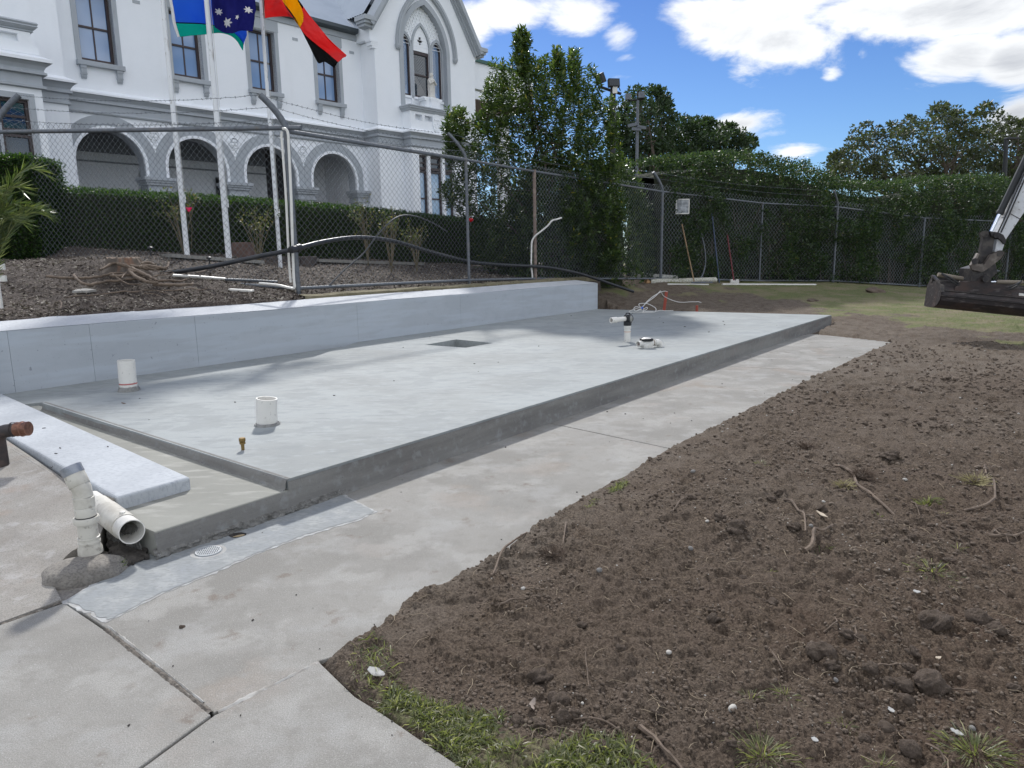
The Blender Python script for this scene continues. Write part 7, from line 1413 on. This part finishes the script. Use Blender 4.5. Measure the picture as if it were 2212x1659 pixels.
# boom and machine beyond the frame
s_top = e_(1380, -80); MB().prism([s_top + Vector(v) for v in ((-.25, -.13, .1), (.1, -.13, .35), (1.9, -.13, .9), (3.6, -.13, -.6), (3.7, -.13, -1.3), (3.3, -.13, -1.3), (3.2, -.13, -.7), (1.8, -.13, .5), (.0, -.13, -.15))], (0, .30, 0)).build('boom', WARM, ex, bevel=.02)
cx = s_top.x + 4.6
MB().box((cx - 1.3, -.95, .75), (cx + 1.4, .95, 1.45)).box((cx + .1, -.95, 1.45), (cx + 1.4, .95, 1.9)).build('house', WARM, ex, bevel=.06); MB().box((cx - 1.1, -.9, 1.45), (cx + .05, .1, 2.7)).build('cab', BLKM, ex, bevel=.08); MB().box((cx - 1.115, -.8, 1.6), (cx - 1.10, .0, 2.55)).build('cab_window', DARKG, ex)
for y_ in (-.95, .6):
    mb = MB().prism([(cx + x, y_, z) for x, z in [(1.25 + .36 * math.cos(a), .36 + .34 * math.sin(a)) for a in np.linspace(math.pi / 2, -math.pi / 2, 9)] + [(-1.25 - .36 * math.cos(a), .36 + .34 * math.sin(a)) for a in np.linspace(-math.pi / 2, math.pi / 2, 9)]], (0, .38, 0)); mb.build('track', GRIM, ex)
# ---------------------------------------------------------------- soil details
def SH(x, y): return soil_height(np.atleast_1d(np.asarray(x, float)), np.atleast_1d(np.asarray(y, float)))[0]
def shit(px, py):
    p = onz(px, py, .0); z = float(SH(p.x, p.y)[0]); p = onz(px, py, z); p.z = float(SH(p.x, p.y)[0]); return p
CLOD = mat('soil_clod', (.18, .135, .10), .95, [(2.2, 5, .4, .62, (.235, .18, .14), .8), (11, 5, .42, .6, (.10, .074, .055), .6), (40, 3, .45, .6, (.17, .14, .11), .5)], [(9, .8, .06), (30, .9, .03)])
PALE = mat('pale_pebble', (.42, .40, .36), .8, [(3, 4, .4, .7, (.38, .36, .32), .7)]); GREYS = mat('grey_stone', (.26, .25, .235), .85, [(5, 5, .4, .7, (.16, .15, .14), .8)], [(20, .5, .03)])
def variants(mt, seed, **k):
    out = [stone_mesh(seed + i, **k) for i in range(6)]
    for m in out: m.materials.append(mt)
    return out
CRUMB = mat('soil_crumb', (.125, .096, .072), .95, [(.9, 5, .4, .62, (.20, .162, .125), .8), (60, 3, .4, .6, (.065, .049, .036), .7)])
VC, VP, VG = variants(CLOD, 200, rough=.42, sub=4, lump=.16), variants(PALE, 300, rough=.2, sub=2), variants(GREYS, 400, rough=.2, sub=2)
stones = [  # x, y, radius px, kind, label
 (1167, 1455, 24, 'c', 'large squarish soil clod in a hollow right of the grass patch'), (1205, 1502, 21, 'c', 'big upright rounded clod just below the squarish one'), (1216, 1543, 18, 'c', 'broad clod at the grass edge under the upright clod'), (1163, 1556, 15, 'c', 'rounded clod touching the front grass behind the curled leaf'), (1243, 1540, 10, 'c', 'small clod right of the broad clod at the grass edge'),
 (1116, 1551, 13, 'c', 'clod half sunk in the front grass left of the curled leaf'), (1256, 1343, 12, 'c', 'rough clod on bare soil above the squarish clod'), (1445, 1401, 10, 'p', 'angular pale stone alone in the middle of the smooth soil'), (1416, 1534, 14, 'c', 'dark clod with a hollow under it in the lower middle soil'), (1583, 1528, 13, 'p', 'smooth pale oval stone beside small grass tufts lower right'), (1542, 1331, 13, 'c', 'oblong dark clod tipped over in the centre right soil'), (1298, 1603, 20, 'c', 'wide flat clod near the bottom right of the grass patch'), (1426, 1597, 10, 'c', 'round clod next to the thick stick at the bottom'), (1340, 1399, 10, 'c', 'crumbly clod left of the angular pale stone'), (1291, 1484, 9, 'c', 'small dark clod beside the thin upright rootlet'), (1258, 1506, 6, 'p', 'small pale pebble right of the upright rounded clod'), (1581, 1610, 9, 'c', 'dark clod beside the lower right grass tuft'),
 (1776, 1394, 25, 'c', 'tall domed boulder-like clod right of centre in the soil'), (1799, 1421, 13, 'c', 'low clod leaning on the foot of the domed clod'), (2026, 1339, 27, 'c', 'largest rounded clod at the right beside a dark hollow'), (2119, 1325, 20, 'c', 'flat slab-like clod lifted at one edge near the right border'), (2149, 1354, 12, 'c', 'upper clod of the small heap near the right border'), (2160, 1364, 10, 'c', 'lower clod of the small heap near the right border'), (1859, 1380, 12, 'c', 'rounded clod under a bent rootlet right of the domed clod'), (1831, 1369, 14, 'c', 'flattish clod up and right from the domed clod'), (1884, 1425, 14, 'c', 'clod with a white fleck below a horizontal rootlet'), (1973, 1409, 14, 'c', 'upper clod of the pair left of the largest lower clod'), (1965, 1430, 12, 'c', 'lower clod of the pair beneath the upper one'), (2016, 1469, 28, 'c', 'very large double-topped clod lower right'), (1951, 1466, 19, 'c', 'crusty clod left of the double-topped clod'), (1921, 1466, 12, 'c', 'small clod next to the crusty clod'), (1829, 1406, 10, 'c', 'round clod right of the low leaning clod'), (1806, 1473, 7, 'g', 'round grey pebble below the domed clod'), (1806, 1491, 8, 'c', 'small clod just under the grey pebble'), (1969, 1611, 18, 'c', 'oval dark clod by the lower right fan of rootlets'), (1916, 1566, 14, 'c', 'pointed clod near the bottom right'), (1871, 1584, 12, 'c', 'dark clod left of the pointed one at the bottom'), (2191, 1481, 11, 'c', 'clod cut by the right border of the view'), (2101, 1571, 9, 'g', 'pale grey crusted stone above the right grass tuft'), (1670, 1297, 14, 'c', 'dark lumpy clod left above the domed clod'), (1958, 1509, 14, 'c', 'upright crumbling clod with fibres below the crusty clod'),
 (1591, 1128, 21, 'c', 'big wedge-shaped clod right of the white stone'), (1556, 1119, 14, 'c', 'soil lump joined to the left of the wedge-shaped clod'), (1528, 1129, 7, 'p', 'bright white rounded stone left of the wedge-shaped clod'), (1492, 1172, 8, 'g', 'grey pitted stone below the white stone'), (1295, 1229, 9, 'g', 'leaning grey-brown stone below the root clump'), (1497, 1018, 8, 'g', 'grey stone near the path corner in the upper soil'), (1493, 1078, 10, 'c', 'dark clod at the end of a crooked root, upper middle'), (1606, 1240, 9, 'c', 'round clod in the middle of the soil'), (1924, 983, 18, 'b', 'dark brick-shaped clod standing alone in the upper right soil'), (1776, 1096, 11, 'b', 'dark angular clod just above the thin pale wood chips'), (1914, 1156, 7, 'c', 'small round clod below the long diagonal root'), (1971, 1165, 8, 'c', 'small clod right of the round one under the long root'), (1818, 1062, 7, 'c', 'small dark clod at the left of the straw tuft'), (1934, 1069, 7, 'c', 'small clod right of the straw tuft'), (1716, 1132, 14, 'c', 'crumbly clod with fibres left of the grey pebble'), (1684, 1064, 9, 'c', 'right clod of the pair at the middle of the soil'), (1667, 1067, 9, 'c', 'left clod of the pair at the middle of the soil'), (1752, 1131, 8, 'g', 'blue-grey stone between the two crooked roots'), (1955, 1034, 6, 'p', 'white pebble right of the long root tuft'), (1779, 1084, 5, 'p', 'tiny bluish white pebble above the dark angular clod'),
 (865, 1494 + 3, 5, 'c', 'dark ball of soil on the path edge by the grass'), (1130, 1268, 6, 'p', 'small white pebble on the soil near the path edge'), (392, 1356, 5, 'c', 'dark crumb of soil on the old path slab')]
for k, (x, y, r, kd, lb) in enumerate(stones):
    p = shit(x, y + r * .7) if y > 1500 or x > 900 else onz(x, y); d_ = (p - Vector((0, 0, EYE))).length; R_m = r * d_ / FPX * (1.0 if kd in 'cb' else .78); src = dict(c=VC, p=VP, g=VG, b=VC)[kd]
    o = bpy.data.objects.new({'c': 'soil_clod', 'b': 'soil_clod', 'p': 'pebble', 'g': 'stone'}[kd], src[k % 6]); COL.objects.link(o); rg = random.Random(k); o.scale = (R_m, R_m, R_m * (1.05 if kd != 'b' else .9)); o.location = p + Vector((0, R_m * .2, R_m * (.30 if kd == 'p' else .16))); o.rotation_euler = (rg.uniform(-.3, .3), rg.uniform(-.3, .3), rg.uniform(0, 6.3)); tag(o, lb, 'clod' if kd in 'cb' else 'stone', 'clods and stones scattered on the dug soil')
# scattered crumbs: too many to count
import bmesh
bm = bmesh.new(); bmesh.ops.create_icosphere(bm, subdivisions=1, radius=1.0); IV = np.array([v.co[:] for v in bm.verts]); IF = np.array([[v.index for v in f.verts] for f in bm.faces]); bm.free()
def crumbs(name, n, smin, smax, mt, seed, label, ymax=14, pw=2.2, reg=None, ymin=1.7):
    rg = np.random.default_rng(seed); th_ = rg.uniform(R_(38), R_(112), n * 4); rd = np.exp(rg.uniform(math.log(ymin), math.log(ymax), n * 4)); x, y = rd * np.cos(th_), rd * np.sin(th_); h, d = soil_height(x, y); dens = fbm(x, y, 2.2, 3); ok = (d > -.01) & (rg.random(n * 4) < np.clip((dens - .30) * 3.2, .1, 1)) & (rg.random(n * 4) < np.clip(.35 + d * 4, 0, 1)); ok &= ~((polydist(x, y, FGR) > .02))
    x, y, h, rd = x[ok][:n], y[ok][:n], h[ok][:n], rd[ok][:n]; m = len(x); s = (smin + (smax - smin) * rg.random(m) ** pw) * np.clip(rd / 4, .7, 2.2); q = rg.uniform(.55, 1.25, (m, 1, 3)); a = rg.uniform(0, 6.28, m); ca, sa = np.cos(a)[:, None], np.sin(a)[:, None]
    V_ = IV[None] * q * (1 + rg.normal(size=(m, len(IV), 1)) * .16) * s[:, None, None]; vx = V_[:, :, 0] * ca - V_[:, :, 1] * sa; vy = V_[:, :, 0] * sa + V_[:, :, 1] * ca; V_ = np.stack([vx + x[:, None], vy + y[:, None], V_[:, :, 2] * .8 + (h + s * .25)[:, None]], -1)
    F_ = (IF[None] + (np.arange(m) * len(IV))[:, None, None]).reshape(-1, 3); o = link(name, fastmesh(name, V_.reshape(-1, 3), F_, smooth=False), mt); tag(o, label, 'soil', kind='stuff'); return o
crumbs('soil_crumbs', 34000, .0018, .014, CRUMB, 3, 'loose brown soil crumbs covering the dug ground', pw=3.4)
crumbs('pebbles', 900, .002, .006, PALE, 5, 'tiny pale pebbles speckled over the dug ground', pw=2)
# chips and dead leaves on the soil
CHIP = mat('bleached_wood_chip', (.50, .42, .32), .85)
def strips(name, n, lmin, lmax, wd, mt, seed, label, arch=.3, ymax=12, thin=.35):
    rg = np.random.default_rng(seed); th_ = rg.uniform(R_(40), R_(108), n * 4); rd = np.exp(rg.uniform(math.log(1.8), math.log(ymax), n * 4)); x, y = rd * np.cos(th_), rd * np.sin(th_); h, d = soil_height(x, y); ok = (d > .03); x, y, h = x[ok][:n], y[ok][:n], h[ok][:n]; mb = MB()
    for i in range(len(x)):
        L = rg.uniform(lmin, lmax) * (1 + y[i] * .06); a = rg.uniform(0, 6.28); P = []; q = np.array([x[i], y[i]])
        for k in range(5): P.append(Vector((q[0], q[1], h[i] + .003 + arch * L * .25 * math.sin(k / 4 * math.pi)))); a += rg.normal() * .45; q = q + np.array([math.cos(a), math.sin(a)]) * L / 4
        mb.tube(P, [wd * s_ for s_ in (.7, 1, 1, .8, thin)], 4)
    o = mb.build(name, mt); tag(o, label, 'rootlet', kind='stuff')
strips('rootlets', 420, .025, .11, .0011, mat('dry_rootlet', (.36, .29, .20), .85), 11, 'fine dry rootlets strewn over the dug soil')
# individual roots and sticks on the soil
def r3(*q): return [(1659 + x * .25, 829.5 + y * .25) for x, y in q]
sroots = [
 (r3((575, 675), (640, 735), (730, 800), (770, 890), (870, 975), (950, 1030), (1030, 1080), (1190, 1180)), .011, 'long thin diagonal root lying over the straw tuft', .02), (r3((1690, 1112), (1780, 1098), (1880, 1092), (1940, 1065), (1960, 990), (1945, 880), (1900, 800), (1870, 700)), .009, 'S-shaped root at the upper right of the soil', .02), (r3((315, 1425), (370, 1385), (392, 1330), (400, 1285), (470, 1270), (560, 1215)), .013, 'short thick pale crooked root in the upper right soil', .02), (r3((140, 985), (200, 1070), (260, 1120), (310, 1170), (325, 1265)), .008, 'thin bent root above the thick pale crooked root', .01), (r3((1900, 1345), (1980, 1330), (2060, 1310), (2140, 1285), (2230, 1275)), .010, 'pale root entering from the right border', .015), (r3((1960, 1250), (2000, 1300), (2050, 1345), (2075, 1390)), .004, 'thin straw-like root crossing near the right border', .02),
 ([(1383, 1580), (1400, 1592), (1416, 1607), (1432, 1628), (1452, 1645), (1475, 1668)], .010, 'thick brown stick at the bottom edge of the soil', .012), ([(1265, 1412), (1266, 1430), (1268, 1450), (1270, 1470), (1272, 1484)], .0028, 'thin upright pale rootlet with side hairs', .01), ([(1223, 1137), (1221, 1152), (1216, 1175)], .006, 'short stick standing out of the root clump by the path', .02), ([(1486, 1087), (1470, 1092), (1461, 1100), (1451, 1110)], .006, 'crooked root stuck to a dark clod, upper middle', .01), ([(1060, 1252), (1068, 1232), (1085, 1205), (1106, 1187), (1125, 1174), (1138, 1166)], .007, 'pale root lying along the path edge', .02), ([(1070, 1312), (1090, 1309), (1108, 1302), (1136, 1294)], .006, 'short curved root near the soft edge of the path', .012), ([(1780, 1364), (1800, 1362), (1808, 1345), (1803, 1335)], .004, 'branching rootlet above the domed clod', .015), ([(1846, 1360), (1850, 1378), (1845, 1385), (1862, 1395)], .0035, 'bent rootlet draped over the rounded clod', .02), ([(1880, 1436), (1900, 1437), (1920, 1436), (1940, 1431)], .004, 'horizontal pale rootlet in the lower right soil', .012), ([(2052, 1490), (2075, 1496), (2090, 1498), (2110, 1494)], .003, 'thin pale rootlet right of the double-topped clod', .01), ([(2000, 1610), (2010, 1625), (2030, 1640), (2045, 1655)], .004, 'looping rootlet at the bottom right', .02), ([(1660, 1400), (1680, 1420), (1692, 1445), (1697, 1462)], .004, 'dark rootlet trailing left of the domed clod', .01), ([(1955, 1098), (1975, 1112), (1990, 1124)], .003, 'fine rootlet below the green tuft, upper right', .012), ([(2159, 1272), (2170, 1285), (2174, 1290)], .003, 'wavy rootlet high at the right border', .015),
 ([(1342, 1578), (1310, 1567), (1275, 1560), (1240, 1552)], .005, 'thin forked twig right of the front grass', .015)]
for i, (P, r, lb, dz) in enumerate(sroots):
    Q = smooth([shit(x, y) + Vector((0, 0, r * .8 + dz * math.sin(k / max(1, len(P) - 1) * math.pi))) for k, (x, y) in enumerate(P)], 3); n_ = len(Q); c_ = Q[n_ // 2]; rg = random.Random(i + 50)
    mb = MB().tube([q - c_ for q in Q], [r * rg.uniform(.8, 1.15) * (1 - .4 * k / n_) for k in range(n_)], 6)
    for k in range(3):
        j = rg.randrange(n_ - 1); e = Vector((rg.uniform(-1, 1), rg.uniform(-1, 1), rg.uniform(.0, .6))) * r * 6; mb.tube([Q[j] - c_, Q[j] - c_ + e * .6, Q[j] - c_ + e + Vector((0, 0, -r * 2))], [r * .4, r * .3, r * .1], 4)
    o = mb.build('root', ROOTM, None, True); o.location = c_; tag(o, lb, 'root', 'roots lying on the dug soil')
# wood chips, leaf, flake
def shard(x, y, L0, wd0, a, mt, name, lb, cat_, h=.003, curl=.3):
    L, wd = (L0 * .75, wd0 * .7); p = shit(x, y) if x > 700 else onz(x, y, .22); n = 7; up_ = []; 
    for k in range(n): t_ = k / (n - 1); w = wd * math.sin(math.pi * (.12 + .82 * t_)) * (.65 + .6 * _T[int(x) % 256, k]) ; up_ += [(t_ * L - L / 2, -w, h + curl * L * (t_ - .5) ** 2), (t_ * L - L / 2, w, h + curl * L * (t_ - .5) ** 2 + .3 * w)]
    mb = MB().add(up_ + [(a_, b_, c_ + h) for a_, b_, c_ in up_], [(2 * k, 2 * k + 1, 2 * k + 3, 2 * k + 2) for k in range(n - 1)] + [(2 * k + 2 * n, 2 * k + 2 + 2 * n, 2 * k + 3 + 2 * n, 2 * k + 1 + 2 * n) for k in range(n - 1)]); o = mb.build(name, mt, None, True); o.location = p + Vector((0, 0, .004)); o.rotation_euler = (0.15, .2, R_(a)); tag(o, lb, cat_)
LEAFM = mat('dry_leaf', (.30, .25, .21), .8, [(14, 4, .4, .7, (.20, .15, .12), .8)]); WHTM = mat('white_flake', (.46, .455, .43), .8, [(40, 4, .45, .6, (.25, .24, .22), .8)])
shard(1146, 1534, .085, .022, 70, LEAFM, 'dead_leaf', 'curled grey-brown dead leaf standing at the edge of the front grass', 'leaf', curl=1.5); shard(813, 1455, .095, .026, -20, WHTM, 'bark_flake', 'large white oval flake lying at the grass corner beside the path', 'flake'); shard(1775, 1118, .10, .013, -60, CHIP, 'wood_chip', 'split cream wood chip under the dark angular clod', 'wood chip'); shard(1979, 1282, .05, .014, 10, WHTM, 'paper_scrap', 'white scrap high in the right part of the soil', 'scrap'); shard(1924, 1539, .035, .012, -50, WHTM, 'paper_scrap', 'torn white scrap near the bottom right of the soil', 'scrap'); shard(1759, 1602, .03, .010, -30, WHTM, 'paper_scrap', 'small white scrap near the bottom centre-right of the soil', 'scrap'); shard(2026, 1422, .05, .009, 30, CHIP, 'wood_chip', 'pale splinter between the crusty clods and the rounded clod', 'wood chip'); shard(2065, 1590, .05, .011, -40, WHTM, 'bark_flake', 'silvery flake just above the right-hand grass tuft', 'flake'); shard(1523, 885 + 240, .02, .004, 0, CHIP, 'wood_chip', 'tiny chip beside the white rounded stone', 'wood chip')
shard(267, 873, .06, .008, -5, mat('brown_bark', (.12, .07, .04), .9), 'bark_strip', 'brown bark strip lying on the slab below the tall pipe stub', 'bark')
shard(1193, 1190, .06, .02, 30, CHIP, 'wood_chip', 'reddish chip in the root clump by the path', 'wood chip'); shard(1583, 1115 - 12, .0, .0, 0, CHIP, 'x', None, None) if False else None
# debris on concrete
rg = np.random.default_rng(77); mb = MB()
for k in range(26):
    s, t_ = rg.uniform(.3, 13), rg.uniform(.15, 5.2); p = S2W(s, t_, .2225); L = rg.uniform(.004, .011) * (1 + s * .06); a = rg.uniform(0, 3.14); mb.box((-L, -L * .35, 0), (L, L * .35, L * .5), Matrix.Translation(p) @ Matrix.Rotation(a, 4, 'Z'))
for k in range(26):
    p = onz(rg.uniform(150, 1100), rg.uniform(1150, 1640), .001); L = rg.uniform(.0012, .004); mb.box((-L, -L * .6, 0), (L, L * .6, L), Matrix.Translation(p) @ Matrix.Rotation(rg.uniform(0, 3), 4, 'Z'))
for k in range(25):
    s, t_ = rg.uniform(-1, 11), rg.uniform(-1.4, -.05); p = S2W(s, t_, .001); L = rg.uniform(.003, .007); mb.box((-L, -L * .6, 0), (L, L * .6, L), Matrix.Translation(p) @ Matrix.Rotation(rg.uniform(0, 3), 4, 'Z'))
for x, y in ((95, 925), (112, 1010), (130, 968), (233, 965), (121, 980), (60, 940)): p = onz(x, y, .2365); mb.box((-.012, -.003, 0), (.012, .003, .004), Matrix.Translation(p) @ Matrix.Rotation(rg.uniform(0, 3), 4, 'Z'))
o = mb.build('debris', mat('dark_debris', (.05, .045, .04), .9)); tag(o, 'small dark crumbs and chips scattered on the concrete', 'debris', kind='stuff')
# root clumps
def clump(x, y, r_px, lb, m, seed, h=.6, n=110, ww=.0011):
    p = shit(x, y); d_ = (p - Vector((0, 0, EYE))).length; r = r_px * d_ / FPX; rg = random.Random(seed); mb = MB(); root = empty('root_clump', p); tag(root, lb, 'root clump')
    for k in range(n):
        a = rg.uniform(0, 6.28); e = rg.uniform(-.1, 1.2); v = Vector((math.cos(a) * math.cos(e), math.sin(a) * math.cos(e), abs(math.sin(e)) * h)); q = Vector((rg.gauss(0, r * .25), rg.gauss(0, r * .25), 0)); w_ = Vector((rg.uniform(-1, 1), rg.uniform(-1, 1), rg.uniform(-.6, .6))) * r * .4; mb.tube([q, q + v * r * .6 + w_ * .5, q + v * r * 1.15 + w_], [ww, ww * .9, ww * .5], 3, False)
    mb.build('root_fibres', m, root); o = bpy.data.objects.new('soil_core', VC[seed % 6]); COL.objects.link(o); o.parent = root; o.scale = (r * .62, r * .55, r * .35); o.location = (0, 0, r * .08)
FIB = mat('dark_root_fibre', (.10, .07, .05), .9); STR = mat('straw_fibre', (.34, .30, .15), .8)
clump(1193, 1192, 27, 'tangled dark root clump at the path edge', FIB, 1, n=170); clump(1864, 1040, 24, 'big matted root clump under the long diagonal root', FIB, 2, n=190, ww=.0018); clump(1826, 1050, 18, 'straw-coloured tuft of dead grass left of the matted clump', STR, 3, n=90, ww=.0018); clump(1862, 1525, 16, 'arched clump of roots over a small hollow at lower right', FIB, 4, n=90); clump(1745, 965, 18, 'reddish-brown fibrous clump in the upper middle soil', FIB, 5, n=120, ww=.002); clump(2105, 1040, 24, 'dry grass and fibre clump beside the S-shaped root', STR, 6, n=120, ww=.002); clump(2038, 1120 - 12, 8, 'small straw bits near the right pale root', STR, 7, n=20, ww=.0015)
clump(2048, 1208, 16, 'sparse straw and root scrap near the right border, mid height', FIB, 9, n=30, ww=.0015)
# ---------------------------------------------------------------- grass
L_GR = leafmat('grass_blades', [(.075, .09, .045), (.135, .15, .075), (.24, .24, .13), (.44, .40, .27)], .45, .42)
def blades(name, X, Y, Z, lmin, lmax, seed, lean=1.25, tmax=1., wr=.055):
    rg = np.random.default_rng(seed); n = len(X); D = np.stack([rg.normal(size=n) * lean, rg.normal(size=n) * lean, rg.uniform(.35, 1.2, n)], -1); L = lmin + (lmax - lmin) * rg.random(n) ** 1.8; P = np.stack([X, Y, Z], -1)
    D = unit(D); tint = np.clip(rg.beta(2, 2.6, n), 0, tmax); S = unit(np.cross(D, rg.normal(size=(n, 3)))); w = np.maximum(L * wr, .0016)[:, None] * .5; mid = P + D * L[:, None] * .55; tip = P + D * L[:, None] * .95 - np.array([0, 0, 1.]) * (L * rg.uniform(.1, .45, n))[:, None]
    V_ = np.stack([P - S * w, P + S * w, mid + S * w * .9, mid - S * w * .9, tip], 1).reshape(-1, 3); k = np.arange(n)[:, None] * 5; F_ = np.concatenate([k + [0, 1, 2], k + [0, 2, 3], k + [3, 2, 4]], 0)
    return fastmesh(name, V_, F_, tint=np.repeat(tint, 5))
rg = np.random.default_rng(91); Pg = np.array(FGR); lo_b, hi_b = Pg.min(0) - .05, Pg.max(0) + .05; lo_b[1] = 1.75; X = rg.uniform(lo_b[0], hi_b[0], 90000); Y = rg.uniform(lo_b[1], hi_b[1], 90000); d = polydist(X, Y, FGR); pk_ = polydist(X, Y, SOILB + [(.3, -3), (80, -3), (80, 90), (-30, 90)]) > .015
onz_corner = (X < onz(880, 1480).x) & (Y > onz(830, 1500).y); ok = (d > -.03 + .05 * (fbm(X, Y, 9, 2) - .5)) & pk_ & (rg.random(90000) < np.where(onz_corner, .11, np.clip(.32 + (fbm(X, Y, 5, 4) - .47) * 7, .03, 1)))
X, Y = X[ok][:21000], Y[ok][:21000]; o = link('grass_patch', blades('grass_patch', X, Y, SH(X, Y) - .004, .022, .075, 92, wr=.075), L_GR); tag(o, 'patch of short green grass between the path corner and the dug soil', 'grass', kind='stuff')
def tuft(x, y, r_px, n, l0, l1, lb, seed, green=.98, elong=None, lean=1.2):
    p = shit(x, y); d_ = (p - Vector((0, 0, EYE))).length; r = r_px * d_ / FPX; rg = np.random.default_rng(seed)
    if elong is None: X, Y = p.x + rg.normal(0, r * .5, n), p.y + rg.normal(0, r * .6, n)
    else: q = shit(*elong); f = rg.random(n); X = p.x + (q.x - p.x) * f + rg.normal(0, r * .3, n); Y = p.y + (q.y - p.y) * f + rg.normal(0, r * .3, n)
    me = blades('grass_tuft', X - p.x, Y - p.y, SH(X, Y) - p.z - .003, l0, l1, seed, lean, green); o = link('grass_tuft', me, L_GR); o.location = p; tag(o, lb, 'grass tuft', 'small grass tufts growing out of the soil')
tuft(1352, 1045, 14, 260, .03, .08, 'bright grass tuft growing along the straight path edge', 1, elong=(1322, 1064)); tuft(1290, 1080, 10, 120, .02, .05, 'sparser grass strip lower down the same path edge', 2, elong=(1270, 1096)); tuft(1648, 1625, 40, 330, .02, .07, 'spreading grass tuft at the bottom centre-right', 3); tuft(1622, 1510, 16, 40, .02, .06, 'small tuft right of the pale oval stone', 4); tuft(1698, 1500, 18, 40, .03, .07, 'few upright blades above the bottom grass tuft', 5); tuft(2110, 1625, 42, 420, .02, .08, 'largest grass tuft at the bottom right corner', 6); tuft(2010 - 5, 1090, 14, 140, .04, .09, 'bright tuft right of the matted root clump', 7); tuft(2018, 1220, 26, 130, .03, .08, 'loose green-yellow tuft at the right middle', 8); tuft(1772, 1178, 12, 26, .03, .08, 'few yellow-green blades beside the thick pale root', 9); tuft(1896, 1120, 10, 26, .03, .06, 'tiny tuft below the long diagonal root', 10); tuft(2070, 1182, 8, 16, .03, .06, 'tiny forked blades near the right border', 11); tuft(1825, 1568, 18, 50, .02, .05, 'thin tuft left of the dark bottom clod', 12); tuft(1905, 1650, 20, 70, .02, .06, 'thin tuft at the bottom edge beside the oval clod', 13); tuft(1660, 1230, 6, 12, .02, .05, 'single small sprout in the middle soil', 14); tuft(1645, 1007, 10, 40, .03, .06, 'small tuft in the upper middle soil', 15)
# lawn blades, thinning with distance
rg = np.random.default_rng(95); n = 260000; th_ = rg.uniform(R_(46), R_(88), n); rd = np.sqrt(rg.uniform(11 ** 2, 30 ** 2, n)); X, Y = rd * np.cos(th_), rd * np.sin(th_); d = polydist(X, Y, LAWN); ok = rg.random(n) < np.clip(d / 1.6 + .1 + (fbm(X, Y, 1.2, 4) - .5) * 2.4, 0, 1); s = (X - C0.x) * SU.x + (Y - C0.y) * SU.y; ok &= (s > 14.2); X, Y = X[ok][:90000], Y[ok][:90000]
o = link('lawn_grass', blades('lawn_grass', X, Y, SH(X, Y) - .01, .03, .075, 96, tmax=1.), leafmat('lawn_blades', [(.085, .11, .04), (.15, .18, .07), (.26, .25, .12)], .6, .35)); tag(o, 'short worn lawn grass beside the far fence', 'grass', kind='stuff')
for x, y, r, lb in ((1888, 628, 22, 'dark heap of turf lying on the lawn in front of the far fence'), (1755, 648, 14, 'low lump of turf on the lawn edge behind the slab')):
    p = hit(x, y + 4, low); R_m = r * p.y / FPX; o = bpy.data.objects.new('turf_heap', VC[2]); COL.objects.link(o); o.scale = (R_m, R_m * .7, R_m * .55); o.location = p + Vector((0, 0, R_m * .1)); o.rotation_euler = (0, 0, .3); tag(o, lb, 'turf')
# mulch chips
rg = np.random.default_rng(61); n = 60000; U = rg.uniform(-8, 14, n); Wt = 6.1 + (rg.random(n) ** 1.6) * 9; X = C0.x + SU.x * U + SN.x * Wt; Y = C0.y + SU.y * U + SN.y * Wt; keepm = (X / np.maximum(Y, .1) > -.78) & (Y > 3); X, Y = X[keepm][:42000], Y[keepm][:42000]; m = len(X)
Wm = (X - C0.x) * SN.x + (Y - C0.y) * SN.y; near_ = np.clip(1 - (Wm - 6) / 8, .25, 1); Z = gar(X, Y) + ((fbm(X, Y, 3, 4) - .5) * .10 + (np.abs(fbm(X, Y, 18, 3) - .5)) * .10) * near_ - .02 + .26 * np.exp(-(((X - heap.x) / 1.0) ** 2 + ((Y - heap.y) / .7) ** 2))
D = rg.normal(size=(m, 3)) * np.array([1, 1, .3]); L = rg.uniform(.02, .065, m); o = link('mulch_chips', None or fastmesh('mulch_chips', *(lambda a: (a[0], a[1]))(leaves(np.stack([X, Y, Z + .01], -1), D, L, L * .22, rg.random(m))), tint=np.repeat(rg.random(m), 4)), leafmat('bark_chips', [(.028, .021, .017), (.075, .058, .047), (.15, .125, .10), (.44, .40, .34)], .85, .02)); tag(o, 'coarse bark mulch chips covering the garden bed', 'mulch', kind='stuff')
# litter under the tree and fence
